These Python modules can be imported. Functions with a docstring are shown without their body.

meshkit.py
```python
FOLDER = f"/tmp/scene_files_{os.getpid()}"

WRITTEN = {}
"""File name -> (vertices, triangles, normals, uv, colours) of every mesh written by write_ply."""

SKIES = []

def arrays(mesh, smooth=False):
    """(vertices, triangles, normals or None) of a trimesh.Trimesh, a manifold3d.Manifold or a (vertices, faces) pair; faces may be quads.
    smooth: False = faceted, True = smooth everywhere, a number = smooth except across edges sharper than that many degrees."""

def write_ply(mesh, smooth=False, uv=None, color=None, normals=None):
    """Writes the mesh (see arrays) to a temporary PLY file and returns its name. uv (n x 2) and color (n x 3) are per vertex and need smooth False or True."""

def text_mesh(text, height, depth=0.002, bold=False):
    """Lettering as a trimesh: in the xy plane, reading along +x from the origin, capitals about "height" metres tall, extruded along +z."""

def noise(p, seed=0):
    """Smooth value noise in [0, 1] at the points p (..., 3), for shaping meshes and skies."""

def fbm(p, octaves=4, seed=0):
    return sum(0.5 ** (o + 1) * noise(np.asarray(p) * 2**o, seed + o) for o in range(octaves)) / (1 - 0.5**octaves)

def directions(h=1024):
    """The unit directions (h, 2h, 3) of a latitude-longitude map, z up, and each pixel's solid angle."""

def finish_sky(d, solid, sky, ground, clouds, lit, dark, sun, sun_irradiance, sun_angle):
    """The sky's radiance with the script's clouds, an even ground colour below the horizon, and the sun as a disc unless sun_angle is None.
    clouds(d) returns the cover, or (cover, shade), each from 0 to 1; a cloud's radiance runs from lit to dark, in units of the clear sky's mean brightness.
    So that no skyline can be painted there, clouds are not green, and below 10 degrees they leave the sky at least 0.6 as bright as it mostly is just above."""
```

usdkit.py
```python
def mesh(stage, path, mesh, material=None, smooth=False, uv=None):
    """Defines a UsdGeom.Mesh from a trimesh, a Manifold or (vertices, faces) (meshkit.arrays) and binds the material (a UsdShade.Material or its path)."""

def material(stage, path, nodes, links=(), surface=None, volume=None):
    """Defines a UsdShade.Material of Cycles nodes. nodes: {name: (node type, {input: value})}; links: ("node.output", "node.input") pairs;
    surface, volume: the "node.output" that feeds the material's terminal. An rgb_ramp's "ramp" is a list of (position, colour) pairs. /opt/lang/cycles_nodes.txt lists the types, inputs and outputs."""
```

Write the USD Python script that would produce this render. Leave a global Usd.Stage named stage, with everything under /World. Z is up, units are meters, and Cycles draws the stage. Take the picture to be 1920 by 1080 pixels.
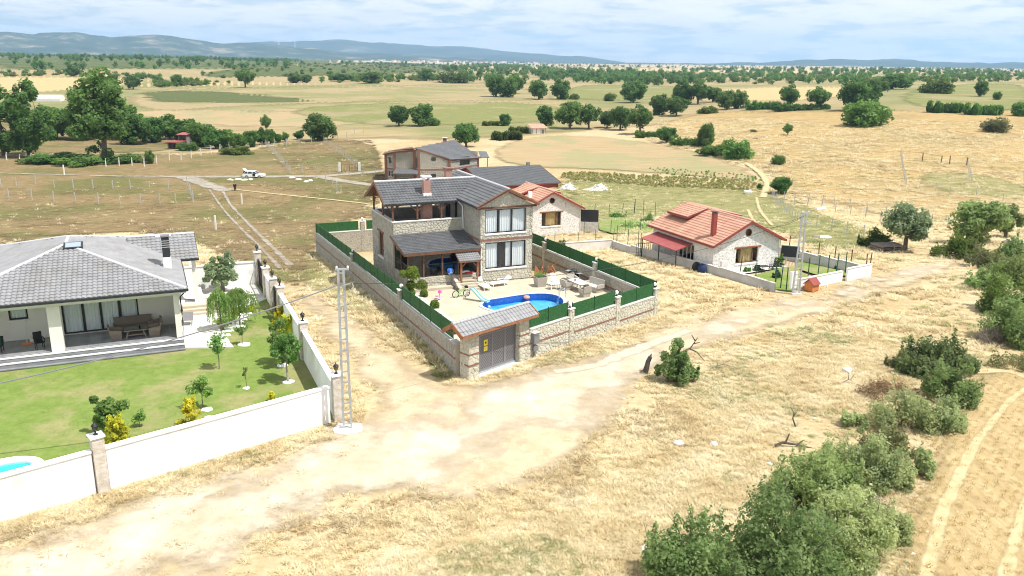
import math, random
import numpy as np, trimesh, shapely, usdkit, meshkit
from shapely.geometry import Polygon, Point, LineString, box as sbox
from scipy.spatial import Voronoi, Delaunay
from pxr import Usd, UsdGeom, UsdLux, UsdShade, Gf, Sdf, Vt

stage = Usd.Stage.CreateInMemory()
UsdGeom.SetStageUpAxis(stage, UsdGeom.Tokens.z)
UsdGeom.SetStageMetersPerUnit(stage, 1.0)
UsdGeom.Xform.Define(stage, '/World')
stage.SetDefaultPrim(stage.GetPrimAtPath('/World'))
UsdGeom.Scope.Define(stage, '/World/Looks')
rng = np.random.default_rng(7)
random.seed(7)

# ------------------------------------------------------------------ camera, sky, sun, exposure
CAM_H, FPX = 19.0, 1550.0
PITCH, ROLL = math.atan((540 - 110) / FPX), math.radians(0.75)
EXPOSURE = 0.62
HAZE = 8.5e-5
SUN_EL = math.radians(62)
SUN_AZ = math.atan2(0.92, -0.39)
SUN = np.array([math.sin(SUN_AZ) * math.cos(SUN_EL), math.cos(SUN_AZ) * math.cos(SUN_EL), math.sin(SUN_EL)])
c_d = np.array([0, math.cos(PITCH), -math.sin(PITCH)])
c_u0 = np.array([0, math.sin(PITCH), math.cos(PITCH)])
c_R = math.cos(ROLL) * np.array([1., 0, 0]) + math.sin(ROLL) * c_u0
c_U = math.cos(ROLL) * c_u0 - math.sin(ROLL) * np.array([1., 0, 0])
CAM = np.array([0, 0, CAM_H])
cam = UsdGeom.Camera.Define(stage, '/World/camera')
cam.CreateHorizontalApertureAttr(36.0)
cam.CreateVerticalApertureAttr(36.0 * 9 / 16)
cam.CreateFocalLengthAttr(36.0 * FPX / 1920)
cam.CreateClippingRangeAttr(Gf.Vec2f(0.5, 60000))
cam.CreateExposureAttr(EXPOSURE)
cm = Gf.Matrix4d()
for i, v in enumerate((c_R, c_U, -c_d, CAM)):
    cm.SetRow(i, Gf.Vec4d(*map(float, v), 1.0 if i == 3 else 0.0))
cam.AddTransformOp().Set(cm)

dome = UsdLux.DomeLight.Define(stage, '/World/sky')
dome.GetPrim().SetCustomDataByKey('kind', 'structure')
sky_mat = usdkit.material(stage, '/World/Looks/sky', {
    'sky': ('sky_texture', {'sky_type': 'single_scattering', 'sun_disc': False, 'sun_elevation': SUN_EL, 'sun_rotation': SUN_AZ, 'altitude': 200.0, 'air_density': 1.0, 'aerosol_density': 1.6, 'ozone_density': 1.0}),
    'tc': ('texture_coordinate', {}),
    'sep': ('separate_xyz', {}),
    'zz': ('math', {'math_type': 'add', 'value2': 0.13}),
    'zc': ('math', {'math_type': 'maximum', 'value2': 0.03}),
    'dx': ('math', {'math_type': 'divide'}), 'dy': ('math', {'math_type': 'divide'}),
    'cmb': ('combine_xyz', {'z': 3.7}),
    'n1': ('noise_texture', {'scale': 2.3, 'detail': 7.0, 'roughness': 0.6, 'distortion': 0.25}),
    'n2': ('noise_texture', {'scale': 1.6, 'detail': 5.0, 'roughness': 0.6}),
    'cov': ('map_range', {'range_type': 'smoothstep', 'from_min': 0.36, 'from_max': 0.56, 'to_min': 0.0, 'to_max': 1.0, 'clamp': True}),
    'shade': ('rgb_ramp', {'ramp': [(0.0, (5.0, 5.9, 6.4)), (0.45, (6.5, 6.8, 6.9)), (1.0, (8.2, 8.0, 7.7))]}),
    'dk': ('rgb_ramp', {'ramp': [(0.3, (.88, .90, .92)), (0.6, (1, 1, 1))]}),
    'mul': ('mix', {'mix_type': 'multiply', 'fac': 1.0}),
    'mix': ('mix', {'fac': 0.85}),
    'bg': ('background_shader', {'strength': 0.1}),
}, [('tc.generated', 'sep.vector'), ('sep.z', 'zz.value1'), ('zz.value', 'zc.value1'), ('sep.x', 'dx.value1'), ('zc.value', 'dx.value2'), ('sep.y', 'dy.value1'), ('zc.value', 'dy.value2'),
    ('dx.value', 'cmb.x'), ('dy.value', 'cmb.y'), ('cmb.vector', 'n1.vector'), ('cmb.vector', 'n2.vector'), ('n1.fac', 'cov.value'), ('cov.result', 'shade.fac'), ('n2.fac', 'dk.fac'),
    ('shade.color', 'mul.color1'), ('dk.color', 'mul.color2'), ('sky.color', 'mix.color1'), ('mul.color', 'mix.color2'), ('mix.color', 'bg.color')], surface='bg.background')
UsdShade.MaterialBindingAPI.Apply(dome.GetPrim()).Bind(sky_mat)

sun = UsdLux.DistantLight.Define(stage, '/World/sun')
sun.CreateNormalizeAttr(True)
sun.CreateIntensityAttr(1.15)
sun.CreateAngleAttr(0.5)
sun.CreateColorAttr(Gf.Vec3f(1.0, 0.965, 0.90))
sx = np.cross([0, 0, 1.0], SUN); sx /= np.linalg.norm(sx)
sy = np.cross(SUN, sx)
sm_ = Gf.Matrix4d()
for i, v in enumerate((sx, sy, SUN, SUN * 100)):
    sm_.SetRow(i, Gf.Vec4d(*map(float, v), 1.0 if i == 3 else 0.0))
sun.AddTransformOp().Set(sm_)

# ------------------------------------------------------------------ helpers: prims
_count = {}
def numbered(parent, name):
    k = parent + '/' + name
    n = _count.get(k, 0)
    _count[k] = n + 1
    return k if n == 0 else f'{k}_{n:03d}'
def tag(p, label=None, cat=None, group=None, kind=None):
    p = p.GetPrim() if hasattr(p, 'GetPrim') else p
    for k, v in (('label', label), ('category', cat), ('group', group), ('kind', kind)):
        if v:
            p.SetCustomDataByKey(k, v)
    return p
def place(x, loc, rz=0.0, sc=None):
    x = UsdGeom.Xformable(x)
    x.ClearXformOpOrder()
    x.AddTranslateOp().Set(Gf.Vec3d(*map(float, loc)))
    x.AddRotateZOp().Set(float(rz))
    x.AddScaleOp().Set(Gf.Vec3f(*(sc if sc is not None else (1, 1, 1))))
def thing(name, label, cat, loc=(0, 0, 0), rz=0.0, group=None, kind=None, sc=None):
    x = UsdGeom.Xform.Define(stage, numbered('/World', name))
    place(x, loc, rz, sc)
    return tag(x, label, cat, group, kind)
def part(parent, name, mesh, mat, smooth=False, kind=None, label=None, uv=None):
    m = mesh.get() if isinstance(mesh, MB) else mesh
    p = usdkit.mesh(stage, numbered(str(parent.GetPath()), name), m, mat, smooth, uv)
    return tag(p, label, None, None, kind)
def solo(name, mesh, mat, label=None, cat=None, loc=None, rz=0.0, group=None, kind=None, smooth=False):
    m = mesh.get() if isinstance(mesh, MB) else mesh
    p = usdkit.mesh(stage, numbered('/World', name), m, mat, smooth)
    if loc is not None:
        place(p, loc, rz)
    return tag(p, label, cat, group, kind)
def copy(root, loc, rz=0.0, sc=None, label=None, group=None, name=None):
    was = root.GetCustomData()
    x = UsdGeom.Xform.Define(stage, numbered('/World', name or root.GetName().rstrip('0123456789').rstrip('_')))
    x.GetPrim().GetReferences().AddInternalReference(root.GetPath())
    x.GetPrim().SetInstanceable(True)
    place(x, loc, rz, sc)
    return tag(x, label or was.get('label'), was.get('category'), group or was.get('group'))

class MB:
    """collects vertices and triangles"""
    def __init__(s): s.V, s.F, s.n = [], [], 0
    def add(s, v, f):
        v = np.asarray(v, float); f = np.asarray(f, int)
        if f.ndim == 2 and f.shape[1] == 4: f = np.vstack([f[:, [0, 1, 2]], f[:, [0, 2, 3]]])
        s.V.append(v); s.F.append(f + s.n); s.n += len(v); return s
    def tm(s, m): return s.add(m.vertices, m.faces)
    def get(s): return np.vstack(s.V), np.vstack(s.F)
    def box(s, x0, x1, y0, y1, z0, z1):
        v = np.array([[x, y, z] for z in (z0, z1) for y in (y0, y1) for x in (x0, x1)])
        return s.add(v, [[0, 2, 3, 1], [4, 5, 7, 6], [0, 1, 5, 4], [2, 6, 7, 3], [0, 4, 6, 2], [1, 3, 7, 5]])
    def hexa(s, b, t):
        """bottom quad, top quad"""
        v = np.vstack([b, t])
        return s.add(v, [[3, 2, 1, 0], [4, 5, 6, 7], [0, 1, 5, 4], [1, 2, 6, 5], [2, 3, 7, 6], [3, 0, 4, 7]])
    def beam(s, a, b, w, h, up=(0, 0, 1)):
        """bar of section w (side) x h (up) from a to b"""
        a, b = np.asarray(a, float), np.asarray(b, float)
        d = (b - a) / np.linalg.norm(b - a)
        up = np.asarray(up, float)
        if abs(d @ up) > .98: up = np.array([1., 0, 0])
        r = np.cross(d, up); r /= np.linalg.norm(r); u = np.cross(r, d)
        q = [(-1, -1), (1, -1), (1, 1), (-1, 1)]
        return s.hexa([a + r * w / 2 * i + u * h / 2 * j for i, j in q], [b + r * w / 2 * i + u * h / 2 * j for i, j in q])
    def tube(s, pts, r, n=6, cap=True):
        pts = np.asarray(pts, float); m = len(pts)
        r = np.full(m, r) if np.ndim(r) == 0 else np.asarray(r, float)
        t = np.gradient(pts, axis=0); t /= np.linalg.norm(t, axis=1, keepdims=True) + 1e-12
        ref = np.array([0, 0, 1.]) if abs(t[0, 2]) < .9 else np.array([1., 0, 0])
        V = []
        for i in range(m):
            x = np.cross(t[i], ref); x /= np.linalg.norm(x) + 1e-12; y = np.cross(t[i], x)
            a = np.arange(n) / n * 2 * math.pi
            V.append(pts[i] + r[i] * (np.cos(a)[:, None] * x + np.sin(a)[:, None] * y))
        V = np.vstack(V); F = []
        for i in range(m - 1):
            for k in range(n):
                F.append([i * n + k, i * n + (k + 1) % n, (i + 1) * n + (k + 1) % n, (i + 1) * n + k])
        s.add(V, F)
        if cap:
            for e in (0, m - 1):
                s.add(np.vstack([V[e * n:(e + 1) * n], pts[e]]), [[k, (k + 1) % n, n] for k in range(n)])
        return s
    def lathe(s, prof, n=12, c=(0, 0, 0)):
        prof = np.asarray(prof, float); a = np.arange(n) / n * 2 * math.pi
        V = np.vstack([np.c_[r * np.cos(a), r * np.sin(a), np.full(n, z)] for r, z in prof]) + np.asarray(c, float)
        F = [[i * n + k, i * n + (k + 1) % n, (i + 1) * n + (k + 1) % n, (i + 1) * n + k] for i in range(len(prof) - 1) for k in range(n)]
        return s.add(V, F)
    def ball(s, c, r, sub=2):
        m = trimesh.creation.icosphere(subdivisions=sub)
        return s.add(m.vertices * np.asarray(r, float) + np.asarray(c, float), m.faces)
    def slab(s, pts, down):
        """polygon pts (3d, any plane) extruded by the vector down"""
        pts = np.asarray(pts, float); n = len(pts); down = np.asarray(down, float)
        e1 = pts[1] - pts[0]; e1 /= np.linalg.norm(e1)
        nn = sum(np.cross(pts[i] - pts[0], pts[(i + 1) % n] - pts[0]) for i in range(n)); nn /= np.linalg.norm(nn)
        e2 = np.cross(nn, e1); q = np.c_[(pts - pts[0]) @ e1, (pts - pts[0]) @ e2]
        vv, ff = trimesh.creation.triangulate_polygon(Polygon(q), engine='earcut')
        idx = [int(np.argmin(((q - p) ** 2).sum(1))) for p in vv]
        ff = np.array([[idx[i] for i in f] for f in ff])
        s.add(np.vstack([pts, pts + down]), np.vstack([ff, ff[:, ::-1] + n]))
        return s.add(np.vstack([pts, pts + down]), [[i, (i + 1) % n, n + (i + 1) % n, n + i] for i in range(n)])
    def xf(s, o, yaw=0.0, sc=1.0):
        """transform everything collected so far"""
        c, w = math.cos(yaw), math.sin(yaw)
        R = np.array([[c, -w, 0], [w, c, 0], [0, 0, 1]])
        s.V = [v * sc @ R.T + np.asarray(o, float) for v in s.V]; return s

# ------------------------------------------------------------------ helpers: materials
def M(name, cols, scale=1.0, detail=4.0, rough=0.8, bump=0.0, bscale=20.0, bdist=0.02, spec=0.3, obj=False, island=0.0, orand=0.0, metallic=0.0,
      stretch=None, rotz=0.0, cols2=None, scale2=0.1, lo2=0.45, hi2=0.6, edge=False, trans=0.0, nrough=0.55, hue=0.0, eamp=1.0):
    """principled material whose colour comes from a noise ramp; cols: one colour or [(pos, colour)]"""
    N, Lk = {}, []
    if not isinstance(cols[0], (tuple, list)): cols = [(0.0, cols), (1.0, cols)]
    N['geo'] = ('geometry', {}); src = 'geo.position'
    if obj: N['tc'] = ('texture_coordinate', {}); src = 'tc.object'
    if stretch is not None or rotz:
        N['map'] = ('mapping', {'scale': stretch or (1, 1, 1), 'rotation': (0, 0, rotz)}); Lk.append((src, 'map.vector')); src2 = 'map.vector'
    else: src2 = src
    N['n'] = ('noise_texture', {'scale': scale, 'detail': detail, 'roughness': nrough}); Lk.append((src2, 'n.vector'))
    N['r'] = ('rgb_ramp', {'ramp': cols}); Lk.append(('n.fac', 'r.fac')); col = 'r.color'
    if cols2 is not None:
        N['nb'] = ('noise_texture', {'scale': scale2, 'detail': 4.0, 'roughness': 0.55}); Lk.append((src, 'nb.vector'))
        N['mb'] = ('map_range', {'from_min': lo2, 'from_max': hi2, 'to_min': 0.0, 'to_max': 1.0, 'clamp': True, 'range_type': 'smoothstep'}); Lk.append(('nb.fac', 'mb.value'))
        N['rb'] = ('rgb_ramp', {'ramp': cols2 if isinstance(cols2[0], (tuple, list)) else [(0, cols2), (1, cols2)]}); Lk.append(('n.fac', 'rb.fac'))
        N['mx'] = ('mix', {}); Lk += [('mb.result', 'mx.fac'), (col, 'mx.color1'), ('rb.color', 'mx.color2')]; col = 'mx.color'
    for key, amt, s in (('isl', island, 'geo.random_per_island'), ('orn', orand, 'oi.random')):
        if amt:
            if key == 'orn': N['oi'] = ('object_info', {})
            N[key + 'm'] = ('map_range', {'from_min': 0.0, 'from_max': 1.0, 'to_min': 1 - amt, 'to_max': 1 + amt}); Lk.append((s, key + 'm.value'))
            N[key + 'h'] = ('hsv', {}); Lk += [(key + 'm.result', key + 'h.value'), (col, key + 'h.color')]
            if hue:
                N[key + 'w'] = ('map_range', {'from_min': 0.0, 'from_max': 1.0, 'to_min': 0.5 + hue, 'to_max': 0.5 - hue})
                N[key + 'x'] = ('math', {'math_type': 'multiply', 'value2': 7.31}); N[key + 'y'] = ('math', {'math_type': 'fraction'})
                Lk += [(s, key + 'x.value1'), (key + 'x.value', key + 'y.value1'), (key + 'y.value', key + 'w.value'), (key + 'w.result', key + 'h.hue')]
            col = key + 'h.color'
    N['p'] = ('principled_bsdf', {'roughness': rough, 'specular_ior_level': spec, 'metallic': metallic}); Lk.append((col, 'p.base_color'))
    if bump:
        N['bn'] = ('noise_texture', {'scale': bscale, 'detail': 5.0, 'roughness': 0.6}); N['b'] = ('bump', {'strength': bump, 'distance': bdist})
        Lk += [(src2, 'bn.vector'), ('bn.fac', 'b.height'), ('b.normal', 'p.normal')]
    out = 'p.BSDF'
    if trans:
        N['tr'] = ('translucent_bsdf', {}); N['mt'] = ('mix_closure', {'fac': trans})
        N['tg'] = ('hsv', {'value': 1.5, 'saturation': 1.1}); Lk += [(col, 'tg.color'), ('tg.color', 'tr.color'), (out, 'mt.closure1'), ('tr.BSDF', 'mt.closure2')]; out = 'mt.closure'
    if edge:
        N['at'] = ('attribute', {'attribute': 'edge'})
        N['en'] = ('noise_texture', {'scale': edge if edge is not True else 0.5, 'detail': 6.0, 'roughness': 0.65}); Lk.append((src, 'en.vector'))
        N['ea'] = ('math', {'math_type': 'add'}); N['es'] = ('map_range', {'range_type': 'smoothstep', 'from_min': 0.64, 'from_max': 1.2, 'to_min': 0.0, 'to_max': 1.0, 'clamp': True})
        N['tp'] = ('transparent_bsdf', {'color': (1, 1, 1)}); N['me'] = ('mix_closure', {})
        N['em'] = ('math', {'math_type': 'multiply_add', 'value2': eamp, 'value3': .5 - .5 * eamp})
        Lk += [('at.fac', 'ea.value1'), ('en.fac', 'em.value1'), ('em.value', 'ea.value2'), ('ea.value', 'es.value'), ('es.result', 'me.fac'), ('tp.BSDF', 'me.closure1'), (out, 'me.closure2')]; out = 'me.closure'
    return usdkit.material(stage, '/World/Looks/' + name, N, Lk, surface=out)
def glass_mat(name, tint=(0.92, 0.95, 0.96), refl=0.02, ior=1.5):
    return usdkit.material(stage, '/World/Looks/' + name, {
        'f': ('fresnel', {}), 'ge': ('geometry', {}), 'io': ('map_range', {'to_min': ior, 'to_max': 1 / ior}), 't': ('transparent_bsdf', {'color': tint}), 'g': ('glossy_bsdf', {'roughness': refl, 'color': (1, 1, 1)}), 'm': ('mix_closure', {})},
        [('ge.backfacing', 'io.value'), ('io.result', 'f.IOR'), ('f.fac', 'm.fac'), ('t.BSDF', 'm.closure1'), ('g.BSDF', 'm.closure2')], surface='m.closure')

# ------------------------------------------------------------------ helpers: terrain and picking points on it
def sm(a, b, t):
    t = np.clip((np.asarray(t, float) - a) / (b - a), 0, 1)
    return t * t * (3 - 2 * t)
def gz(x, y):
    """height of the ground"""
    x, y = np.asarray(x, float), np.asarray(y, float)
    ye = y - 20 * sm(40, 80, y) * sm(-15, 10, x)
    z = -7 * sm(42, 150, ye) + 3.5 * sm(210, 520, y)
    r = np.hypot(x, y); k = x / np.maximum(y, 20)
    z = z + 7 * sm(130, 330, y) * sm(0.08, 0.5, k) + 13 * sm(450, 1500, y) * sm(0.05, -0.5, k) - 2.0 * sm(-0.1, -0.4, k) * sm(200, 300, y) * sm(600, 400, y)
    z = z - 10.0 * sm(1800, 5000, r)
    z = z + 0.9 * sm(120, 260, y) * (np.sin(x / 37 + 1.3) * np.cos(y / 53 + .4)) * sm(450, 260, r)
    return z
def rays(px, py):
    px, py = np.asarray(px, float), np.asarray(py, float)
    return c_d + ((px - 960) / FPX)[..., None] * c_R + ((540 - py) / FPX)[..., None] * c_U
def at(px, py, z=None):
    """world point(s) on the ground (or on the level z) that a viewpoint's sight line meets"""
    v = rays(px, py)
    if z is not None:
        return CAM + ((z - CAM_H) / v[..., 2])[..., None] * v
    sh = v.shape[:-1]; v = v.reshape(-1, 3)
    lo = np.full(len(v), 15.0); hi = np.full(len(v), 9000.0); done = np.zeros(len(v), bool)
    t = 15.0
    while t < 9000:
        p = CAM + t * v; under = (p[:, 2] < gz(p[:, 0], p[:, 1])) & ~done
        hi[under] = t; lo[under] = t / 1.02; done |= under; t *= 1.02
    lo[~done] = 8900
    for _ in range(30):
        m = (lo + hi) / 2; p = CAM + m[:, None] * v; u = p[:, 2] < gz(p[:, 0], p[:, 1])
        hi = np.where(u, m, hi); lo = np.where(u, lo, m)
    return (CAM + lo[:, None] * v).reshape(*sh, 3)
def atplane(px, py, p0, n):
    v = rays(px, py); t = ((np.asarray(p0) - CAM) @ n) / (v @ n)
    return CAM + t * v
def rng_of(p): return float(np.dot(np.asarray(p) - CAM, c_d))
YAW = math.radians(24)
EX, EY = np.array([math.cos(YAW), math.sin(YAW), 0]), np.array([-math.sin(YAW), math.cos(YAW), 0])
def local(o, yaw, p):
    q = np.asarray(p, float) - o; c, s = math.cos(yaw), math.sin(yaw)
    return np.array([q[0] * c + q[1] * s, -q[0] * s + q[1] * c, q[2]])
def world(o, yaw, p):
    c, s = math.cos(yaw), math.sin(yaw); p = np.asarray(p, float)
    return np.asarray(o, float) + np.stack([p[..., 0] * c - p[..., 1] * s, p[..., 0] * s + p[..., 1] * c, p[..., 2]], -1)
def chaikin(p, n=2):
    p = np.asarray(p, float)
    for _ in range(n):
        q = np.roll(p, -1, 0); p = np.stack([.75 * p + .25 * q, .25 * p + .75 * q], 1).reshape(-1, 2)
    return p
def patch(name, pts, mat, step=(14, 5), ew=2.0, h=0.02, hk=0.0003, kind='structure', label=None, smooth=2, pix=True, edge=True):
    """a sheet lying on the terrain inside an outline; 'edge' runs from 0 at the outline to 1 further in"""
    pts = chaikin(pts, smooth) if smooth else np.asarray(pts, float)
    if not pix:
        return _patch(name, pts, None, mat, step, ew, h, hk, kind, label)
    poly = Polygon(pts).buffer(0)
    if poly.geom_type != 'Polygon': poly = max(poly.geoms, key=lambda g: g.area)
    x0, y0, x1, y1 = poly.bounds
    gx, gy = np.meshgrid(np.arange(x0, x1, step[0]), np.arange(y0, y1, step[1]))
    g = np.c_[gx.ravel(), gy.ravel()]
    g = g[shapely.contains_xy(poly.buffer(-min(step) * .5), g[:, 0], g[:, 1])] if len(g) else g
    ring = np.array([poly.exterior.interpolate(d).coords[0] for d in np.arange(0, poly.exterior.length, min(step))])
    q = np.vstack([ring, g]); tri = Delaunay(q).simplices
    c = q[tri].mean(1); tri = tri[shapely.contains_xy(poly, c[:, 0], c[:, 1])]
    w = at(q[:, 0], q[:, 1])
    wp = Polygon(w[:len(ring), :2]).buffer(0)
    dist = shapely.distance(shapely.points(w[:, :2]), wp.boundary); dist[:len(ring)] = 0
    return _sheet(name, w, tri, dist, mat, ew, h, hk, kind, label)
def _sheet(name, w, tri, dist, mat, ew, h, hk, kind, label):
    LAYER[0] += 1; h += .0007 * LAYER[0]; w = w.copy(); w[:, 2] = gz(w[:, 0], w[:, 1]) + h + (hk + 2e-5 * LAYER[0]) * np.hypot(w[:, 0], w[:, 1])
    a, b, c = w[tri[:, 0]], w[tri[:, 1]], w[tri[:, 2]]
    flip = np.cross(b - a, c - a)[:, 2] < 0
    tri = tri.copy(); tri[flip] = tri[flip][:, ::-1]
    p = usdkit.mesh(stage, numbered('/World', name), (w, tri), mat, True)
    e = np.clip(dist / ew, 0, 1).astype(np.float32)
    UsdGeom.PrimvarsAPI(p).CreatePrimvar('edge', Sdf.ValueTypeNames.FloatArray, 'vertex').Set(Vt.FloatArray.FromNumpy(e))
    return tag(p, label, None, None, kind)
TRACKS, LAYER = [], [0]
def strip(name, line, width, mat, ds=1.0, n=9, ew=None, h=0.03, hk=0.0003, kind='structure', label=None):
    """a road: a sheet of a given width along world points"""
    line = np.asarray(line, float)[:, :2]; ls = LineString(line); TRACKS.append((ls, float(np.mean(width)) * .42)); m = max(3, int(ls.length / ds)); s = np.linspace(0, ls.length, m)
    p = np.array([ls.interpolate(x).coords[0] for x in s])
    for _ in range(3): p[1:-1] = (p[:-2] + 2 * p[1:-1] + p[2:]) / 4
    t = np.gradient(p, axis=0); t /= np.linalg.norm(t, axis=1, keepdims=True); nrm = np.c_[-t[:, 1], t[:, 0]]
    wid = np.interp(s, np.linspace(0, ls.length, len(width)), width) if np.ndim(width) else np.full(m, width)
    k = np.linspace(-1, 1, n)
    q = p[:, None, :] + nrm[:, None, :] * (k[None, :] * wid[:, None] / 2)[..., None]
    w = np.zeros((m * n, 3)); w[:, :2] = q.reshape(-1, 2)
    d = ((1 - np.abs(k))[None, :] * wid[:, None] / 2).ravel()
    tri = np.array([[[i * n + j, i * n + j + 1, (i + 1) * n + j + 1], [i * n + j, (i + 1) * n + j + 1, (i + 1) * n + j]] for i in range(m - 1) for j in range(n - 1)]).reshape(-1, 3)
    return _sheet(name, w, tri, d, mat, ew or float(np.mean(wid)) * .35, h, hk, kind, label)
# ------------------------------------------------------------------ materials of the land
STRAW = [(0.25, (0.30, 0.215, 0.11)), (0.45, (0.42, 0.325, 0.18)), (0.62, (0.50, 0.41, 0.25)), (0.8, (0.58, 0.50, 0.34))]
m_ground = M('dry_ground', [(0.25, (0.28, 0.205, 0.115)), (0.45, (0.385, 0.305, 0.18)), (0.6, (0.45, 0.37, 0.235)), (0.8, (0.52, 0.45, 0.315))], scale=1.3, detail=10, nrough=0.72, cols2=[(0.3, (0.28, 0.20, 0.105)), (0.5, (0.36, 0.275, 0.15)), (0.7, (0.43, 0.345, 0.205))], scale2=0.05, lo2=.44, hi2=.6, bump=.5, bscale=3.0, bdist=.12, rough=.95, spec=.1)
m_meadow = M('brown_meadow', [(0.28, (0.13, 0.09, 0.045)), (0.5, (0.195, 0.142, 0.072)), (0.75, (0.275, 0.208, 0.112))], scale=0.6, detail=9, nrough=.72, cols2=[(0.3, (0.085, 0.085, 0.03)), (0.7, (0.165, 0.148, 0.06))], scale2=0.05, lo2=.45, hi2=.58, stretch=(1, 1.6, 1), bump=.5, bscale=3, bdist=.15, rough=.95, spec=.1, edge=0.15, eamp=1.6)  # brown dry meadow, with cloud shadow painted into its darker colour
m_road = M('white_gravel', [(0.3, (0.36, 0.285, 0.195)), (0.45, (0.43, 0.36, 0.265)), (0.6, (0.50, 0.44, 0.345)), (0.75, (0.58, 0.53, 0.44))], scale=0.35, detail=10, nrough=.74, bump=.6, bscale=5, bdist=.07, rough=.95, spec=.1, edge=0.14, eamp=3.0)
m_dirt = M('tan_dirt', [(0.3, (0.345, 0.26, 0.16)), (0.5, (0.44, 0.355, 0.24)), (0.75, (0.52, 0.44, 0.32))], scale=0.5, detail=10, nrough=.74, bump=.6, bscale=4, bdist=.07, rough=.95, spec=.1, edge=0.2, eamp=1.7)
m_track = M('grey_track', [(0.3, (0.20, 0.172, 0.135)), (0.6, (0.30, 0.27, 0.225))], scale=0.8, detail=8, rough=.95, spec=.1, edge=0.4, eamp=2)
m_gold = M('stubble_gold', [(0.25, (0.26, 0.185, 0.088)), (0.5, (0.36, 0.272, 0.14)), (0.75, (0.46, 0.37, 0.215))], scale=1.6, detail=10, nrough=.74, stretch=(1, .22, 1), rotz=.38, bump=.6, bscale=5, bdist=.08, rough=.95, spec=.1, edge=0.4)
m_wheeltrack = M('pressed_straw', [(0.3, (0.38, 0.295, 0.155)), (0.7, (0.50, 0.41, 0.25))], scale=1.5, detail=8, rough=.95, spec=.1, edge=0.5, eamp=1.4)
m_pale = M('pale_field', [(0.3, (0.21, 0.165, 0.085)), (0.5, (0.275, 0.22, 0.12)), (0.7, (0.34, 0.28, 0.165))], scale=.16, detail=10, nrough=.75, stretch=(1, 4, 1), rough=.95, spec=.1, edge=0.08, eamp=1.6, cols2=[(.3, (.15, .15, .055)), (.7, (.25, .23, .11))], scale2=.022, lo2=.42, hi2=.58)
m_plough = M('tilled_field', [(0.3, (0.25, 0.18, 0.095)), (0.5, (0.32, 0.24, 0.135)), (0.7, (0.37, 0.29, 0.18))], scale=.4, detail=10, nrough=.74, stretch=(.3, 3, 1), rotz=.12, rough=.95, spec=.1, edge=0.12, eamp=1.5, cols2=[(.3, (.21, .195, .095)), (.7, (.31, .27, .15))], scale2=.05, lo2=.44, hi2=.58)
m_yfield = M('yellow_field', [(0.3, (0.33, 0.255, 0.12)), (0.7, (0.43, 0.345, 0.185))], scale=.09, detail=9, nrough=.74, stretch=(1, 6, 1), rough=.95, spec=.1, edge=0.06, eamp=1.5)
m_green = M('green_crop', [(0.3, (0.105, 0.125, 0.038)), (0.5, (0.165, 0.172, 0.06)), (0.68, (0.25, 0.225, 0.105))], scale=.22, detail=10, nrough=.78, stretch=(1, 4, 1), rough=.95, spec=.1, edge=0.06, eamp=1.6, cols2=[(.3, (.18, .16, .075)), (.7, (.28, .24, .13))], scale2=.03, lo2=.5, hi2=.62)
m_dkgreen = M('dark_crop', [(0.3, (0.055, 0.075, 0.025)), (0.7, (0.11, 0.12, 0.045))], scale=.2, detail=9, nrough=.74, stretch=(1, 4, 1), rough=.95, spec=.1, edge=0.05, eamp=2.2)
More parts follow.
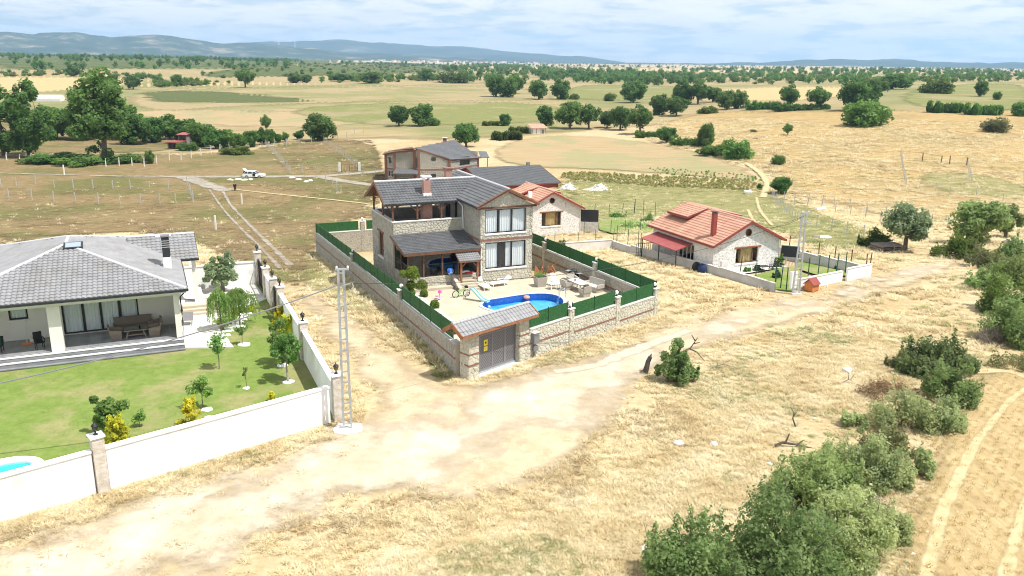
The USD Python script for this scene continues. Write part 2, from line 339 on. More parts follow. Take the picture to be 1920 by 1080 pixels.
m_scrub = M('scrub_floor', [(0.3, (0.045, 0.065, 0.022)), (0.55, (0.085, 0.105, 0.036)), (0.75, (0.20, 0.185, 0.085))], scale=.08, detail=8, rough=.95, spec=.1, edge=0.03)
m_greenmeadow = M('green_meadow', [(0.3, (0.14, 0.145, 0.05)), (0.5, (0.205, 0.19, 0.08)), (0.72, (0.31, 0.265, 0.135))], scale=.35, detail=10, nrough=.74, rough=.95, spec=.1, edge=0.12, eamp=1.5)
m_brownpatch = M('brown_weeds_floor', [(0.3, (0.22, 0.12, 0.05)), (0.7, (0.40, 0.25, 0.11))], scale=1.2, detail=8, rough=.95, spec=.1, edge=0.35)
m_whiteish = M('chalky_ground', [(0.3, (0.38, 0.32, 0.235)), (0.7, (0.50, 0.445, 0.36))], scale=1.0, detail=8, rough=.95, spec=.1, edge=0.8, eamp=2)

# ------------------------------------------------------------------ ground: one sheet out to the horizon
def make_ground():
    ang = np.radians(np.concatenate([np.arange(-62, -36, 1.0), np.arange(-36, 36.01, 0.28), np.arange(37, 63, 1.0)]))
    r = np.concatenate([np.arange(8, 120, 1.0), 120 * 1.012 ** np.arange(0, 420)]); r = r[r < 14500]
    A, Rr = np.meshgrid(ang, r)
    x, y = np.sin(A) * Rr, np.cos(A) * Rr
    v = np.c_[x.ravel(), y.ravel(), gz(x, y).ravel()]
    n, m = len(r), len(ang); i = np.arange(n - 1)[:, None] * m + np.arange(m - 1)[None]
    f = np.stack([i, i + 1, i + m + 1, i + m], -1).reshape(-1, 4)[:, ::-1]
    # the ground just behind the viewpoint
    c = at(985, 570, z=.3)
    inp = np.hypot(v[:, 0] - c[0], v[:, 1] - c[1]) < 4.6
    v[inp, 2] -= 2.6        # the pool is dug into the ground
    return MB().add(v, f)
solo('ground', make_ground(), m_ground, kind='structure', smooth=True)
# ------------------------------------------------------------------ hills along the horizon
def hills(name, prof, dist, base_z, mat, depth=1500, seed=0, rough=12):
    px = np.arange(-700, 2620, 6.0); xs = [p[0] for p in prof]; ys = [p[1] for p in prof]
    top = np.interp(px, xs, ys)
    k = np.ones(9) / 9; top = np.convolve(np.pad(top, 4, 'edge'), k, 'valid') - 5.5 * (meshkit.fbm(np.c_[px / 55, 0 * px + seed, 0 * px], 4, seed) - .5)
    n = len(px); a = np.arctan2(px - 960, FPX); rows = []
    hor = 97 + .0131 * px
    hgt = np.maximum((hor - top) / FPX * dist + CAM_H - base_z, 2)
    J = 18
    for j in range(J):
        t = j / (J - 1); d = dist - depth * (1 - t)
        prof_h = hgt * (math.sin(t * math.pi / 2) ** 1.4)
        pts = np.c_[np.sin(a) * d, np.cos(a) * d, np.zeros(n)]
        nz = (meshkit.fbm(np.c_[px / 60, np.full(n, t * 6), np.zeros(n)], 4, seed) - .5)
        pts[:, 2] = base_z + prof_h * (1 + nz * .7 * math.sin(t * math.pi)) + nz * rough * math.sin(t * math.pi)
        rows.append(pts)
    rows.append(np.c_[np.sin(a) * (dist + depth), np.cos(a) * (dist + depth), np.full(n, base_z - 50)])
    v = np.vstack(rows); i = np.arange(len(rows) - 1)[:, None] * n + np.arange(n - 1)[None]
    f = np.stack([i, i + 1, i + n + 1, i + n], -1).reshape(-1, 4)[:, ::-1]
    return solo(name, MB().add(v, f), mat, kind='structure', smooth=True)
m_hill = M('wooded_hills', [(0.35, (0.03, 0.05, 0.03)), (0.52, (0.055, 0.075, 0.045)), (0.62, (0.20, 0.17, 0.12)), (0.72, (0.42, 0.38, 0.31))], scale=0.0035, detail=9, nrough=.68, rough=1, spec=0)
m_hill2 = M('far_hills', [(0.35, (0.035, 0.055, 0.04)), (0.62, (0.06, 0.08, 0.055)), (0.75, (0.22, 0.20, 0.15))], scale=0.002, detail=8, rough=1, spec=0)
hills('hills', [(-700, 74), (-200, 70), (0, 68), (60, 69), (100, 74), (145, 67), (180, 72), (240, 75), (300, 70), (330, 69), (370, 77), (420, 82), (480, 86), (540, 87), (600, 93), (660, 99), (760, 104), (900, 110), (1100, 118), (2620, 140)], 8200, -14, m_hill, 1800, 3)
hills('hills', [(-700, 120), (380, 112), (430, 90), (480, 80), (560, 79), (610, 79), (650, 75), (690, 82), (740, 84), (790, 88), (860, 87), (900, 91), (960, 98), (1030, 103), (1090, 107), (1140, 114), (1200, 122), (2620, 140)], 11500, -14, m_hill2, 2400, 9)
hills('hills', [(-700, 124), (1080, 124), (1160, 120), (1260, 118), (1400, 116), (1480, 113), (1560, 111), (1640, 112), (1760, 115), (1900, 119), (2100, 122), (2620, 130)], 9500, -14, m_hill2, 2200, 5)

# ------------------------------------------------------------------ fields and tracks
m_plain = M('muted_plain', [(0.3, (0.20, 0.155, 0.08)), (0.5, (0.28, 0.22, 0.118)), (0.7, (0.36, 0.285, 0.16))], scale=.05, detail=10, nrough=.74, stretch=(1, 3, 1), rough=.95, spec=.1, edge=0.04, cols2=[(.3, (.13, .145, .055)), (.7, (.23, .215, .10))], scale2=.006, lo2=.46, hi2=.6)
m_slope = M('golden_slope', [(0.3, (0.24, 0.155, 0.062)), (0.5, (0.33, 0.235, 0.105)), (0.7, (0.42, 0.325, 0.17))], scale=.3, detail=10, nrough=.74, stretch=(1, 2, 1), rough=.95, spec=.1, edge=0.08, cols2=[(.3, (.22, .15, .065)), (.7, (.33, .26, .13))], scale2=.03, lo2=.45, hi2=.6)
patch('field', [(-300, 112), (500, 116), (1000, 122), (1500, 129), (2200, 138), (2200, 190), (1700, 230), (1240, 235), (900, 270), (620, 262), (300, 300), (-300, 300)], m_plain, (22, 2.5), 20, .03, smooth=1)
patch('field', [(1180, 262), (1260, 212), (1500, 205), (1900, 205), (2200, 215), (2200, 420), (1960, 400), (1700, 430), (1480, 372), (1380, 300)], m_slope, (14, 2.5), 10, .03)
patch('field', [(-60, 99), (200, 101), (420, 104), (600, 108), (700, 112), (690, 120), (560, 128), (420, 132), (250, 131), (90, 133), (-60, 136)], m_scrub, (16, 1.6), 60, .03, label=None)
patch('field', [(-60, 144), (120, 142), (320, 150), (270, 158), (120, 172), (-60, 188)], m_yfield, (13, 1.6), 10, .03)
patch('field', [(300, 152), (460, 152), (600, 156), (620, 160), (420, 163), (260, 166), (230, 162)], m_yfield, (13, 1.6), 10, .03)
patch('field', [(350, 136), (560, 118), (720, 116), (880, 122), (900, 134), (700, 142), (480, 147), (360, 148)], m_scrub, (13, 1.6), 30, .03)
patch('field', [(240, 168), (450, 162), (700, 160), (930, 158), (1060, 175), (1040, 190), (900, 192), (600, 195), (400, 205), (300, 212), (220, 200)], m_pale, (13, 1.6), 12, .03)
patch('field', [(260, 170), (400, 170), (560, 182), (620, 190), (500, 196), (300, 194), (240, 184)], m_dkgreen, (10, 1.6), 16, .03)
patch('field', [(220, 206), (420, 204), (700, 212), (740, 228), (600, 244), (420, 240), (240, 226)], m_plough, (13, 1.6), 12, .03)
patch('field', [(520, 204), (700, 192), (930, 190), (1060, 196), (1080, 215), (1010, 234), (880, 236), (700, 238), (560, 226)], m_green, (12, 1.6), 12, .03)
patch('field', [(1060, 160), (1170, 158), (1330, 166), (1300, 186), (1160, 192), (1050, 186)], m_green, (10, 1.6), 10, .03)
patch('field', [(1320, 170), (1420, 163), (1600, 162), (1620, 172), (1560, 190), (1400, 192), (1310, 184)], m_yfield, (10, 1.6), 8, .03)
patch('field', [(1690, 168), (1760, 160), (1940, 152), (1960, 210), (1800, 212), (1660, 196)], m_green, (12, 1.6), 12, .03)
patch('field', [(908, 300), (930, 268), (1010, 253), (1130, 254), (1260, 272), (1380, 300), (1436, 330), (1424, 344), (1300, 332), (1120, 320), (980, 316)], m_plough, (10, 1.6), 6, .03)
patch('meadow', [(1040, 350), (1080, 332), (1200, 345), (1440, 356), (1500, 380), (1640, 440), (1640, 470), (1520, 470), (1470, 440), (1300, 392), (1230, 410), (1120, 450), (1060, 420)], m_greenmeadow, (9, 1.6), 6, .03)
patch('meadow', [(1700, 325), (1800, 320), (1940, 345), (1960, 384), (1860, 372), (1740, 362)], m_greenmeadow, (9, 1.6), 5, .03)
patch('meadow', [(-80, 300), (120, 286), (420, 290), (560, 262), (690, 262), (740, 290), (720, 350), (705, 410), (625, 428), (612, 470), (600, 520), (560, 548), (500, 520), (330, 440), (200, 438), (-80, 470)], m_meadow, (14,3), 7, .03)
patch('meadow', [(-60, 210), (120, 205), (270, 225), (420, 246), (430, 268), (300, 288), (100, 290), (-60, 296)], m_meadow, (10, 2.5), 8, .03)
patch('meadow', [(545, 500), (600, 480), (680, 520), (760, 610), (826, 690), (812, 702), (740, 640), (660, 590), (560, 540)], m_greenmeadow, (10, 6), 2.2, .03)
patch('field', [(1640, 1120), (1700, 900), (1800, 720), (1880, 660), (1980, 650), (2100, 1120)], m_gold, (16, 10), 2.0, .02)
for q in ([(1730, 1110), (1770, 950), (1830, 830), (1895, 750), (1945, 715)], [(1880, 1110), (1905, 1000), (1925, 930)]):
    strip('track', at(*np.array(q, float).T), [.9, .8, .6], m_wheeltrack, ds=.6, n=5, ew=.35, h=.035)
strip('track', at(*np.array([(1820, 700), (1890, 695), (1960, 725)], float).T), 1.0, m_wheeltrack, ds=.6, n=5, ew=.4, h=.035)
# the lane, the white road and the tracks
lane = at(*np.array([(470, 452), (520, 500), (575, 555), (650, 640), (740, 730), (800, 800)], float).T)
patch('dirt_lane', [(530, 545), (590, 540), (690, 605), (775, 675), (835, 722), (900, 720), (990, 690), (1120, 660), (1230, 622), (1330, 600), (1350, 660), (1220, 710), (1180, 790), (1080, 900), (900, 960), (700, 930), (560, 960), (380, 1010), (300, 960), (480, 880), (640, 830), (690, 790), (655, 700), (590, 615)], m_dirt, (12, 8), 3.0, .02)
road = at(*np.array([(-160, 1150), (60, 1080), (330, 985), (600, 900), (820, 830), (980, 770), (1100, 715), (1200, 672), (1330, 622), (1450, 588), (1560, 556), (1650, 528), (1760, 500)], float).T)
strip('road', road, [9.6, 9.6, 10, 9.0, 6.4, 5.0, 4.6, 4.2, 3.6], m_road, ds=.6, n=19, ew=5.0, h=.04)
strip('road', at(*np.array([(1040, 700), (1110, 690), (1200, 655), (1290, 622)], float).T), [1.2, 1.6, 1.2], m_whiteish, ds=.6, n=7, ew=.6, h=.045)
patch('dirt_lane', [(1150, 640), (1260, 600), (1380, 575), (1490, 560), (1560, 560), (1700, 495), (1800, 480), (1820, 505), (1700, 545), (1560, 590), (1400, 640), (1240, 690)], m_dirt, (12, 6), 2.5, .015)
strip('track', at(*np.array([(-40, 325), (80, 329), (220, 332), (340, 333), (460, 333), (600, 332), (680, 326), (760, 318)], float).T), [1.6, 1.6, 2.5, 4, 3.5, 3.5], m_track, ds=2, n=7, ew=1.0, h=.05)
strip('track', at(*np.array([(600, 333), (650, 342), (720, 352)], float).T), 4.0, m_track, ds=2, n=7, ew=1.2, h=.05)
strip('track', at(*np.array([(345, 333), (400, 352), (425, 360)], float).T), [5, 4], m_track, ds=2, n=7, ew=1.2, h=.05)
strip('track', at(*np.array([(415, 355), (432, 385), (460, 415), (495, 450), (545, 500)], float).T), [.8, .8, 1.0], m_track, ds=1.2, n=5, ew=.4, h=.05)
strip('track', at(*np.array([(392, 357), (412, 385), (440, 418), (478, 455), (525, 505)], float).T), [.7, .7, .8], m_track, ds=1.2, n=5, ew=.4, h=.05)
strip('track', at(*np.array([(430, 356), (520, 366), (620, 376), (690, 384)], float).T), 1.0, m_wheeltrack, ds=2, n=5, ew=.4, h=.05)
strip('track', at(*np.array([(1430, 372), (1440, 345), (1425, 325), (1400, 308)], float).T), 2.0, m_wheeltrack, ds=2, n=5, ew=.8, h=.05)
for q in ([(1402, 395), (1412, 415), (1432, 440)], [(1418, 372), (1424, 395), (1448, 425)]):
    strip('track', at(*np.array(q, float).T), .8, m_wheeltrack, ds=1.5, n=5, ew=.35, h=.05)
# ------------------------------------------------------------------ building materials
m_mortar = M('mortar', [(0.3, (0.40, 0.345, 0.28)), (0.7, (0.50, 0.44, 0.37))], scale=3, detail=5, rough=.95, bump=.4, bscale=15)
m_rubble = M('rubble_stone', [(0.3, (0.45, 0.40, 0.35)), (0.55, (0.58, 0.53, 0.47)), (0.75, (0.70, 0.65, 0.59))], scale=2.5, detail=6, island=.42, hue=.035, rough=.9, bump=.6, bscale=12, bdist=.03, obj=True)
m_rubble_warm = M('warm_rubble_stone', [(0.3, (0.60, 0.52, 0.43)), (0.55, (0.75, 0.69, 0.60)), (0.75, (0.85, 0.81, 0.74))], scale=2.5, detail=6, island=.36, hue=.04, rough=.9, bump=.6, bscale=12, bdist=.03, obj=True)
m_white_stone = M('limewashed_stone', [(0.3, (0.36, 0.335, 0.31)), (0.43, (0.66, 0.63, 0.60)), (0.55, (0.79, 0.775, 0.75)), (0.75, (0.83, 0.82, 0.80))], scale=3.2, detail=7, nrough=.7, island=.16, rough=.9, bump=.5, bscale=9, bdist=.04, obj=True)
m_white_mortar = M('limewash', [(0.3, (0.66, 0.64, 0.61)), (0.7, (0.78, 0.77, 0.74))], scale=2, detail=6, rough=.95, bump=.3, bscale=12)
m_grey_stone = M('grey_stone', [(0.3, (0.25, 0.23, 0.22)), (0.7, (0.40, 0.375, 0.36))], scale=2.5, island=.4, rough=.9, obj=True)
m_brick = M('brown_brick', [(0.3, (0.24, 0.115, 0.085)), (0.7, (0.34, 0.18, 0.13))], scale=6, island=.25, rough=.9, bump=.4, bscale=30)
m_chimbrick = usdkit.material(stage, '/World/Looks/chimney_brick', {'tc': ('texture_coordinate', {}), 'mp': ('mapping', {'rotation': (1.5708, 0, 0.785)}), 'b': ('brick_texture', {'scale': 1.0, 'brick_width': .24, 'row_height': .08, 'mortar_size': .012, 'color1': (.36, .13, .085), 'color2': (.28, .10, .07), 'mortar': (.38, .33, .29)}), 'p': ('principled_bsdf', {'roughness': .9})}, [('tc.object', 'mp.vector'), ('mp.vector', 'b.vector'), ('b.color', 'p.base_color')], surface='p.BSDF')
m_wood = M('brown_wood', [(0.3, (0.115, 0.052, 0.03)), (0.7, (0.19, 0.09, 0.05))], scale=4, detail=6, stretch=(1, 1, .2), rough=.6, island=.15, obj=True)
m_redwood = M('orange_wood', [(0.3, (0.25, 0.10, 0.045)), (0.7, (0.36, 0.165, 0.08))], scale=4, detail=6, rough=.6, island=.15, obj=True)
m_dktile = M('charcoal_roof_tile', [(0.3, (0.095, 0.098, 0.106)), (0.7, (0.15, 0.154, 0.163))], scale=1.5, detail=6, island=.22, rough=.55, spec=.5, obj=True)
m_gtile = M('grey_roof_tile', [(0.3, (0.23, 0.228, 0.236)), (0.7, (0.315, 0.313, 0.324))], scale=1.2, detail=6, island=.17, rough=.5, spec=.5, obj=True, cols2=[(.3, (.20, .195, .19)), (.7, (.27, .265, .255))], scale2=.5, lo2=.5, hi2=.7)
m_rtile = M('terracotta_roof_tile', [(0.3, (0.42, 0.21, 0.14)), (0.7, (0.55, 0.32, 0.235))], scale=1.0, detail=6, island=.15, rough=.7, obj=True)
m_redtrim = M('red_trim', [(0.3, (0.20, 0.04, 0.033)), (0.7, (0.26, 0.058, 0.048))], scale=3, rough=.5)
m_redsheet = M('red_sheet', [(0.3, (0.25, 0.058, 0.056)), (0.7, (0.31, 0.082, 0.078))], scale=2, rough=.45)
m_ridge = M('pale_ridge_tile', [(0.3, (0.46, 0.47, 0.49)), (0.7, (0.60, 0.61, 0.63))], scale=4, island=.15, rough=.6, obj=True)
m_gridge = M('grey_ridge_tile', [(0.3, (0.33, 0.33, 0.34)), (0.7, (0.46, 0.46, 0.47))], scale=4, island=.15, rough=.6, obj=True)
m_rridge = M('pale_terracotta_ridge', [(0.3, (0.58, 0.30, 0.22)), (0.7, (0.70, 0.45, 0.36))], scale=4, island=.15, rough=.7, obj=True)
m_white = M('white_paint', [(0.3, (0.74, 0.73, 0.71)), (0.7, (0.81, 0.80, 0.785))], scale=.8, detail=7, rough=.7, bump=.15, bscale=20)
m_cream = M('cream_render', [(0.3, (0.66, 0.63, 0.57)), (0.7, (0.73, 0.70, 0.645))], scale=.8, detail=7, rough=.85, bump=.15, bscale=25)
m_wallwhite = M('white_render', [(0.3, (0.70, 0.69, 0.67)), (0.55, (0.79, 0.785, 0.77)), (0.75, (0.83, 0.825, 0.81))], scale=1.1, detail=8, nrough=.65, stretch=(1, 1, .35), rough=.9, bump=.2, bscale=18, cols2=[(.3, (.58, .54, .48)), (.7, (.70, .67, .62))], scale2=.8, lo2=.52, hi2=.72)
m_split = M('split_face_stone', [(0.3, (0.52, 0.44, 0.36)), (0.7, (0.74, 0.69, 0.62))], scale=3, island=.18, rough=.9, obj=True)
m_concrete = M('grey_concrete', [(0.3, (0.38, 0.37, 0.355)), (0.7, (0.50, 0.49, 0.47))], scale=1.2, detail=7, rough=.9, bump=.3, bscale=14)
m_ltconcrete = M('pale_concrete', [(0.3, (0.56, 0.54, 0.51)), (0.7, (0.68, 0.66, 0.63))], scale=1.0, detail=7, rough=.9, bump=.3, bscale=14)
m_deck = M('cream_paving', [(0.3, (0.395, 0.34, 0.255)), (0.7, (0.465, 0.415, 0.325))], scale=.8, detail=6, rough=.8)
m_whitestrip = M('white_paving', [(0.3, (0.52, 0.50, 0.46)), (0.7, (0.60, 0.585, 0.55))], scale=1, rough=.8)
m_greyfloor = M('grey_floor_tile', [(0.3, (0.20, 0.205, 0.22)), (0.7, (0.29, 0.295, 0.31))], scale=1.2, island=.12, rough=.25, spec=.6, obj=True)
m_frame = M('charcoal_frame', (0.028, 0.030, 0.033), rough=.45)
m_black = M('black_iron', (0.014, 0.014, 0.015), rough=.5)
m_steel = M('galvanised_steel', [(0.3, (0.34, 0.36, 0.38)), (0.7, (0.47, 0.49, 0.51))], scale=6, rough=.45, metallic=.5)
m_chrome = M('chrome', (0.75, 0.76, 0.78), rough=.18, metallic=1.0)
m_gate = M('grey_gate_metal', (0.21, 0.205, 0.22), rough=.5, metallic=.2)
m_gatefill = M('dark_gate_sheet', (0.095, 0.095, 0.105), rough=.5, metallic=.2)
m_glass = glass_mat('window_glass')
m_darkglass = glass_mat('tinted_glass', (0.30, 0.33, 0.34), .03)
m_curtain = M('white_curtain', (0.82, 0.83, 0.83), rough=.9, trans=.15)
m_ycurtain = M('ochre_curtain', [(0.3, (0.42, 0.29, 0.13)), (0.7, (0.55, 0.40, 0.2))], scale=2, rough=.9)
m_inside = M('room_wall', (0.5, 0.49, 0.47), rough=.9)
m_hedge = M('artificial_grass', [(0.3, (0.016, 0.078, 0.022)), (0.6, (0.036, 0.155, 0.045)), (0.8, (0.07, 0.225, 0.075))], scale=9, detail=6, rough=.7, island=.3)
m_hedgepost = M('dark_green_post', (0.010, 0.038, 0.014), rough=.4)
m_plasticw = M('white_plastic', (0.80, 0.80, 0.79), rough=.35)
m_rattan = M('grey_rattan', [(0.3, (0.32, 0.29, 0.25)), (0.7, (0.44, 0.40, 0.35))], scale=20, rough=.8, bump=.5, bscale=40, bdist=.01)
m_brattan = M('brown_rattan', [(0.3, (0.16, 0.125, 0.10)), (0.7, (0.25, 0.205, 0.165))], scale=20, rough=.8, bump=.5, bscale=40, bdist=.01)
m_cushion = M('brown_cushion', (0.17, 0.135, 0.11), rough=.9)
m_rubber = M('black_rubber', (0.018, 0.018, 0.018), rough=.7)
m_lampglass = M('white_globe', (0.80, 0.80, 0.79), rough=.25)
m_poolblue = M('navy_pool_wall', [(0.3, (0.014, 0.060, 0.27)), (0.7, (0.035, 0.13, 0.42))], scale=7, detail=3, rough=.3)
m_poolfloor = M('blue_pool_floor', [(0.3, (0.06, 0.33, 0.60)), (0.7, (0.12, 0.46, 0.70))], scale=1.2, detail=3, rough=.4)
m_water = usdkit.material(stage, '/World/Looks/pool_water', {'geo': ('geometry', {}), 'n': ('noise_texture', {'scale': 5.0, 'detail': 3.0}), 'b': ('bump', {'strength': .35, 'distance': .05}), 'f': ('fresnel', {'IOR': 1.33}), 't': ('transparent_bsdf', {'color': (.72, .93, 1.0)}), 'g': ('glossy_bsdf', {'roughness': .03, 'color': (1, 1, 1)}), 'm': ('mix_closure', {})},
    [('geo.position', 'n.vector'), ('n.fac', 'b.height'), ('b.normal', 'g.normal'), ('f.fac', 'm.fac'), ('t.BSDF', 'm.closure1'), ('g.BSDF', 'm.closure2')], surface='m.closure')

# ------------------------------------------------------------------ stone facing
def cells(poly, cell, seed, gap=.03, aniso=1.0):
    r = np.random.default_rng(seed); x0, y0, x1, y1 = poly.bounds; m = cell * 2
    nx, ny = int((x1 - x0 + 2 * m) / cell) + 1, int((y1 - y0 + 2 * m) / (cell * aniso)) + 1
    gx, gy = np.meshgrid(np.arange(nx), np.arange(ny))
    p = np.stack([x0 - m + (gx + .5 * (gy % 2)) * cell, y0 - m + gy * cell * aniso], -1).reshape(-1, 2)
    p = p + r.uniform(-.42, .42, p.shape) * [cell, cell * aniso]
    p = p[r.random(len(p)) > .12]
    vor = Voronoi(p); out = []
    inner = poly.buffer(-cell * 1.2)
    for i, reg in enumerate(vor.point_region):
        rg = vor.regions[reg]
        if -1 in rg or len(rg) < 3: continue
        q = vor.vertices[rg]
        if np.abs(q - p[i]).max() > cell * 3: continue
        c = Polygon(q)
        if not c.is_valid: continue
        if not inner.contains(c): c = c.intersection(poly)
        c = c.buffer(-gap / 2, join_style=2)
        if c.is_empty: continue
        if c.geom_type != 'Polygon': c = max(c.geoms, key=lambda g: g.area)
        if c.area < (cell * cell * aniso) * .08: continue
        c = c.simplify(cell * .06)
        out.append(np.array(c.exterior.coords)[:-1])
    return out
def stone_mesh(mb, outline, frame, r, h0=.015, h1=.045):
    """one rounded stone on a wall; frame maps (s, z, out) to 3d"""
    n = len(outline); c = outline.mean(0); h = r.uniform(h0, h1)
    tilt = r.normal(0, .01, 2)
    top = c + (outline - c) * .72
    P = np.vstack([np.c_[outline, np.full(n, -.01)], np.c_[c + (outline - c) * .94, np.full(n, h * .6)], np.c_[top, h + (top - c) @ tilt], [[*c, h * 1.12]]])
    F = []
    for i in range(n):
        j = (i + 1) % n
        F += [[i, j, n + j], [i, n + j, n + i], [n + i, n + j, 2 * n + j], [n + i, 2 * n + j, 2 * n + i], [2 * n + i, 2 * n + j, 3 * n]]
    mb.add(frame(P), F)
def frame_of(o, d, n):
    o, d, n = (np.asarray(x, float) for x in (o, d, n)); Z = np.array([0, 0, 1.])
    return lambda P: o + P[:, :1] * d + P[:, 1:2] * Z + P[:, 2:3] * n
def stone_wall(parent, poly, o, d, n, cell=.4, mat=None, mortar=None, thick=.25, seed=1, gap=.035, h1=.045, stones=True, name='wall', aniso=.8, single=False):
    """a wall face: mortar slab with openings and the rubble stones on it. poly in (s, z); d along, n outwards"""
    fr = frame_of(o, d, n); polys = list(poly.geoms) if hasattr(poly, 'geoms') else [poly]
    mb = MB()
    for g in polys:
        m = trimesh.creation.extrude_polygon(g, thick, engine='earcut')
        v = np.array(m.vertices); v[:, 2] -= thick
        mb.add(fr(v), m.faces)
    w = part(parent, name, mb, mortar or m_mortar)
    if stones:
        r = np.random.default_rng(seed); sb = MB()
        for g in polys:
            for q in cells(g, cell, seed, gap, aniso):
                if single:
                    b1 = MB(); stone_mesh(b1, q, fr, r, h1=h1); part(w, 'stone', b1, mat or m_rubble)
                else:
                    stone_mesh(sb, q, fr, r, h1=h1)
        if not single: part(w, 'stones', sb, mat or m_rubble, kind='stuff')
    return w
# ------------------------------------------------------------------ roofs
def tiles(poly3, tw=.3, tl=.36, rise=.05, seed=0):
    """curved tiles over a roof plane. poly3: outline, its first edge is the eave"""
    P = np.asarray(poly3, float); e = P[1] - P[0]; e /= np.linalg.norm(e)
    nn = np.zeros(3)
    for i in range(1, len(P) - 1): nn += np.cross(P[i] - P[0], P[i + 1] - P[0])
    nn /= np.linalg.norm(nn); nn = nn if nn[2] > 0 else -nn
    s = np.cross(nn, e); s = s if s[2] > 0 else -s
    q = np.c_[(P - P[0]) @ e, (P - P[0]) @ s]; pg = Polygon(q); x0, y0, x1, y1 = pg.bounds
    r = np.random.default_rng(seed); mb = MB()
    gx = np.arange(x0, x1, tw); gy = np.arange(y0, y1, tl); X, Y = np.meshgrid(gx, gy)
    ok = shapely.contains_xy(pg, X + tw / 2, Y + tl / 2); X, Y = X[ok], Y[ok]
    k = np.linspace(0, 1, 5); prof = np.array([0, .75, 1, .55, 0]) * rise
    n = len(X); off = r.uniform(0, .012, n)
    lowz, upz = .055, .015
    V = np.zeros((n, 15, 3))
    for j in range(5):
        xx = X + k[j] * tw
        for a, (yy, zz) in enumerate(((Y - .02, 0 * off + .0), (Y - .02, prof[j] + lowz + off), (Y + tl, prof[j] + upz + off * .3))):
            V[:, a * 5 + j] = P[0] + xx[:, None] * e + yy[:, None] * s + zz[:, None] * nn
    F = [[a * 5 + j, a * 5 + j + 1, (a + 1) * 5 + j + 1, (a + 1) * 5 + j] for a in range(2) for j in range(4)]
    F = np.array(F)
    mb.add(V.reshape(-1, 3), (F[None] + (np.arange(n) * 15)[:, None, None]).reshape(-1, 4))
    return mb
def roof_plane(parent, poly3, tile_mat, base_mat, tw=.3, tl=.36, thick=.12, rise=.05, name='roof_slope', seed=0):
    b = part(parent, name, MB().slab(poly3, (0, 0, -thick)), base_mat)
    part(b, 'tiles', tiles(poly3, tw, tl, rise, seed), tile_mat, kind='stuff')
    return b
def ridge_caps(parent, a, b, mat, r=.13, step=.35, name='ridge'):
    a, b = np.asarray(a, float), np.asarray(b, float); L = np.linalg.norm(b - a); n = max(1, int(L / step)); mb = MB()
    d = (b - a) / L; side = np.cross(d, [0, 0, 1.]); side /= np.linalg.norm(side); up = np.cross(side, d)
    ang = np.linspace(0, math.pi, 6)
    for i in range(n):
        p0, p1 = a + d * L * i / n, a + d * L * (i + 1.12) / n
        r0, r1 = r * 1.0, r * .86
        V = np.vstack([p + rr * (np.cos(ang)[:, None] * side + np.sin(ang)[:, None] * up) for p, rr in ((p0, r0), (p1, r1))])
        F = [[k, k + 1, 7 + k, 6 + k] for k in range(5)]
        mb.add(V, F); mb.add(np.vstack([V[:6], p0[None]]), [[k, k + 1, 6] for k in range(5)])
    return part(parent, name, mb, mat)
def wave_sheet(o, d, n, w, h, folds, amp, seed=0):
    """a hanging curtain"""
    r = np.random.default_rng(seed); m = folds * 6; s = np.linspace(0, w, m)
    dep = amp * np.sin(s / w * folds * 2 * math.pi + r.uniform(0, 6)) + amp * .5 * np.sin(s / w * folds * 4.7)
    fr = frame_of(o, d, n)
    V = np.vstack([fr(np.c_[s, np.full(m, z), dep * (1 if z == 0 else .6)]) for z in (0, h)])
    return MB().add(V, [[i, i + 1, m + i + 1, m + i] for i in range(m - 1)])
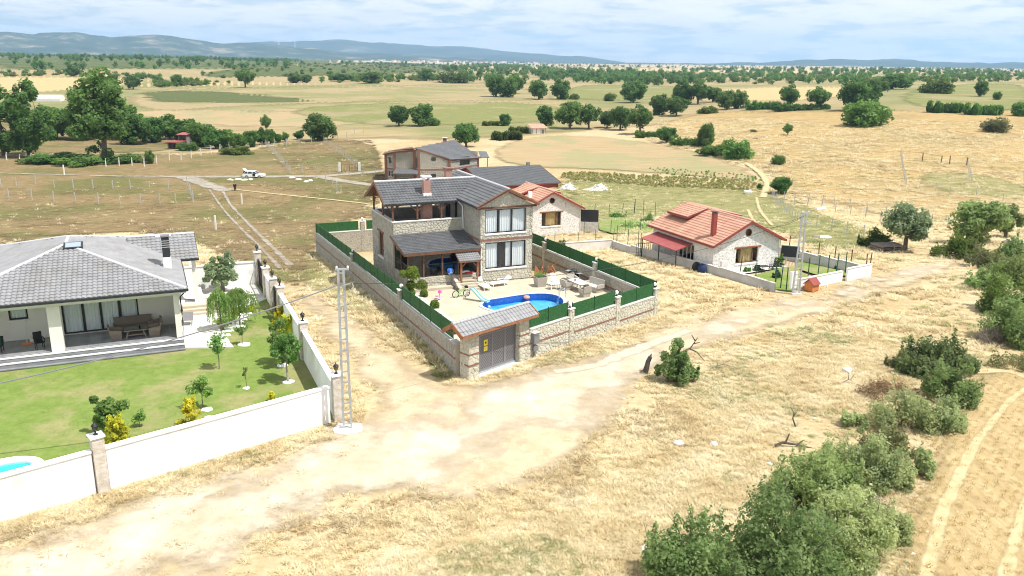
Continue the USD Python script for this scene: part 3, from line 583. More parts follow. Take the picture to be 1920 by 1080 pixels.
def window(parent, o, d, n, s0, s1, z0, z1, split=(1 / 3, 2 / 3), fw=.07, recess=.12, frame=None, glass=None, sill=None, curtains=(), cmat=None, rows=(), sillmat=None, seed=0, name='window'):
    """frame with panes; curtains: list of (from, to) fractions"""
    d, n = np.asarray(d, float), np.asarray(n, float); fr = frame_of(o, d, n); mb = MB()
    def bar(a, b, c, e, t0, t1):
        v = np.array([[s, z, t] for t in (t0, t1) for z in (c, e) for s in (a, b)], float)
        mb.add(fr(v), [[0, 2, 3, 1], [4, 5, 7, 6], [0, 1, 5, 4], [2, 6, 7, 3], [0, 4, 6, 2], [1, 3, 7, 5]])
    t0, t1 = -recess - .06, -recess
    bar(s0, s1, z0, z0 + fw, t0, t1); bar(s0, s1, z1 - fw, z1, t0, t1); bar(s0, s0 + fw, z0 + fw, z1 - fw, t0, t1); bar(s1 - fw, s1, z0 + fw, z1 - fw, t0, t1)
    edges = [s0 + fw] + [s0 + f * (s1 - s0) for f in split] + [s1 - fw]
    for f in split: x = s0 + f * (s1 - s0); bar(x - fw * .75, x + fw * .75, z0 + fw, z1 - fw, t0 - .002, t1 + .004)
    for f in rows: z = z0 + f * (z1 - z0); bar(s0 + fw, s1 - fw, z - .025, z + .025, t0 - .004, t1 - .003)
    w = part(parent, name, mb, frame or m_frame)
    for a, b in zip(edges[:-1], edges[1:]):
        v = np.array([[a, z0 + fw, t0 + .03], [b, z0 + fw, t0 + .03], [b, z1 - fw, t0 + .03], [a, z1 - fw, t0 + .03]])
        part(w, 'pane', MB().add(fr(v), [[0, 1, 2, 3]]), glass or m_glass)
    for i, (a, b) in enumerate(curtains):
        oo = np.asarray(o, float) + d * (s0 + a * (s1 - s0)) + n * (-recess - .13) + np.array([0, 0, z0 + .03])
        part(w, 'curtain', wave_sheet(oo, d, n, (b - a) * (s1 - s0), z1 - z0 - .06, max(3, int((b - a) * (s1 - s0) * 6)), .035, seed + i), cmat or m_curtain)
    if sill:
        mb2 = MB(); v = np.array([[s, z, t] for t in (-recess, .09) for z in (z0 - sill, z0 - .003) for s in (s0 - .08, s1 + .08)], float)
        mb2.add(fr(v), [[0, 2, 3, 1], [4, 5, 7, 6], [0, 1, 5, 4], [2, 6, 7, 3], [0, 4, 6, 2], [1, 3, 7, 5]]); part(w, 'sill', mb2, sillmat or m_white)
    return w
X_, Y_, Z_ = np.array([1., 0, 0]), np.array([0, 1., 0]), np.array([0, 0, 1.])
# ------------------------------------------------------------------ the stone villa
VA = at(900, 531, .3); VZ = .3
villa = thing('stone_villa', 'two storey rubble stone villa with charcoal roof, roofed terrace and glazed porch beside the pool', 'house', VA, 24)
BW, BD, EZ, RZ, SL = 4.9, 11.6, 6.62, 8.05, .48
up_w, lo_w = (.47, 4.28, 4.29, 6.36), (.48, 4.28, 1.18, 3.49)
def opening(a, b, c, d): return sbox(a, c, b, d)
front = Polygon([(0, -.6), (BW, -.6), (BW, EZ), (BW / 2, RZ - .2), (0, EZ)]).difference(opening(*up_w)).difference(opening(*lo_w))
wf = stone_wall(villa, front, (0, 0, 0), X_, -Y_, .27, m_rubble_warm, seed=11)
side = sbox(0, -.6, BD, EZ).difference(sbox(5.6, 4.1, 6.5, 6.2)).difference(sbox(7.4, 4.1, 9.0, 6.2))
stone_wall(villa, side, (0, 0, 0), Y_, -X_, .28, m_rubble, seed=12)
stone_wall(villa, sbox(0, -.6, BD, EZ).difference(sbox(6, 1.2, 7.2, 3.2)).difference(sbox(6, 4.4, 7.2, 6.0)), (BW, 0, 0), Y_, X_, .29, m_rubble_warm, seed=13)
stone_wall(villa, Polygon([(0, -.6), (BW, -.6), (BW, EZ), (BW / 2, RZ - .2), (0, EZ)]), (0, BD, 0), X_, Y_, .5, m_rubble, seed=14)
for nm, w, sd in (('window', up_w, 1), ('window', lo_w, 2)):
    window(villa, (0, 0, 0), X_, -Y_, *w, split=(.335, .655), fw=.09, sill=.12, curtains=[(.02, .31), (.36, .64) if sd == 1 else (.52, .64), (.68, .98)], seed=sd * 9, recess=.1)
window(villa, (0, 0, 0), Y_, -X_, 5.6, 6.5, 4.1, 6.2, split=(), fw=.1, glass=m_darkglass, name='terrace_door')
window(villa, (0, 0, 0), Y_, -X_, 7.4, 9.0, 4.1, 6.2, split=(.5,), fw=.1, glass=m_darkglass, name='terrace_door')
for a, b in ((1.2, 3.2), (4.4, 6.0)): window(villa, (BW, 0, 0), Y_, X_, 6, 7.2, a, b, split=(.5,), sill=.1)
# floors inside
part(villa, 'floor', MB().box(.26, BW - .26, .26, BD - .26, 3.7, 3.95).box(.26, BW - .26, .26, BD - .26, .4, .6).box(.3, BW - .3, 3.2, 3.3, .6, 6.6), m_inside)
# brick band, beam and boards
part(villa, 'brick_band', MB().box(-.05, BW + .05, -.06, .0, 3.66, 3.84), m_brick)
part(villa, 'brick_band', MB().box(-.06, 0, .003, 4.0, 3.66, 3.84), m_brick)
part(villa, 'beam', MB().box(-.35, BW + .35, -.09, .0, 6.42, 6.58), m_wood)
for s in (-1, 1):
    part(villa, 'barge_board', MB().beam((BW / 2 + s * 2.9, -.42, RZ - 2.9 * SL - .02), (BW / 2, -.42, RZ - .02), .05, .26).beam((BW / 2 + s * 2.85, -.2, RZ - 2.85 * SL - .14), (BW / 2, -.2, RZ - .14), .4, .03), m_redwood)
def zb(u): return RZ - SL * abs(u - BW / 2)
def P3(u, v, z): return (u, v, z)
RV = 7.3
def zw(v): return RZ - SL * abs(v - RV)
roof_plane(villa, [P3(-.4, 4.45, zb(-.4)), P3(-.4, -.45, zb(-.4)), P3(BW / 2, -.45, RZ), P3(BW / 2, RV, RZ)], m_dktile, m_wood, seed=1)
roof_plane(villa, [P3(5.3, -.45, zb(5.3)), P3(5.3, 12.05, zb(5.3)), P3(BW / 2, 12.05, RZ), P3(BW / 2, -.45, RZ)], m_dktile, m_wood, seed=2)
roof_plane(villa, [P3(-.4, 12.05, zb(-.4)), P3(-.4, 10.15, zb(-.4)), P3(BW / 2, RV, RZ), P3(BW / 2, 12.05, RZ)], m_dktile, m_wood, seed=3)
roof_plane(villa, [P3(-7.15, 4.15, zw(4.15)), P3(-.7, 4.15, zw(4.15)), P3(BW / 2, RV, RZ), P3(-7.15, RV, RZ)], m_dktile, m_wood, seed=4)
roof_plane(villa, [P3(-1.05, 10.8, zw(10.8)), P3(-7.15, 10.8, zw(10.8)), P3(-7.15, RV, RZ), P3(BW / 2, RV, RZ)], m_dktile, m_wood, seed=5)
ridge_caps(villa, (BW / 2, -.45, RZ + .04), (BW / 2, 12.05, RZ + .04), m_ridge)
ridge_caps(villa, (-7.15, RV, RZ + .04), (BW / 2 - .1, RV, RZ + .04), m_ridge)
part(villa, 'valley', MB().beam((-.5, 4.35, zb(-.5) + .06), (BW / 2, RV, RZ + .05), .16, .03), m_dktile)
part(villa, 'barge_board', MB().beam((-7.17, 4.05, zw(4.05) - .06), (-7.17, RV, RZ - .06), .06, .28).beam((-7.17, 10.9, zw(10.9) - .06), (-7.17, RV, RZ - .06), .06, .28), m_wood)
part(villa, 'gutter', MB().beam((-7.2, 4.08, zw(4.15) - .06), (-.75, 4.08, zw(4.15) - .06), .11, .11).beam((-.46, -.42, zb(-.4) - .06), (-.46, 4.4, zb(-.4) - .06), .11, .11), m_frame)
part(villa, 'downpipe', MB().tube([(-.4, 4.2, 6.45), (-.15, 3.85, 6.1), (-.1, 3.8, 4.1)], .05).tube([(.06, -.1, 3.1), (.06, -.1, .1)], .05), m_plasticw)
# chimneys
ch = part(villa, 'chimney', MB().box(-3.3, -2.68, 5.05, 5.67, 6.7, 8.35), m_chimbrick)
part(ch, 'flashing', MB().box(-3.36, -2.62, 4.99, 5.73, 6.7, 7.22), m_plasticw)
part(ch, 'cap', MB().box(-3.4, -2.58, 4.95, 5.77, 8.62, 8.7).box(-3.3, -3.18, 5.05, 5.67, 8.35, 8.62).box(-2.8, -2.68, 5.05, 5.67, 8.35, 8.62), m_plasticw)
part(villa, 'brick_pillar', MB().box(-3.42, -2.58, 4.95, 5.75, 4.05, 6.65), m_chimbrick)
ch = part(villa, 'chimney', MB().box(0, .6, 8.6, 9.2, 6.6, 8.75), m_chimbrick)
part(ch, 'cap', MB().box(-.08, .68, 8.52, 9.28, 8.75, 8.86), m_brick)
# the wing with the terrace on top
WL, WF, WB, PT = -6.47, 4.0, 11.05, 4.98
holes = [sbox(-5.9, 1.1, -4.7, 3.2), sbox(-3.9, 1.1, -2.2, 3.2), sbox(-1.6, 1.1, -.6, 3.2)]
wfront = sbox(WL, -.6, 0, PT)
for h_ in holes: wfront = wfront.difference(h_)
stone_wall(villa, wfront, (0, WF, 0), X_, -Y_, .29, m_rubble_warm, seed=15)
for h_ in holes: x0, z0, x1, z1 = h_.bounds; window(villa, (0, WF, 0), X_, -Y_, x0, x1, z0, z1, split=(.5,), glass=m_darkglass, name='porch_door')
stone_wall(villa, sbox(WF, -2.0, WB, PT).difference(sbox(7.25, 1.15, 8.9, 3.4)), (WL, 0, 0), Y_, -X_, .29, m_rubble, seed=16)
window(villa, (WL, 0, 0), Y_, -X_, 7.25, 8.9, 1.15, 3.4, split=(.5,), fw=.12, frame=m_wood, glass=m_darkglass, sill=.12, sillmat=m_ltconcrete)
part(villa, 'lintel', MB().box(WL - .07, WL, 7.0, 9.15, 3.42, 3.58), m_wood)
stone_wall(villa, sbox(WL, -2.0, 0, PT), (0, WB, 0), X_, Y_, .33, m_rubble, seed=17)
part(villa, 'terrace_floor', MB().box(WL + .24, -.24, WF + .24, WB - .24, 3.85, 4.05), m_greyfloor)
part(villa, 'coping', MB().box(WL - .06, -.04, WF - .07, WF + .32, PT, PT + .07).box(WL - .06, WL + .33, WF + .323, WB + .06, PT, PT + .07).box(WL + .333, -.04, WB - .3, WB + .06, PT, PT + .07), m_ltconcrete)
for inner, o_, d_, n_ in ((sbox(WF + .25, 4.05, WB - .25, PT), (WL + .25, 0, 0), Y_, X_), (sbox(WL + .25, 4.05, -.25, PT), (0, WB - .25, 0), X_, -Y_)):
    stone_wall(villa, inner, o_, d_, n_, .29, m_rubble, thick=.02, seed=18)
for u, v in ((WL + .1, 10.65), (WL + .1, 7.5), (WL + .1, 4.3), (-4.2, 4.2), (-2.0, 4.2), (-4.2, 10.65)):
    zt = zw(v) - .1
    b = part(villa, 'terrace_post', MB().beam((u, v, PT + .07), (u, v, zt), .14, .14), m_wood)
    br = MB()
    for s in ((-1, 1) if v < 5 else ()): 
        if -7 < u + s * .6 < -.3: br.beam((u, v, zt - .65), (u + s * .6, v, zt - .08), .09, .09)
    for s in (-1, 1):
        if 4.1 < v + s * .6 < 10.7 and u < -6: br.beam((u, v, zt - .65), (u, v + s * .6, zt - .08), .09, .09)
    if br.n: part(b, 'brace', br, m_wood)
part(villa, 'roof_beam', MB().beam((-7.0, 4.3, zw(4.3) - .16), (-.6, 4.3, zw(4.3) - .16), .14, .16).beam((WL + .1, 4.3, zw(4.3) - .17), (WL + .1, RV, RZ - .22), .12, .14).beam((WL + .1, 10.7, zw(10.7) - .17), (WL + .1, RV, RZ - .22), .12, .14), m_wood)
# the glazed porch
pz0, pz1 = 3.16, 3.96
roof_plane(villa, [P3(-.03, -.3, pz0), P3(-6.75, -.3, pz0), P3(-6.75, 3.93, pz1), P3(-.03, 3.93, pz1)], m_dktile, m_wood, seed=6, tw=.26, tl=.32)
part(villa, 'eave_board', MB().box(-6.78, -.03, -.34, -.29, pz0 - .2, pz0 - .0).beam((-6.77, -.3, pz0 - .1), (-6.77, 3.93, pz1 - .1), .05, .24), m_wood)
stone_wall(villa, sbox(-6.45, -.5, -2.3, 1.0), (0, -.02, 0), X_, -Y_, .25, m_rubble_warm, seed=19, thick=.2)
stone_wall(villa, sbox(-.02, -.9, 3.95, 1.0), (-6.45, 0, 0), Y_, -X_, .27, m_rubble, seed=20, thick=.2)
part(villa, 'porch_floor', MB().box(-6.24, -.05, .0, 3.74, .8, .98), m_greyfloor)
pu = [-6.37, -5.05, -3.4, -1.98, -.12]
for u in pu: part(villa, 'porch_post', MB().box(u - .065, u + .065, -.02, .11, 1.0, pz0 - .1), m_wood)
for v in (1.95, 3.8): part(villa, 'porch_post', MB().box(-6.43, -6.31, v - .06, v + .06, 1.0, pz0 + (v + .3) * .189 - .16), m_wood)
part(villa, 'porch_beam', MB().box(-6.45, -.05, -.04, .12, pz0 - .2, pz0 - .04), m_wood)
for a, b in zip(pu[:-1], pu[1:]):
    if b > -1: continue
    f = part(villa, 'glazing', MB().box(a + .065, b - .065, .03, .07, 1.0, 1.06), m_frame); part(f, 'rail', MB().box(a + .065, b - .065, .03, .07, 2.0, 2.06), m_frame)
    for z0, z1 in ((1.06, 2.0), (2.06, pz0 - .2)): part(f, 'pane', MB().add([[a + .065, .05, z0], [b - .065, .05, z0], [b - .065, .05, z1], [a + .065, .05, z1]], [[0, 1, 2, 3]]), m_darkglass)
f = part(villa, 'glazing', MB().box(-6.39, -6.35, .06, 3.8, 2.0, 2.06), m_frame)
part(f, 'pane', MB().add([[-6.37, .1, 1], [-6.37, 3.8, 1], [-6.37, 3.8, 3.75], [-6.37, .1, 3.05]], [[0, 1, 2, 3]]), m_darkglass)
# porch canopy over the steps
for u in (-2.05, -.58):
    b = part(villa, 'canopy_post', MB().box(u - .075, u + .075, -.95, -.8, 0, 2.22), m_redwood)
    s = 1 if u < -1 else -1
    part(b, 'brace', MB().beam((u, -.875, 1.75), (u + s * .4, -.875, 2.15), .08, .08), m_redwood)
part(villa, 'canopy_beam', MB().box(-2.25, -.38, -.96, -.79, 2.223, 2.36).beam((-2.2, -.9, 2.42), (-2.2, .0, 2.85), .08, .12).beam((-.43, -.9, 2.42), (-.43, .0, 2.85), .08, .12), m_redwood)
roof_plane(villa, [P3(-2.3, -1.15, 2.36), P3(-.33, -1.15, 2.36), P3(-.33, .1, 2.96), P3(-2.3, .1, 2.96)], m_gtile, m_redwood, seed=8, tw=.2, tl=.26)
for i in range(6):
    z = 1.0 - .167 * i
    part(villa, 'step', MB().box(-2.28, -.5 + (.0 if i < 3 else .35), -.02 - .31 * (i + 1), -.02 - .31 * i - .004, z - .3 if i < 5 else -.1, z - .03), m_deck)
part(villa, 'stair_wall', MB().hexa([(-2.62, -1.9, -.1), (-2.32, -1.9, -.1), (-2.32, -.02, -.1), (-2.62, -.02, -.1)], [(-2.62, -1.9, .25), (-2.32, -1.9, .25), (-2.32, -.02, 1.05), (-2.62, -.02, 1.05)]), m_mortar)
stone_wall(villa, Polygon([(-1.9, -.1), (-.03, -.1), (-.03, 1.03), (-1.9, .23)]), (-2.62, 0, 0), Y_, -X_, .3, m_rubble, thick=.02, seed=21, name='stair_side')
part(villa, 'ledge', MB().box(-6.4, -2.7, -.85, -.1, -.1, .22), m_deck)
# things in the porch and on the terrace
sofa = thing('sofa', 'dark blue sofa inside the glazed porch of the stone villa', 'sofa', world(VA, YAW, np.array([-3.0, 2.6, .98])), 24)
part(sofa, 'seat', MB().box(-1.1, 1.1, -.45, .45, .12, .45), M('navy_fabric', (.02, .035, .10), rough=.9)); part(sofa, 'backrest', MB().box(-1.1, 1.1, .3, .5, .455, .95), '/World/Looks/navy_fabric')
for s in (-1, 1): part(sofa, 'armrest', MB().box(s * 1.2 - .1, s * 1.2 + .1, -.45, .5, .12, .65), '/World/Looks/navy_fabric')
def simple_chair(name, label, loc, rz, mat, group=None, cat='chair', w=.5, arms=True, sh=.44, bh=.95):
    t = thing(name, label, cat, loc, rz, group)
    part(t, 'seat', MB().box(-w / 2, w / 2, -.24, .24, sh - .04, sh), mat)
    part(t, 'backrest', MB().hexa([(-w / 2, .21, sh), (w / 2, .21, sh), (w / 2, .25, sh), (-w / 2, .25, sh)], [(-w / 2, .30, bh), (w / 2, .30, bh), (w / 2, .34, bh), (-w / 2, .34, bh)]), mat)
    for a in (-1, 1):
        for b in (-1, 1): part(t, 'leg', MB().beam((a * (w / 2 - .03), b * .2, 0), (a * (w / 2 - .04), b * .19, sh - .04), .04, .04), mat)
        if arms: part(t, 'armrest', MB().beam((a * (w / 2 + .02), -.22, sh + .22), (a * (w / 2 + .02), .26, sh + .24), .05, .03).beam((a * (w / 2 + .02), -.2, sh - .04), (a * (w / 2 + .02), -.2, sh + .21), .04, .04), mat)
    return t
simple_chair('plastic_chair', 'white chair on the roofed terrace right of the brick pillar', world(VA, YAW, np.array([-1.2, 5.2, 4.05])), 200, m_plasticw)

# ------------------------------------------------------------------ the walled plot round the villa
F0 = np.array([1.12, 51.19, 0]); WYAW = math.radians(45.8)
DD, NN = np.array([math.cos(WYAW), math.sin(WYAW), 0]), np.array([-math.sin(WYAW), math.cos(WYAW), 0])
def hedge_panel(parent, L, h, seed, z_l=0.0, z_r=0.0, o=(0, 0, 0), d=X_):
    """one panel of artificial grass: a thin core and many upright and splayed blades"""
    r = np.random.default_rng(seed); o = np.asarray(o, float); nrm = np.array([-d[1], d[0], 0])
    mb = MB(); f = lambda s, z, t: o + d * s + nrm * t + np.array([0, 0, z + z_l + (z_r - z_l) * s / L])
    mb.hexa([f(0, .02, -.02), f(L, .02, -.02), f(L, .02, .02), f(0, .02, .02)], [f(0, h - .03, -.02), f(L, h - .03, -.02), f(L, h - .03, .02), f(0, h - .03, .02)])
    n = int(L * h * 230); s, z = r.uniform(.01, L - .01, n), r.uniform(.02, h - .04, n)
    a = r.uniform(0, 2 * math.pi, n); ln = r.uniform(.05, .11, n); sd = r.choice([-1, 1], n)
    base = o + s[:, None] * d + (sd * .02)[:, None] * nrm; base[:, 2] += z + z_l + (z_r - z_l) * s / L
    tip = base + (np.cos(a) * ln)[:, None] * d + (sd * r.uniform(.02, .06, n))[:, None] * nrm; tip[:, 2] += np.abs(np.sin(a)) * ln
    w = d * .012
    V = np.stack([base - w, base + w + [0, 0, .012], tip], 1).reshape(-1, 3)
    mb.add(V, np.arange(3 * n).reshape(-1, 3))
    return part(parent, 'panel', mb, m_hedge)
def globe_lamp(loc, label):
    t = thing('globe_lamp', label, 'lamp', loc, 0)
    part(t, 'base', MB().lathe([(.0, 0), (.10, 0), (.10, .04), (.05, .07), (.05, .12), (.09, .15)], 10), m_black)
    part(t, 'globe', MB().ball((0, 0, .27), (.145, .145, .15)), m_lampglass, smooth=True)
def pillar(parent, o, d, n, w, dep, z0, z1, seed, cell=.3, single=False, mat=None, cap=True):
    """square stone pillar; o = middle of the face that looks along n"""
    o, d, n = np.asarray(o, float), np.asarray(d, float), np.asarray(n, float)
    p = part(parent, 'pillar', MB().hexa(*[[o + d * a * (w / 2 - .01) - n * b + np.array([0, 0, z]) for a, b in ((-1, .01), (1, .01), (1, dep - .01), (-1, dep - .01))] for z in (z0, z1)]), m_mortar)
    r = np.random.default_rng(seed)
    for oo, dd_, nn_, ww in ((o, d, n, w), (o - d * w / 2 - n * dep / 2, n, -d, dep), (o + d * w / 2 - n * dep / 2, -n, d, dep), (o - n * dep, -d, -n, w)):
        fr = frame_of(oo - nn_ * .012, dd_, nn_); sb = MB()
        for q in cells(sbox(-ww / 2, z0, ww / 2, z1), cell, seed, .03, .8):
            b1 = MB() if single else sb
            stone_mesh(b1, q, fr, r)
            if single: part(p, 'stone', b1, mat or m_rubble_warm)
        if not single: part(p, 'stones', sb, mat or m_rubble_warm, kind='stuff')
        seed += 1
    if cap: part(p, 'cap', MB().hexa(*[[o + d * a * (w / 2 + .05) - n * b + np.array([0, 0, z]) for a, b in ((-1, -.05), (1, -.05), (1, dep + .05), (-1, dep + .05))] for z in (z1, z1 + .07)]), m_ltconcrete)
    return p
def W(s, n, z): return F0 + DD * s + NN * n + np.array([0, 0, z])
# front wall
wall = thing('stone_boundary_wall', 'pale rubble front boundary wall stepping down from the grey gate towards the right', 'wall')
segs = [(0.0, 4.1, 1.95), (4.5, 9.35, 1.74), (9.75, 14.2, 1.42)]
for i, (a, b, h) in enumerate(segs):
    stone_wall(wall, sbox(a - .2, -.9, b + .2, h), F0, DD, -NN, .27, m_rubble_warm, thick=.35, seed=31 + i)
    part(wall, 'coping', MB().hexa(*[[W(x, n, z) for x, n in ((a, -.06), (b, -.06), (b, .41), (a, .41))] for z in (h, h + .06)]), m_whitestrip)
    part(wall, 'brick_band', MB().hexa(*[[W(x, n, z) for x, n in ((a, -.055), (b, -.055), (b, 0), (a, 0))] for z in (h - 1.0 - .1 * i * 0, h - .9)]), m_brick)
ords = ('first', 'second', 'corner')
for s, h, o in zip((4.3, 9.55, 14.4), (2.5, 2.3, 2.02), ords):
    pillar(wall, W(s, -.07, 0), DD, -NN, .46, .5, -.9, h, 40 + int(s), .28)
    globe_lamp(W(s, .18, h + .07), f'white globe lamp on the {o} pillar of the front wall right of the gate' if o != 'corner' else 'white globe lamp on the right hand corner pillar of the front wall')
fence = thing('green_hedge_fence', 'artificial green hedge panels on top of the front boundary wall', 'fence')
k = 0
for (a, b, h) in segs:
    m = (a + b) / 2
    for x0, x1 in ((a + .08, m - .04), (m + .04, b - .08)):
        k += 1; hedge_panel(fence, x1 - x0, 1.02, 50 + k, h + .08, h + .08, W(x0, .15, 0), DD)
    for x in (a + .04, m, b - .04): part(fence, 'post', MB().beam(W(x, .15, h + .06), W(x, .15, h + 1.16), .06, .06), m_hedgepost)
# left wall beside the lane
LW0, LW1 = np.array([-3.45, 48.15, 0]), np.array([-23.0, 94.6, 0]); LD = (LW1 - LW0); LL = np.linalg.norm(LD); LD = LD / LL; LN = np.array([-LD[1], LD[0], 0])
def lz(s): return 2.0 - 2.93 * s / LL
wall = thing('stone_boundary_wall', 'long shaded rubble wall with a brick band running beside the dirt lane', 'wall')
gs = [float(gz(*(LW0 + LD * s)[:2])) for s in np.linspace(0, LL, 12)]
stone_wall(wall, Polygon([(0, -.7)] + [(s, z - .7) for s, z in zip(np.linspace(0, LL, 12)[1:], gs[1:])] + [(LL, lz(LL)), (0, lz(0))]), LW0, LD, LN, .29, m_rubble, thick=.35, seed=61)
part(wall, 'coping', MB().hexa(*[[LW0 + LD * s - LN * n + np.array([0, 0, lz(s) + z]) for s, n in ((0, -.05), (LL, -.05), (LL, .4), (0, .4))] for z in (.0, .06)]), m_concrete)
part(wall, 'brick_band', MB().hexa(*[[LW0 + LD * s + LN * n + np.array([0, 0, lz(s) - 1.0 + z]) for s, n in ((0, 0), (LL, 0), (LL, .055), (0, .055))] for z in (.0, .11)]), m_brick)
fence = thing('green_hedge_fence', 'long row of dark green hedge panels on the shaded wall beside the lane', 'fence')
lp = [13.2, 30.5]
edges = [.9, lp[0] - .3, lp[0] + .3, lp[1] - .3, lp[1] + .3, LL - .1]
for i, s in enumerate(lp):
    pillar(wall, LW0 + LD * s + LN * .06, LD, LN, .5, .5, lz(s) - 2.6, lz(s) + .75, 70 + i, .3, mat=m_rubble)
    globe_lamp(LW0 + LD * s - LN * .19 + np.array([0, 0, lz(s) + .82]), ('white globe lamp on the nearer pillar of the lane wall beside the topiary shrubs', 'white globe lamp on the farther pillar of the lane wall left of the villa')[i])
for a, b in zip(edges[0::2], edges[1::2]):
    n = max(1, round((b - a) / 2.45)); w = (b - a) / n
    for j in range(n):
        s0, s1 = a + j * w + .04, a + (j + 1) * w - .04; k += 1
        hedge_panel(fence, s1 - s0, 1.05, 90 + k, lz(s0) + .1, lz(s1) + .1, LW0 + LD * s0 - LN * .17, LD)
    for j in range(n + 1): s = a + j * w; part(fence, 'post', MB().beam(LW0 + LD * s - LN * .17 + Z_ * (lz(s) + .06), LW0 + LD * s - LN * .17 + Z_ * (lz(s) + 1.18), .06, .06), m_hedgepost)
# right wall
RW0, RW1 = W(14.4, .2, 0), np.array([-1.6, 86.0, 0]); RD = RW1 - RW0; RL = np.linalg.norm(RD); RD = RD / RL; RN = np.array([-RD[1], RD[0], 0])   # RN looks into the plot
wall = thing('stone_boundary_wall', 'shaded rubble wall behind the garden table on the right of the pool terrace', 'wall')
rsegs = [(0, 8.3, 1.45), (8.7, 17.2, 1.45), (17.6, RL, 1.45)]
for i, (a, b, h) in enumerate(rsegs):
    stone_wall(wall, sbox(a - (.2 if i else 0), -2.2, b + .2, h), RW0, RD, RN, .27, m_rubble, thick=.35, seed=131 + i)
    stone_wall(wall, sbox(a, -2.2, b, h), RW0 - RN * .35, RD, -RN, .31, m_rubble_warm, thick=.02, seed=141 + i)
    part(wall, 'coping', MB().hexa(*[[RW0 + RD * s + RN * n + Z_ * z for s, n in ((a, -.4), (b, -.4), (b, .06), (a, .06))] for z in (h, h + .06)]), m_whitestrip)
    part(wall, 'brick_band', MB().hexa(*[[RW0 + RD * s + RN * n + Z_ * z for s, n in ((a, 0), (b, 0), (b, .055), (a, .055))] for z in (h - .95, h - .82)]), m_brick)
fence = thing('green_hedge_fence', 'dark green hedge panels on the shaded right hand wall above the garden table', 'fence')
for i, s in enumerate((8.5, 17.4)):
    pillar(wall, RW0 + RD * s + RN * .07, RD, RN, .46, .5, -1.5, 2.15, 150 + i, .28)
    globe_lamp(RW0 + RD * s - RN * .17 + Z_ * 2.22, ('white globe lamp on the pillar of the right hand wall behind the barbecue', 'white globe lamp on the farther right hand wall pillar next to the villa')[i])
for (a, b, h) in rsegs:
    n = max(1, round((b - a) / 2.2)); w = (b - a) / n
    for j in range(n):
        s0, s1 = a + j * w + .03, a + (j + 1) * w - .03; k += 1
        hedge_panel(fence, s1 - s0, 1.05, 190 + k, h + .1, h + .1, RW0 + RD * s0 - RN * .17, RD)
    for j in range(n + 1): part(fence, 'post', MB().beam(RW0 + RD * (a + j * w) - RN * .17 + Z_ * (h + .06), RW0 + RD * (a + j * w) - RN * .17 + Z_ * (h + 1.18), .06, .06), m_hedgepost)
# back wall
wall = thing('stone_boundary_wall', 'low rubble back wall of the villa plot behind the left side of the house', 'wall')
BL = 17.0
stone_wall(wall, sbox(0, -4.5, BL, -1.0), LW1, EX, -EY, .31, m_rubble, thick=.35, seed=161)
part(wall, 'coping', MB().hexa(*[[LW1 + EX * s + EY * n + Z_ * z for s, n in ((0, -.06), (BL, -.06), (BL, .4), (0, .4))] for z in (-1.0, -.94)]), m_ltconcrete)
fence = thing('green_hedge_fence', 'green hedge panels on the low back wall behind the left side of the villa', 'fence')
for a, b in ((.1, 2.6), (2.65, 5.1), (6.1, 8.5), (8.6, 11.0)):
    k += 1; hedge_panel(fence, b - a, 1.1, 220 + k, -.9, -.9, LW1 + EX * a + EY * .17, EX)
    part(fence, 'post', MB().beam(LW1 + EX * a + EY * .17 + Z_ * -.94, LW1 + EX * a + EY * .17 + Z_ * .24, .06, .06), m_hedgepost)
pillar(wall, LW1 + EX * 5.6 - EY * .06, EX, -EY, .5, .5, -4, .1, 171, .3, mat=m_rubble)
globe_lamp(LW1 + EX * 5.6 + EY * .19 + Z_ * .17, 'white globe lamp on the back wall pillar left of the villa')
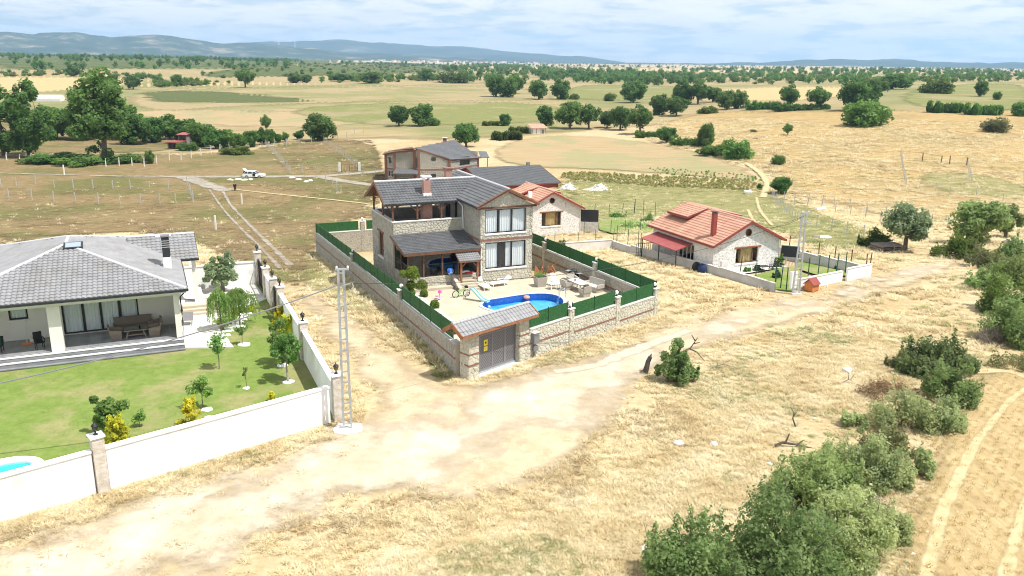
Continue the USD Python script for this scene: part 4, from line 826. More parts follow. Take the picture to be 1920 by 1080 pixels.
# gate, its pillars and roof
gp = thing('gate_portal', 'pair of rubble stone gate pillars carrying a small grey tiled roof', 'gate roof')
pillar(gp, W(-4.95, -.08, 0), DD, -NN, .86, .8, -.4, 2.98, 181, .29, single=True, cap=False)
pillar(gp, W(-.47, -.08, 0), DD, -NN, .88, .8, -.5, 2.98, 191, .29, single=True, cap=False)
for s0, s1 in ((-5.4, -4.5), (-.93, -.01)):
    for z in ((.85, 1.55) if s0 < -2 else (1.05, 1.75)):
        part(gp, 'brick_band', MB().hexa(*[[W(s, n, zz) for s, n in ((s0, -.125), (s1, -.125), (s1, .75), (s0, .75))] for zz in (z, z + .09)]), m_brick)
GS0, GS1, GR, GE = -6.3, .35, 3.66, 3.08
gn0, gnr, gn1 = -.5, .38, 1.26
for nn0, order in ((gn0, 1), (gn1, -1)):
    q = [W(GS0, nn0, GE), W(GS1, nn0, GE), W(GS1, gnr, GR), W(GS0, gnr, GR)]
    q = q if order == 1 else [q[1], q[0], q[3], q[2]]
    b = part(gp, 'roof_slope', MB().slab(q, (0, 0, -.1)), m_redwood)
    # each tile of this small roof is a piece of its own
    e = q[1] - q[0]; L = np.linalg.norm(e); e = e / L; s_ = q[3] - q[0]; H = np.linalg.norm(s_); s_ = s_ / H; nv = np.cross(e, s_); nv = nv if nv[2] > 0 else -nv
    nc, nr = 24, 3
    for j in range(nr):
        for i in range(nc):
            o_ = q[0] + e * L * i / nc + s_ * H * j / nr; tw, tl = L / nc, H / nr
            kx = np.array([0.01, .12, .3, .5, .7, .88, .99]) * tw; kz = np.array([.0, .035, .05, .052, .05, .035, 0.0])
            jit = rng.uniform(0, .008)
            V = np.vstack([o_ + kx[:, None] * e + (y * s_)[None] + (z0 + kz + jit)[:, None] * nv for y, z0 in ((-.03, -.03), (-.03, .03), (tl, .005))])
            part(b, 'tile', MB().add(V, [[a * 7 + c, a * 7 + c + 1, (a + 1) * 7 + c + 1, (a + 1) * 7 + c] for a in range(2) for c in range(6)]), m_gtile)
ridge_caps(gp, W(GS0, gnr, GR + .03), W(GS1, gnr, GR + .03), m_gridge, r=.12, step=.3)
part(gp, 'eave_board', MB().beam(W(GS0, gn0 - .02, GE - .06), W(GS1, gn0 - .02, GE - .06), .05, .2).beam(W(GS0, gn1 + .02, GE - .06), W(GS1, gn1 + .02, GE - .06), .05, .2), m_redwood)
for s in (GS0 - .02, GS1 + .02):
    part(gp, 'barge_board', MB().beam(W(s, gn0, GE - .04), W(s, gnr, GR - .04), .06, .26).beam(W(s, gn1, GE - .04), W(s, gnr, GR - .04), .06, .26), m_redwood)
part(gp, 'beam', MB().beam(W(-6.0, -.0, 2.99), W(.2, -.0, 2.99), .14, .16).beam(W(-6.0, .62, 2.99), W(.2, .62, 2.99), .14, .16), m_redwood)
gate = thing('sliding_gate', 'grey metal sliding gate with diamond lattice between two stone pillars', 'gate')
g0, g1, gzb, gzt = -4.5, -.93, .12, 2.5
gx = [g0, g0 + .36, g0 + 1.47, g0 + 2.6, g1]
fr_ = MB()
def gbar(a, b, z0, z1, n0=.28, n1=.36): fr_.hexa(*[[W(s, n, z) for s, n in ((a, n0), (b, n0), (b, n1), (a, n1))] for z in (z0, z1)])
gbar(g0, g1, gzb, gzb + .1); gbar(g0, g1, gzt - .08, gzt)
for i, x in enumerate(gx): w = .05 if i in (0, 4) else .07; gbar(max(g0, x - w), min(g1, x + w), gzb + .1, gzt - .08, .276, .364)
part(gate, 'frame', fr_, m_gate)
part(gate, 'backing_sheet', MB().hexa(*[[W(s, n, z) for s, n in ((g0 + .05, .33), (g1 - .05, .33), (g1 - .05, .345), (g0 + .05, .345))] for z in (gzb + .1, gzt - .08)]), m_gatefill)
for x0, x1 in zip(gx[:-1], gx[1:]):
    lat = MB(); clip = sbox(x0 + .06, gzb + .1, x1 - .06, gzt - .08)
    for sgn in (-1, 1):
        for c in np.arange(-4, 8, .23):
            l = LineString([(x0 - .5, c + sgn * (x0 - .5 - x0) * 1.5), (x1 + .5, c + sgn * (x1 + .5 - x0) * 1.5)]).intersection(clip)
            if l.geom_type == 'LineString' and l.length > .1:
                (a, z0), (b, z1) = l.coords[0], l.coords[-1]; lat.beam(W(a, .315 + sgn * .004, z0), W(b, .315 + sgn * .004, z1), .012, .055)
    part(gate, 'lattice', lat, m_gate)
part(gate, 'rail', MB().hexa(*[[W(s, n, z) for s, n in ((-4.5, .24), (-.6, .24), (-.6, .40), (-4.5, .40))] for z in (.0, .10)]), m_steel)
m_yellow = M('sign_yellow', (0.78, 0.66, 0.04), rough=.5)
sg = part(gate, 'warning_sign', MB().hexa(*[[W(s, n, z) for s, n in ((-3.78, .262), (-3.46, .262), (-3.46, .274), (-3.78, .274))] for z in (1.72, 2.1)]), m_yellow)
part(sg, 'symbol', MB().hexa(*[[W(s, n, z) for s, n in ((-3.68, .258), (-3.56, .258), (-3.62, .2615), (-3.63, .2615))] for z in (1.84, 1.98)]), m_black)
sg = part(gate, 'warning_sign', MB().hexa(*[[W(s, n, z) for s, n in ((-3.79, .262), (-3.47, .262), (-3.47, .274), (-3.79, .274))] for z in (1.36, 1.66)]), m_yellow)
part(sg, 'symbol', MB().hexa(*[[W(s, n, z) for s, n in ((-3.7, .258), (-3.56, .258), (-3.56, .2615), (-3.7, .2615))] for z in (1.42, 1.6)]), m_ltconcrete)
solo('gate_threshold', MB().hexa(*[[W(s, n, z) for s, n in ((-4.5, -.9), (-.55, -1.0), (-.55, .5), (-4.5, .5))] for z in (-.4, -.02)]), m_ltconcrete, kind='structure')
mt = thing('meter_box', 'dark grey meter box on a post against the front wall right of the gate', 'meter box')
part(mt, 'box', MB().hexa(*[[W(s, n, z) for s, n in ((.25, -.3), (.75, -.3), (.75, -.06), (.25, -.06))] for z in (1.0, 1.72)]), m_gate)
part(mt, 'lid', MB().hexa(*[[W(s, n, z) for s, n in ((.2, -.34), (.8, -.34), (.8, -.05), (.2, -.05))] for z in (1.722, 1.77)]), m_ltconcrete)
part(mt, 'post', MB().hexa(*[[W(s, n, z) for s, n in ((.42, -.2), (.52, -.2), (.52, -.1), (.42, -.1))] for z in (-.3, 1.0)]).hexa(*[[W(s, n, z) for s, n in ((.3, -.25), (.72, -.25), (.72, -.08), (.3, -.08))] for z in (.45, .8)]), m_gate)
# pool terrace
pool_px = [(902, 572), (914, 563), (935, 560), (985, 552), (1020, 550.5), (1045, 554), (1057, 563), (1056, 571), (1046, 578), (1015, 585), (985, 590), (955, 590), (930, 584), (910, 578)]
pool_w = np.array([at(*p, z=.3) for p in pool_px])[:, :2]
pool_poly = Polygon(chaikin(pool_w, 3)).buffer(.0)
dk = [world(VA, YAW, np.array(p, float))[:2] for p in ((-6.3, -.05, 0), (-6.9, -1.2, 0), (-6.9, -9.0, 0))] + [W(-5.2, 1.4, 0)[:2], W(-4.4, .42, 0)[:2], W(14.1, .42, 0)[:2], (RW0 + RD * .3 + RN * .12)[:2], (RW0 + RD * 13.6 + RN * .12)[:2], world(VA, YAW, np.array([4.95, .4, 0]))[:2], world(VA, YAW, np.array([4.95, -.05, 0]))[:2]]
deck_poly = Polygon(dk).buffer(0)
m = trimesh.creation.extrude_polygon(deck_poly.difference(pool_poly), .5, engine='earcut'); m.apply_translation([0, 0, VZ - .5])
solo('pool_terrace', (m.vertices, m.faces), m_deck, kind='structure')
strip_ = [world(VA, YAW, np.array([a, b, 0]))[:2] for a, b in ((-6.85, -1.3), (-6.0, -1.3), (-5.75, -9.3), (-6.85, -8.9))]
m = trimesh.creation.extrude_polygon(Polygon(strip_), .05, engine='earcut'); m.apply_translation([0, 0, VZ + .004])
solo('path', (m.vertices, m.faces), m_whitestrip, kind='structure')
pool = thing('swimming_pool', 'curved swimming pool with navy sides and turquoise water', 'pool')
m = trimesh.creation.extrude_polygon(pool_poly.buffer(.12).difference(pool_poly.buffer(-.02)), 1.6, engine='earcut'); m.apply_translation([0, 0, VZ - 1.58]); part(pool, 'side', (m.vertices, m.faces), m_poolblue)
m = trimesh.creation.extrude_polygon(pool_poly.buffer(.05), .1, engine='earcut'); m.apply_translation([0, 0, VZ - .66]); part(pool, 'floor', (m.vertices, m.faces), m_poolfloor)
vv, ff = trimesh.creation.triangulate_polygon(pool_poly.buffer(-.015), engine='earcut'); part(pool, 'water', (np.c_[vv, np.full(len(vv), VZ - .34)], ff), m_water)
m = trimesh.creation.extrude_polygon(pool_poly.buffer(.26).difference(pool_poly.buffer(.01)), .05, engine='earcut'); m.apply_translation([0, 0, VZ + .006]); part(pool, 'coping', (m.vertices, m.faces), m_whitestrip)
part(pool, 'inlet', MB().ball(world(VA, YAW, np.array([-1.5, -5.75, -.3])), (.12, .05, .05)), m_plasticw)
# ------------------------------------------------------------------ the white bungalow on the left
LA = at(344.7, 650.7, 0.0)
bung = thing('white_bungalow', 'white bungalow with grey hipped tile roof and a tiled veranda facing the lawn', 'house', LA, 24)
FZ, CZ, ETZ = .70, 3.66, 4.02
XL = -14.0
def lb(mb, *a): return mb.box(*a)
# walls: veranda back wall, right pier, side wall, columns, lintel
part(bung, 'veranda_floor', MB().box(XL, -.02, .0, 3.4, -.3, FZ - .02), m_greyfloor)
fl = part(bung, 'floor_tiling', MB().box(XL, -.04, .1, 3.3, FZ - .02, FZ - .012), m_concrete)
for i in range(22):
    for j in range(5):
        x, y = -.1 - (i + 1) * .62, .12 + j * .63
        part(fl, 'tile', MB().box(x + .006, x + .614, y + .006, y + .624, FZ - .012, FZ), m_greyfloor)
for k_, (v0, v1, z) in enumerate(((-.32, .1, FZ - .0), (-.70, -.32, FZ - .24), (-1.05, -.70, FZ - .48))):
    s_ = part(bung, 'step', MB().box(XL, .0 + .03 * k_, v0, v1, -.3, z - .05), m_greyfloor)
    part(s_, 'nosing', MB().box(XL, .02 + .03 * k_, v0 - .03, v0 + .17, z - .047, z), m_white if k_ < 2 else m_greyfloor)
bw = sbox(XL, FZ, -.3, CZ).difference(sbox(-7.25, FZ + .04, -2.58, 2.86)).difference(sbox(-10.3, 2.1, -9.2, 2.86))
stone_wall(bung, bw, (0, 3.3, 0), X_, -Y_, mat=m_cream, mortar=m_cream, stones=False)
wd = window(bung, (0, 3.3, 0), X_, -Y_, -7.25, -2.58, FZ + .04, 2.86, split=(.27, .5, .75), fw=.10, recess=.1, curtains=[(.02, .25), (.29, .49), (.52, .73), (.77, .98)], seed=31, name='patio_door')
window(bung, (0, 3.3, 0), X_, -Y_, -10.3, -9.2, 2.1, 2.86, split=(), fw=.1, recess=.08, sill=.05, curtains=[(.08, .92)], seed=37)
part(bung, 'side_wall', MB().box(-.3, 0, .36, 8.0, -.3, ETZ), m_cream)
part(bung, 'pier', MB().box(-.36, .01, -.02, .36, FZ - .6, ETZ), m_cream)
for x0, x1 in ((-7.75, -7.02), (-14.0, -13.3)): part(bung, 'column', MB().box(x0, x1, -.01, .5, FZ - .3, CZ), m_cream)
part(bung, 'lintel', MB().box(XL, -.362, .0, .5, CZ, ETZ), m_cream)
part(bung, 'ceiling', MB().box(XL, -.302, .5, 3.3, CZ + .1, CZ + .16), m_cream)
part(bung, 'back_rooms', MB().box(XL + .1, -.3, 3.9, 16.5, .0, CZ), m_inside)
part(bung, 'rear_wall', MB().box(XL + .1, -.3, 16.5, 16.8, -.3, ETZ).box(XL - .2, XL + .1, 0, 16.8, -.3, ETZ), m_cream)
ex0, ex1, ev0, ev1, ez = -14.1, .50, -.55, 16.9, 4.13
hw = (ex1 - ex0) / 2; um = (ex0 + ex1) / 2; rz = ez + 2.05; sl = 2.05 / hw
r0, r1 = (um, ev0 + hw, rz), (um, ev1 - hw + .0, rz)
roof_plane(bung, [(ex0, ev0, ez), (ex1, ev0, ez), r0], m_gtile, m_cream, tw=.30, tl=.38, seed=41, rise=.06)
roof_plane(bung, [(ex1, ev0, ez), (ex1, ev1, ez), r1, r0], m_gtile, m_cream, tw=.30, tl=.38, seed=42, rise=.05)
roof_plane(bung, [(ex1, ev1, ez), (ex0, ev1, ez), r1], m_gtile, m_cream, tw=.34, tl=.42, seed=43)
roof_plane(bung, [(ex0, ev1, ez), (ex0, ev0, ez), r0, r1], m_gtile, m_cream, tw=.34, tl=.42, seed=44)
for a, b in (((ex1, ev0, ez + .05), r0), ((ex0, ev0, ez + .05), r0), (r0, r1), ((ex1, ev1, ez + .05), r1), ((ex0, ev1, ez + .05), r1)):
    ridge_caps(bung, a, b, m_ridge, r=.14, step=.4)
part(bung, 'gutter', MB().beam((ex0, ev0 - .06, ez - .05), (ex1 + .06, ev0 - .06, ez - .05), .12, .14).beam((ex1 + .06, ev0 - .06, ez - .05), (ex1 + .06, 8.0, ez - .05), .12, .14), m_frame)
part(bung, 'downpipe', MB().tube([(.42, -.45, ez - .1), (.3, -.2, ez - .35), (.08, -.06, ez - .6), (.08, -.06, .0)], .05), m_frame)
part(bung, 'fascia', MB().box(ex0 + .1, ex1 - .05, ev0 + .02, ev0 + .06, ez - .24, ez - .12), m_cream)
# wing over the entrance on the right
sz, sv0, sv1, su = 1.25, 8.2, 15.2, 1.75
sm_v = (sv0 + sv1) / 2
for pts in ([(-3.0, sv0, ez + .02), (su, sv0, ez + .02), (su, sm_v, ez + sz), (-3.0, sm_v, ez + sz)], [(su, sv1, ez + .02), (-3.0, sv1, ez + .02), (-3.0, sm_v, ez + sz), (su, sm_v, ez + sz)]):
    roof_plane(bung, pts, m_gtile, m_cream, tw=.32, tl=.4, seed=45)
ridge_caps(bung, (-3.0, sm_v, ez + sz + .04), (su, sm_v, ez + sz + .04), m_ridge, r=.13, step=.4)
part(bung, 'gutter', MB().beam((.5, sv0 - .06, ez - .03), (su + .05, sv0 - .06, ez - .03), .12, .14).beam((su + .05, sv0, ez - .05), (su + .05, sm_v, ez + sz - .06), .08, .16).beam((su + .05, sv1, ez - .05), (su + .05, sm_v, ez + sz - .06), .08, .16), m_frame)
for v in (8.6, 14.8): part(bung, 'column', MB().box(1.3, 1.6, v - .15, v + .15, 0, ez), m_cream)
part(bung, 'entrance_wall', MB().box(-.3, 0, 8.0, 16.5, -.3, ETZ).hexa([(.0, 8.5, ez - .1), (.0, 14.9, ez - .1), (.1, 14.9, ez - .1), (.1, 8.5, ez - .1)], [(.0, 11.6, ez + 1.0), (.0, 11.8, ez + 1.0), (.1, 11.8, ez + 1.0), (.1, 11.6, ez + 1.0)]), m_cream)
chl = local(LA, YAW, at(314, 495, ez + .55))
ch = part(bung, 'chimney', MB().box(chl[0] - .27, chl[0] + .27, chl[1] - .27, chl[1] + .27, ez - .1, ez + 1.1), m_white)
part(ch, 'flue_box', MB().box(chl[0] - .25, chl[0] + .25, chl[1] - .25, chl[1] + .25, ez + 1.1, ez + 2.55), m_frame)
part(ch, 'louvres', MB().box(chl[0] - .27, chl[0] + .27, chl[1] - .262, chl[1] - .25, ez + 1.8, ez + 1.84).box(chl[0] - .27, chl[0] + .27, chl[1] - .262, chl[1] - .25, ez + 1.95, ez + 1.99).box(chl[0] - .27, chl[0] + .27, chl[1] - .262, chl[1] - .25, ez + 2.1, ez + 2.14).box(chl[0] - .27, chl[0] + .27, chl[1] - .262, chl[1] - .25, ez + 2.25, ez + 2.29), m_concrete, kind='stuff')
part(ch, 'cap', MB().box(chl[0] - .3, chl[0] + .3, chl[1] - .3, chl[1] + .3, ez + 2.55, ez + 2.66), m_gate)
dsh = thing('satellite_dish', 'white satellite dish seen edge on behind the bungalow chimney', 'satellite dish', world(LA, YAW, chl + np.array([-.1, .6, 1.75])), 24)
part(dsh, 'dish', MB().lathe([(0, .0), (.3, .05), (.52, .18), (.53, .2), (.3, .08), (0, .03)], 16), m_plasticw)
part(dsh, 'arm', MB().tube([(.5, 0, .1), (.75, 0, .5)], .02).tube([(0, 0, 0), (0, .05, -.9)], .03), m_steel)
skl = local(LA, YAW, at(140, 481, ez + 1.25)); skz = ez + (skl[1] - ev0) * sl
t_ = math.atan(sl)
def sk(du, dv, dz): return (skl[0] + du, skl[1] + dv * math.cos(t_) - dz * math.sin(t_), skz + dv * math.sin(t_) + dz * math.cos(t_))
f = part(bung, 'skylight', MB().hexa([sk(-.6, -.45, 0), sk(.6, -.45, 0), sk(.6, .45, 0), sk(-.6, .45, 0)], [sk(-.6, -.45, .16), sk(.6, -.45, .16), sk(.6, .45, .16), sk(-.6, .45, .16)]), m_frame)
part(f, 'pane', MB().hexa([sk(-.48, -.34, .161), sk(.48, -.34, .161), sk(.48, .34, .161), sk(-.48, .34, .161)], [sk(-.48, -.34, .18), sk(.48, -.34, .18), sk(.48, .34, .18), sk(-.48, .34, .18)]), M('skylight_glass', (.25, .30, .36), rough=.08, spec=1.0))

# garden of the bungalow
c0 = at(632, 789, 0.0); cN = at(190, 923, 0.0); fd = (cN - c0); fd /= np.linalg.norm(fd)
cF = c0 + fd * 40
LWb = [np.array([-9.15, 41.6]), np.array([-13.35, 50.3]), np.array([-17.1, 58.6]), np.array([-18.3, 60.9]), np.array([-19.8, 64.2]), np.array([-21.7, 68.4])]
BK = np.array([-36.0, 62.0])
lawn_poly = Polygon([c0[:2], cF[:2], cF[:2] + [-14, 30], BK, LWb[-1], LWb[2], LWb[1]])
def sheet(name, poly, z, mat, res=.5, kind='structure', amp=0.0, edge=True, ew=.5):
    x0, y0, x1, y1 = poly.bounds; gx, gy = np.meshgrid(np.arange(x0, x1, res), np.arange(y0, y1, res)); g = np.c_[gx.ravel(), gy.ravel()]
    g = g[shapely.contains_xy(poly.buffer(-res * .4), g[:, 0], g[:, 1])]
    ring = np.array([poly.exterior.interpolate(d).coords[0] for d in np.arange(0, poly.exterior.length, res)]); q = np.vstack([ring, g])
    tri = Delaunay(q).simplices; c = q[tri].mean(1); tri = tri[shapely.contains_xy(poly, c[:, 0], c[:, 1])]
    zz = np.full(len(q), z) + (amp * (meshkit.fbm(np.c_[q / 2.5, np.zeros(len(q))], 3, 4) - .5) if amp else 0)
    p = usdkit.mesh(stage, numbered('/World', name), (np.c_[q, zz], tri), mat, True)
    d = shapely.distance(shapely.points(q), poly.boundary); d[:len(ring)] = 0
    UsdGeom.PrimvarsAPI(p).CreatePrimvar('edge', Sdf.ValueTypeNames.FloatArray, 'vertex').Set(Vt.FloatArray.FromNumpy(np.clip(d / ew, 0, 1).astype(np.float32)))
    return tag(p, None, None, None, kind)
m_lawn = M('lawn', [(0.28, (0.115, 0.165, 0.035)), (0.5, (0.145, 0.205, 0.045)), (0.72, (0.19, 0.235, 0.065))], scale=1.8, detail=9, nrough=.7, cols2=[(.3, (.19, .20, .075)), (.7, (.27, .255, .115))], scale2=.28, lo2=.46, hi2=.64, rough=.95, spec=.15)
sheet('lawn', lawn_poly.buffer(.1), .1, m_lawn, 1.0)
m_soil = M('bare_soil', [(.3, (.14, .095, .055)), (.7, (.24, .17, .10))], scale=3, detail=7, rough=.95, spec=.1, edge=0.9)
# paved patio right of the house
pat = np.array([at(*p, z=.16)[:2] for p in ((347, 652), (438, 651), (418, 622), (400, 600), (500, 560), (480, 534), (330, 534))])
mm = trimesh.creation.extrude_polygon(Polygon(pat), .25, engine='earcut'); mm.apply_translation([0, 0, -.07]); solo('patio', (mm.vertices, mm.faces), m_whitestrip, kind='structure')
stp = thing('entrance_steps', 'broad cream steps up to the entrance of the white bungalow', 'steps', LA, 24)
for i in range(3): part(stp, 'step', MB().box(.35, 3.4 - .5 * i, 6.6 + .45 * i, 9.5, .17 + .17 * i, .34 + .17 * i - .004), m_deck)
part(stp, 'landing', MB().box(.05, 2.0, 8.1, 14.5, .3, .70), m_ltconcrete)
solo('doormat', MB().box(.6, 1.5, 8.5, 9.4, .71, .725), m_gate, 'grey mat on the landing at the top of the cream steps', 'mat', LA, 24)
# stepping stones
stones = [(386, 645), (399, 638), (406, 632), (417, 629), (424, 621), (432, 614), (440, 611), (446, 606), (452, 600), (456, 594), (461, 588)]
pth = thing('stepping_stone_path', 'curving row of white stepping stones across the small lawn', 'path', kind='structure')
for p in [(385, 645), (400, 638), (407, 632), (420, 629.5), (426, 621), (433, 614.5), (440, 610.5), (447, 606), (452, 600.5), (456, 594.5), (461, 588.5)]:
    w = at(*p, z=.1); r_ = np.random.default_rng(int(p[0])); a = math.radians(24) + r_.uniform(-.1, .1)
    part(pth, 'stone', MB().hexa(*[[(x, y, z) for x, y in ((-.45 * k_, -.2 * k_), (.45 * k_, -.21 * k_), (.44 * k_, .2 * k_), (-.43 * k_, .19 * k_))] for z, k_ in ((0, 1), (.06, .95))]).xf(w, a), m_white)
# front and lane walls
def rend_wall(name, label, a, b, h, th=.22, z0=-.5, mat=None, cap=True, inner=1):
    a, b = np.asarray(a, float)[:2], np.asarray(b, float)[:2]; d = b - a; L = np.linalg.norm(d); yaw = math.atan2(d[1], d[0])
    t = thing(name, label, 'wall', (*a, 0), math.degrees(yaw))
    part(t, 'wall', MB().box(0, L, -th / 2, th / 2, z0, h), mat or m_wallwhite)
    if cap: part(t, 'coping', MB().box(-.02, L + .02, -th / 2 - .05, th / 2 + .05, h, h + .09), m_white)
    return t, L, yaw
WH = 2.05
pA = c0 + fd * 11.85
t, L, yw = rend_wall('garden_wall', 'long white rendered garden wall beside the white gravel road', c0 + fd * .45, pA - fd * .3, WH)
part(t, 'plaster_strip', MB().box(1.35, 1.6, -.125, -.11, 0, WH), m_cream)
rend_wall('garden_wall', 'white rendered garden wall at the lower left edge with the small pool behind it', pA + fd * .3, cF, WH)
def split_pillar(name, label, p, yaw, h, w=.5, mat=None):
    t = thing(name, label, 'pillar', (p[0], p[1], 0), math.degrees(yaw))
    part(t, 'core', MB().box(-w / 2 + .012, w / 2 - .012, -w / 2 + .012, w / 2 - .012, -.5, h), m_white)
    sb = MB(); r_ = np.random.default_rng(int(abs(p[0]) * 10))
    for o_, d_, n_ in (((-w / 2, -w / 2, 0), X_, -Y_), ((w / 2, -w / 2, 0), Y_, X_), ((w / 2, w / 2, 0), -X_, Y_), ((-w / 2, w / 2, 0), -Y_, -X_)):
        fr = frame_of(np.array(o_) - np.array(n_) * .012, d_, n_)
        z = -.3
        while z < h - .02:
            hh = .1; s = 0
            while s < w - .02:
                ww = min(w - s, r_.uniform(.12, .3)); t1 = min(z + hh, h) - .006
                o2 = np.array([[s + .003, z], [s + ww - .003, z], [s + ww - .003, t1], [s + .003, t1]])
                dp = r_.uniform(.008, .022); V = np.vstack([np.c_[o2, np.zeros(4)], np.c_[o2, np.full(4, dp)]])
                sb.add(fr(V), [[4, 5, 6, 7], [0, 1, 5, 4], [1, 2, 6, 5], [2, 3, 7, 6], [3, 0, 4, 7]]); s += ww
            z += hh
    part(t, 'facing_stones', sb, m_split, kind='stuff')
    part(t, 'cap', MB().box(-w / 2 - .06, w / 2 + .06, -w / 2 - .06, w / 2 + .06, h, h + .08), m_white)
    return t
def lantern(loc, label):
    t = thing('garden_lantern', label, 'lantern', loc, 10, None)
    part(t, 'foot', MB().lathe([(0, 0), (.11, 0), (.11, .03), (.05, .06), (.035, .16), (.06, .2)], 8), m_black)
    part(t, 'glass', MB().lathe([(.07, .2), (.13, .42)], 6), m_darkglass)
    part(t, 'cage', MB().tube([(.075, 0, .2), (.135, 0, .42)], .012, 4).tube([(-.075, 0, .2), (-.135, 0, .42)], .012, 4).tube([(0, .075, .2), (0, .135, .42)], .012, 4).tube([(0, -.075, .2), (0, -.135, .42)], .012, 4), m_black)
    part(t, 'roof', MB().lathe([(.16, .42), (.10, .5), (.03, .56), (.015, .64), (0, .66)], 8), m_black)
    return t
fy = math.atan2(fd[1], fd[0])
split_pillar('wall_pillar', 'split stone pillar with lantern in the white front wall nearest the viewer', pA, fy, 2.72)
lantern((pA[0], pA[1], 2.8), 'black lantern on the nearest white wall pillar above the yellow conifer')
ly = math.atan2(*(LWb[1] - LWb[0])[::-1])
pil = [(c0[:2] + [.05, .1], 2.62, 'black lantern on the corner pillar beside the lattice pole'), (LWb[1], 2.62, 'black lantern on the lane wall pillar beside the green fruit trees'), (LWb[2], 2.62, 'black lantern on the first pillar of the small gate in the lane wall'), (LWb[3], 2.62, 'black lantern on the second pillar of the small gate in the lane wall'), (LWb[4], 2.62, 'black lantern on the nearer pillar of the big iron gate'), (LWb[5], 2.9, 'black lantern on the farthest pillar at the big iron gate')]
for i, (p, h, lab) in enumerate(pil):
    split_pillar('wall_pillar', ['split stone corner pillar of the white garden wall beside the lattice pole', 'split stone pillar midway along the lane wall', 'split stone pillar on the near side of the small garden gate', 'split stone pillar on the far side of the small garden gate', 'split stone pillar on the near side of the big iron gate', 'split stone pillar on the far side of the big iron gate'][i], p, ly, h)
    lantern((p[0], p[1], h + .08), lab)
lt = ('white lane wall from the corner pillar to the middle pillar, lawn side in shade', 'white lane wall from the middle pillar to the small garden gate behind the yellow shrubs', None, 'short white lane wall between the small gate and the big iron gate')
for i in (0, 1, 3):
    a, b = (c0[:2] if i == 0 else LWb[i]), LWb[i + 1]; u_ = (b - a) / np.linalg.norm(b - a)
    rend_wall('garden_wall', lt[i], a + u_ * .25, b - u_ * .25, WH)
rend_wall('garden_wall', 'white back wall of the bungalow garden behind the olive tree', LWb[5] + np.array([-.25, -.1]), BK, WH)
def iron_gate(name, label, a, b, h):
    a, b = np.asarray(a), np.asarray(b); d = b - a; L = np.linalg.norm(d); t = thing(name, label, 'gate', (*a, 0.1), math.degrees(math.atan2(d[1], d[0])))
    n = 2 if L > 2 else 1
    for k_ in range(n):
        x0, x1 = .27 + (L - .54) * k_ / n, .27 + (L - .54) * (k_ + 1) / n - .03
        lf = part(t, 'leaf', MB().box(x0, x1, -.03, .03, .05, .13).box(x0, x0 + .06, -.03, .03, .13, h).box(x1 - .06, x1, -.03, .03, .13, h).box(x0 + .06, x1 - .06, -.03, .03, h - .08, h).box(x0 + .06, x1 - .06, -.028, .028, h * .5, h * .5 + .06).box(x0 + .06, x1 - .06, -.006, .006, .13, h * .5), m_black)
        for x in np.arange(x0 + .16, x1 - .08, .13): part(lf, 'bar', MB().box(x - .012, x + .012, -.012, .012, .13, h - .08), m_black)
    return t
iron_gate('iron_gate', 'big black double leaf iron gate in the lane wall of the bungalow', LWb[4], LWb[5], 2.3)
iron_gate('iron_gate', 'narrow black iron garden gate in the lane wall', LWb[2], LWb[3], 2.0)
# small pool at the left edge
pp = np.array([at(*p, z=.15)[:2] for p in ((-60, 900), (-20, 878), (20, 869), (50, 868), (66, 874), (60, 884), (20, 900), (-40, 925))])
pl = Polygon(chaikin(pp, 3)); pl2 = thing('garden_pool', 'small turquoise pool with white rim behind the white wall', 'pool')
mm = trimesh.creation.extrude_polygon(pl.buffer(.45).difference(pl.buffer(-.02)), .4, engine='earcut'); mm.apply_translation([0, 0, -.1]); part(pl2, 'rim', (mm.vertices, mm.faces), m_white)
vv, ff = trimesh.creation.triangulate_polygon(pl.buffer(.02), engine='earcut'); part(pl2, 'basin', (np.c_[vv, np.full(len(vv), .12)], ff), M('turquoise_basin', (.03, .45, .62), rough=.4)); part(pl2, 'water', (np.c_[vv, np.full(len(vv), .2)], ff), m_water)
# veranda furniture
def VL(u, v, z=FZ): return world(LA, YAW, np.array([u, v, z]))
def rattan_chair(label, loc, rz, mat=m_brattan, group=None):
    t = thing('rattan_armchair', label, 'armchair', loc, rz, group)
    part(t, 'base', MB().hexa([(-.3, -.32, 0), (.3, -.32, 0), (.3, .3, 0), (-.3, .3, 0)], [(-.36, -.36, .38), (.36, -.36, .38), (.36, .34, .38), (-.36, .34, .38)]), mat)
    part(t, 'cushion', MB().box(-.29, .29, -.33, .28, .383, .47), m_cushion if mat is m_brattan else m_ltconcrete)
    part(t, 'backrest', MB().hexa([(-.36, .28, .38), (.36, .28, .38), (.38, .38, .38), (-.38, .38, .38)], [(-.38, .40, .92), (.38, .40, .92), (.36, .48, .92), (-.36, .48, .92)]), mat)
    for s in (-1, 1): part(t, 'armrest', MB().hexa([(s * .36 - .04, -.34, .38), (s * .36 + .04, -.34, .38), (s * .38 + .04, .34, .38), (s * .38 - .04, .34, .38)], [(s * .38 - .05, -.36, .62), (s * .38 + .05, -.36, .62), (s * .40 + .05, .4, .72), (s * .40 - .05, .4, .72)]), mat)
    return t
rattan_chair('brown rattan armchair left of the glass table on the veranda', VL(-4.05, 1.3), 24 + 90)
rattan_chair('brown rattan armchair right of the glass table on the veranda', VL(-1.7, 1.2), 24 - 90)
rattan_chair('brown rattan armchair behind the right hand one on the veranda', VL(-1.65, 2.2), 24 - 80)
t = thing('outdoor_sofa', 'long brown cushioned sofa against the veranda wall of the bungalow', 'sofa', VL(-3.0, 2.55), 24)
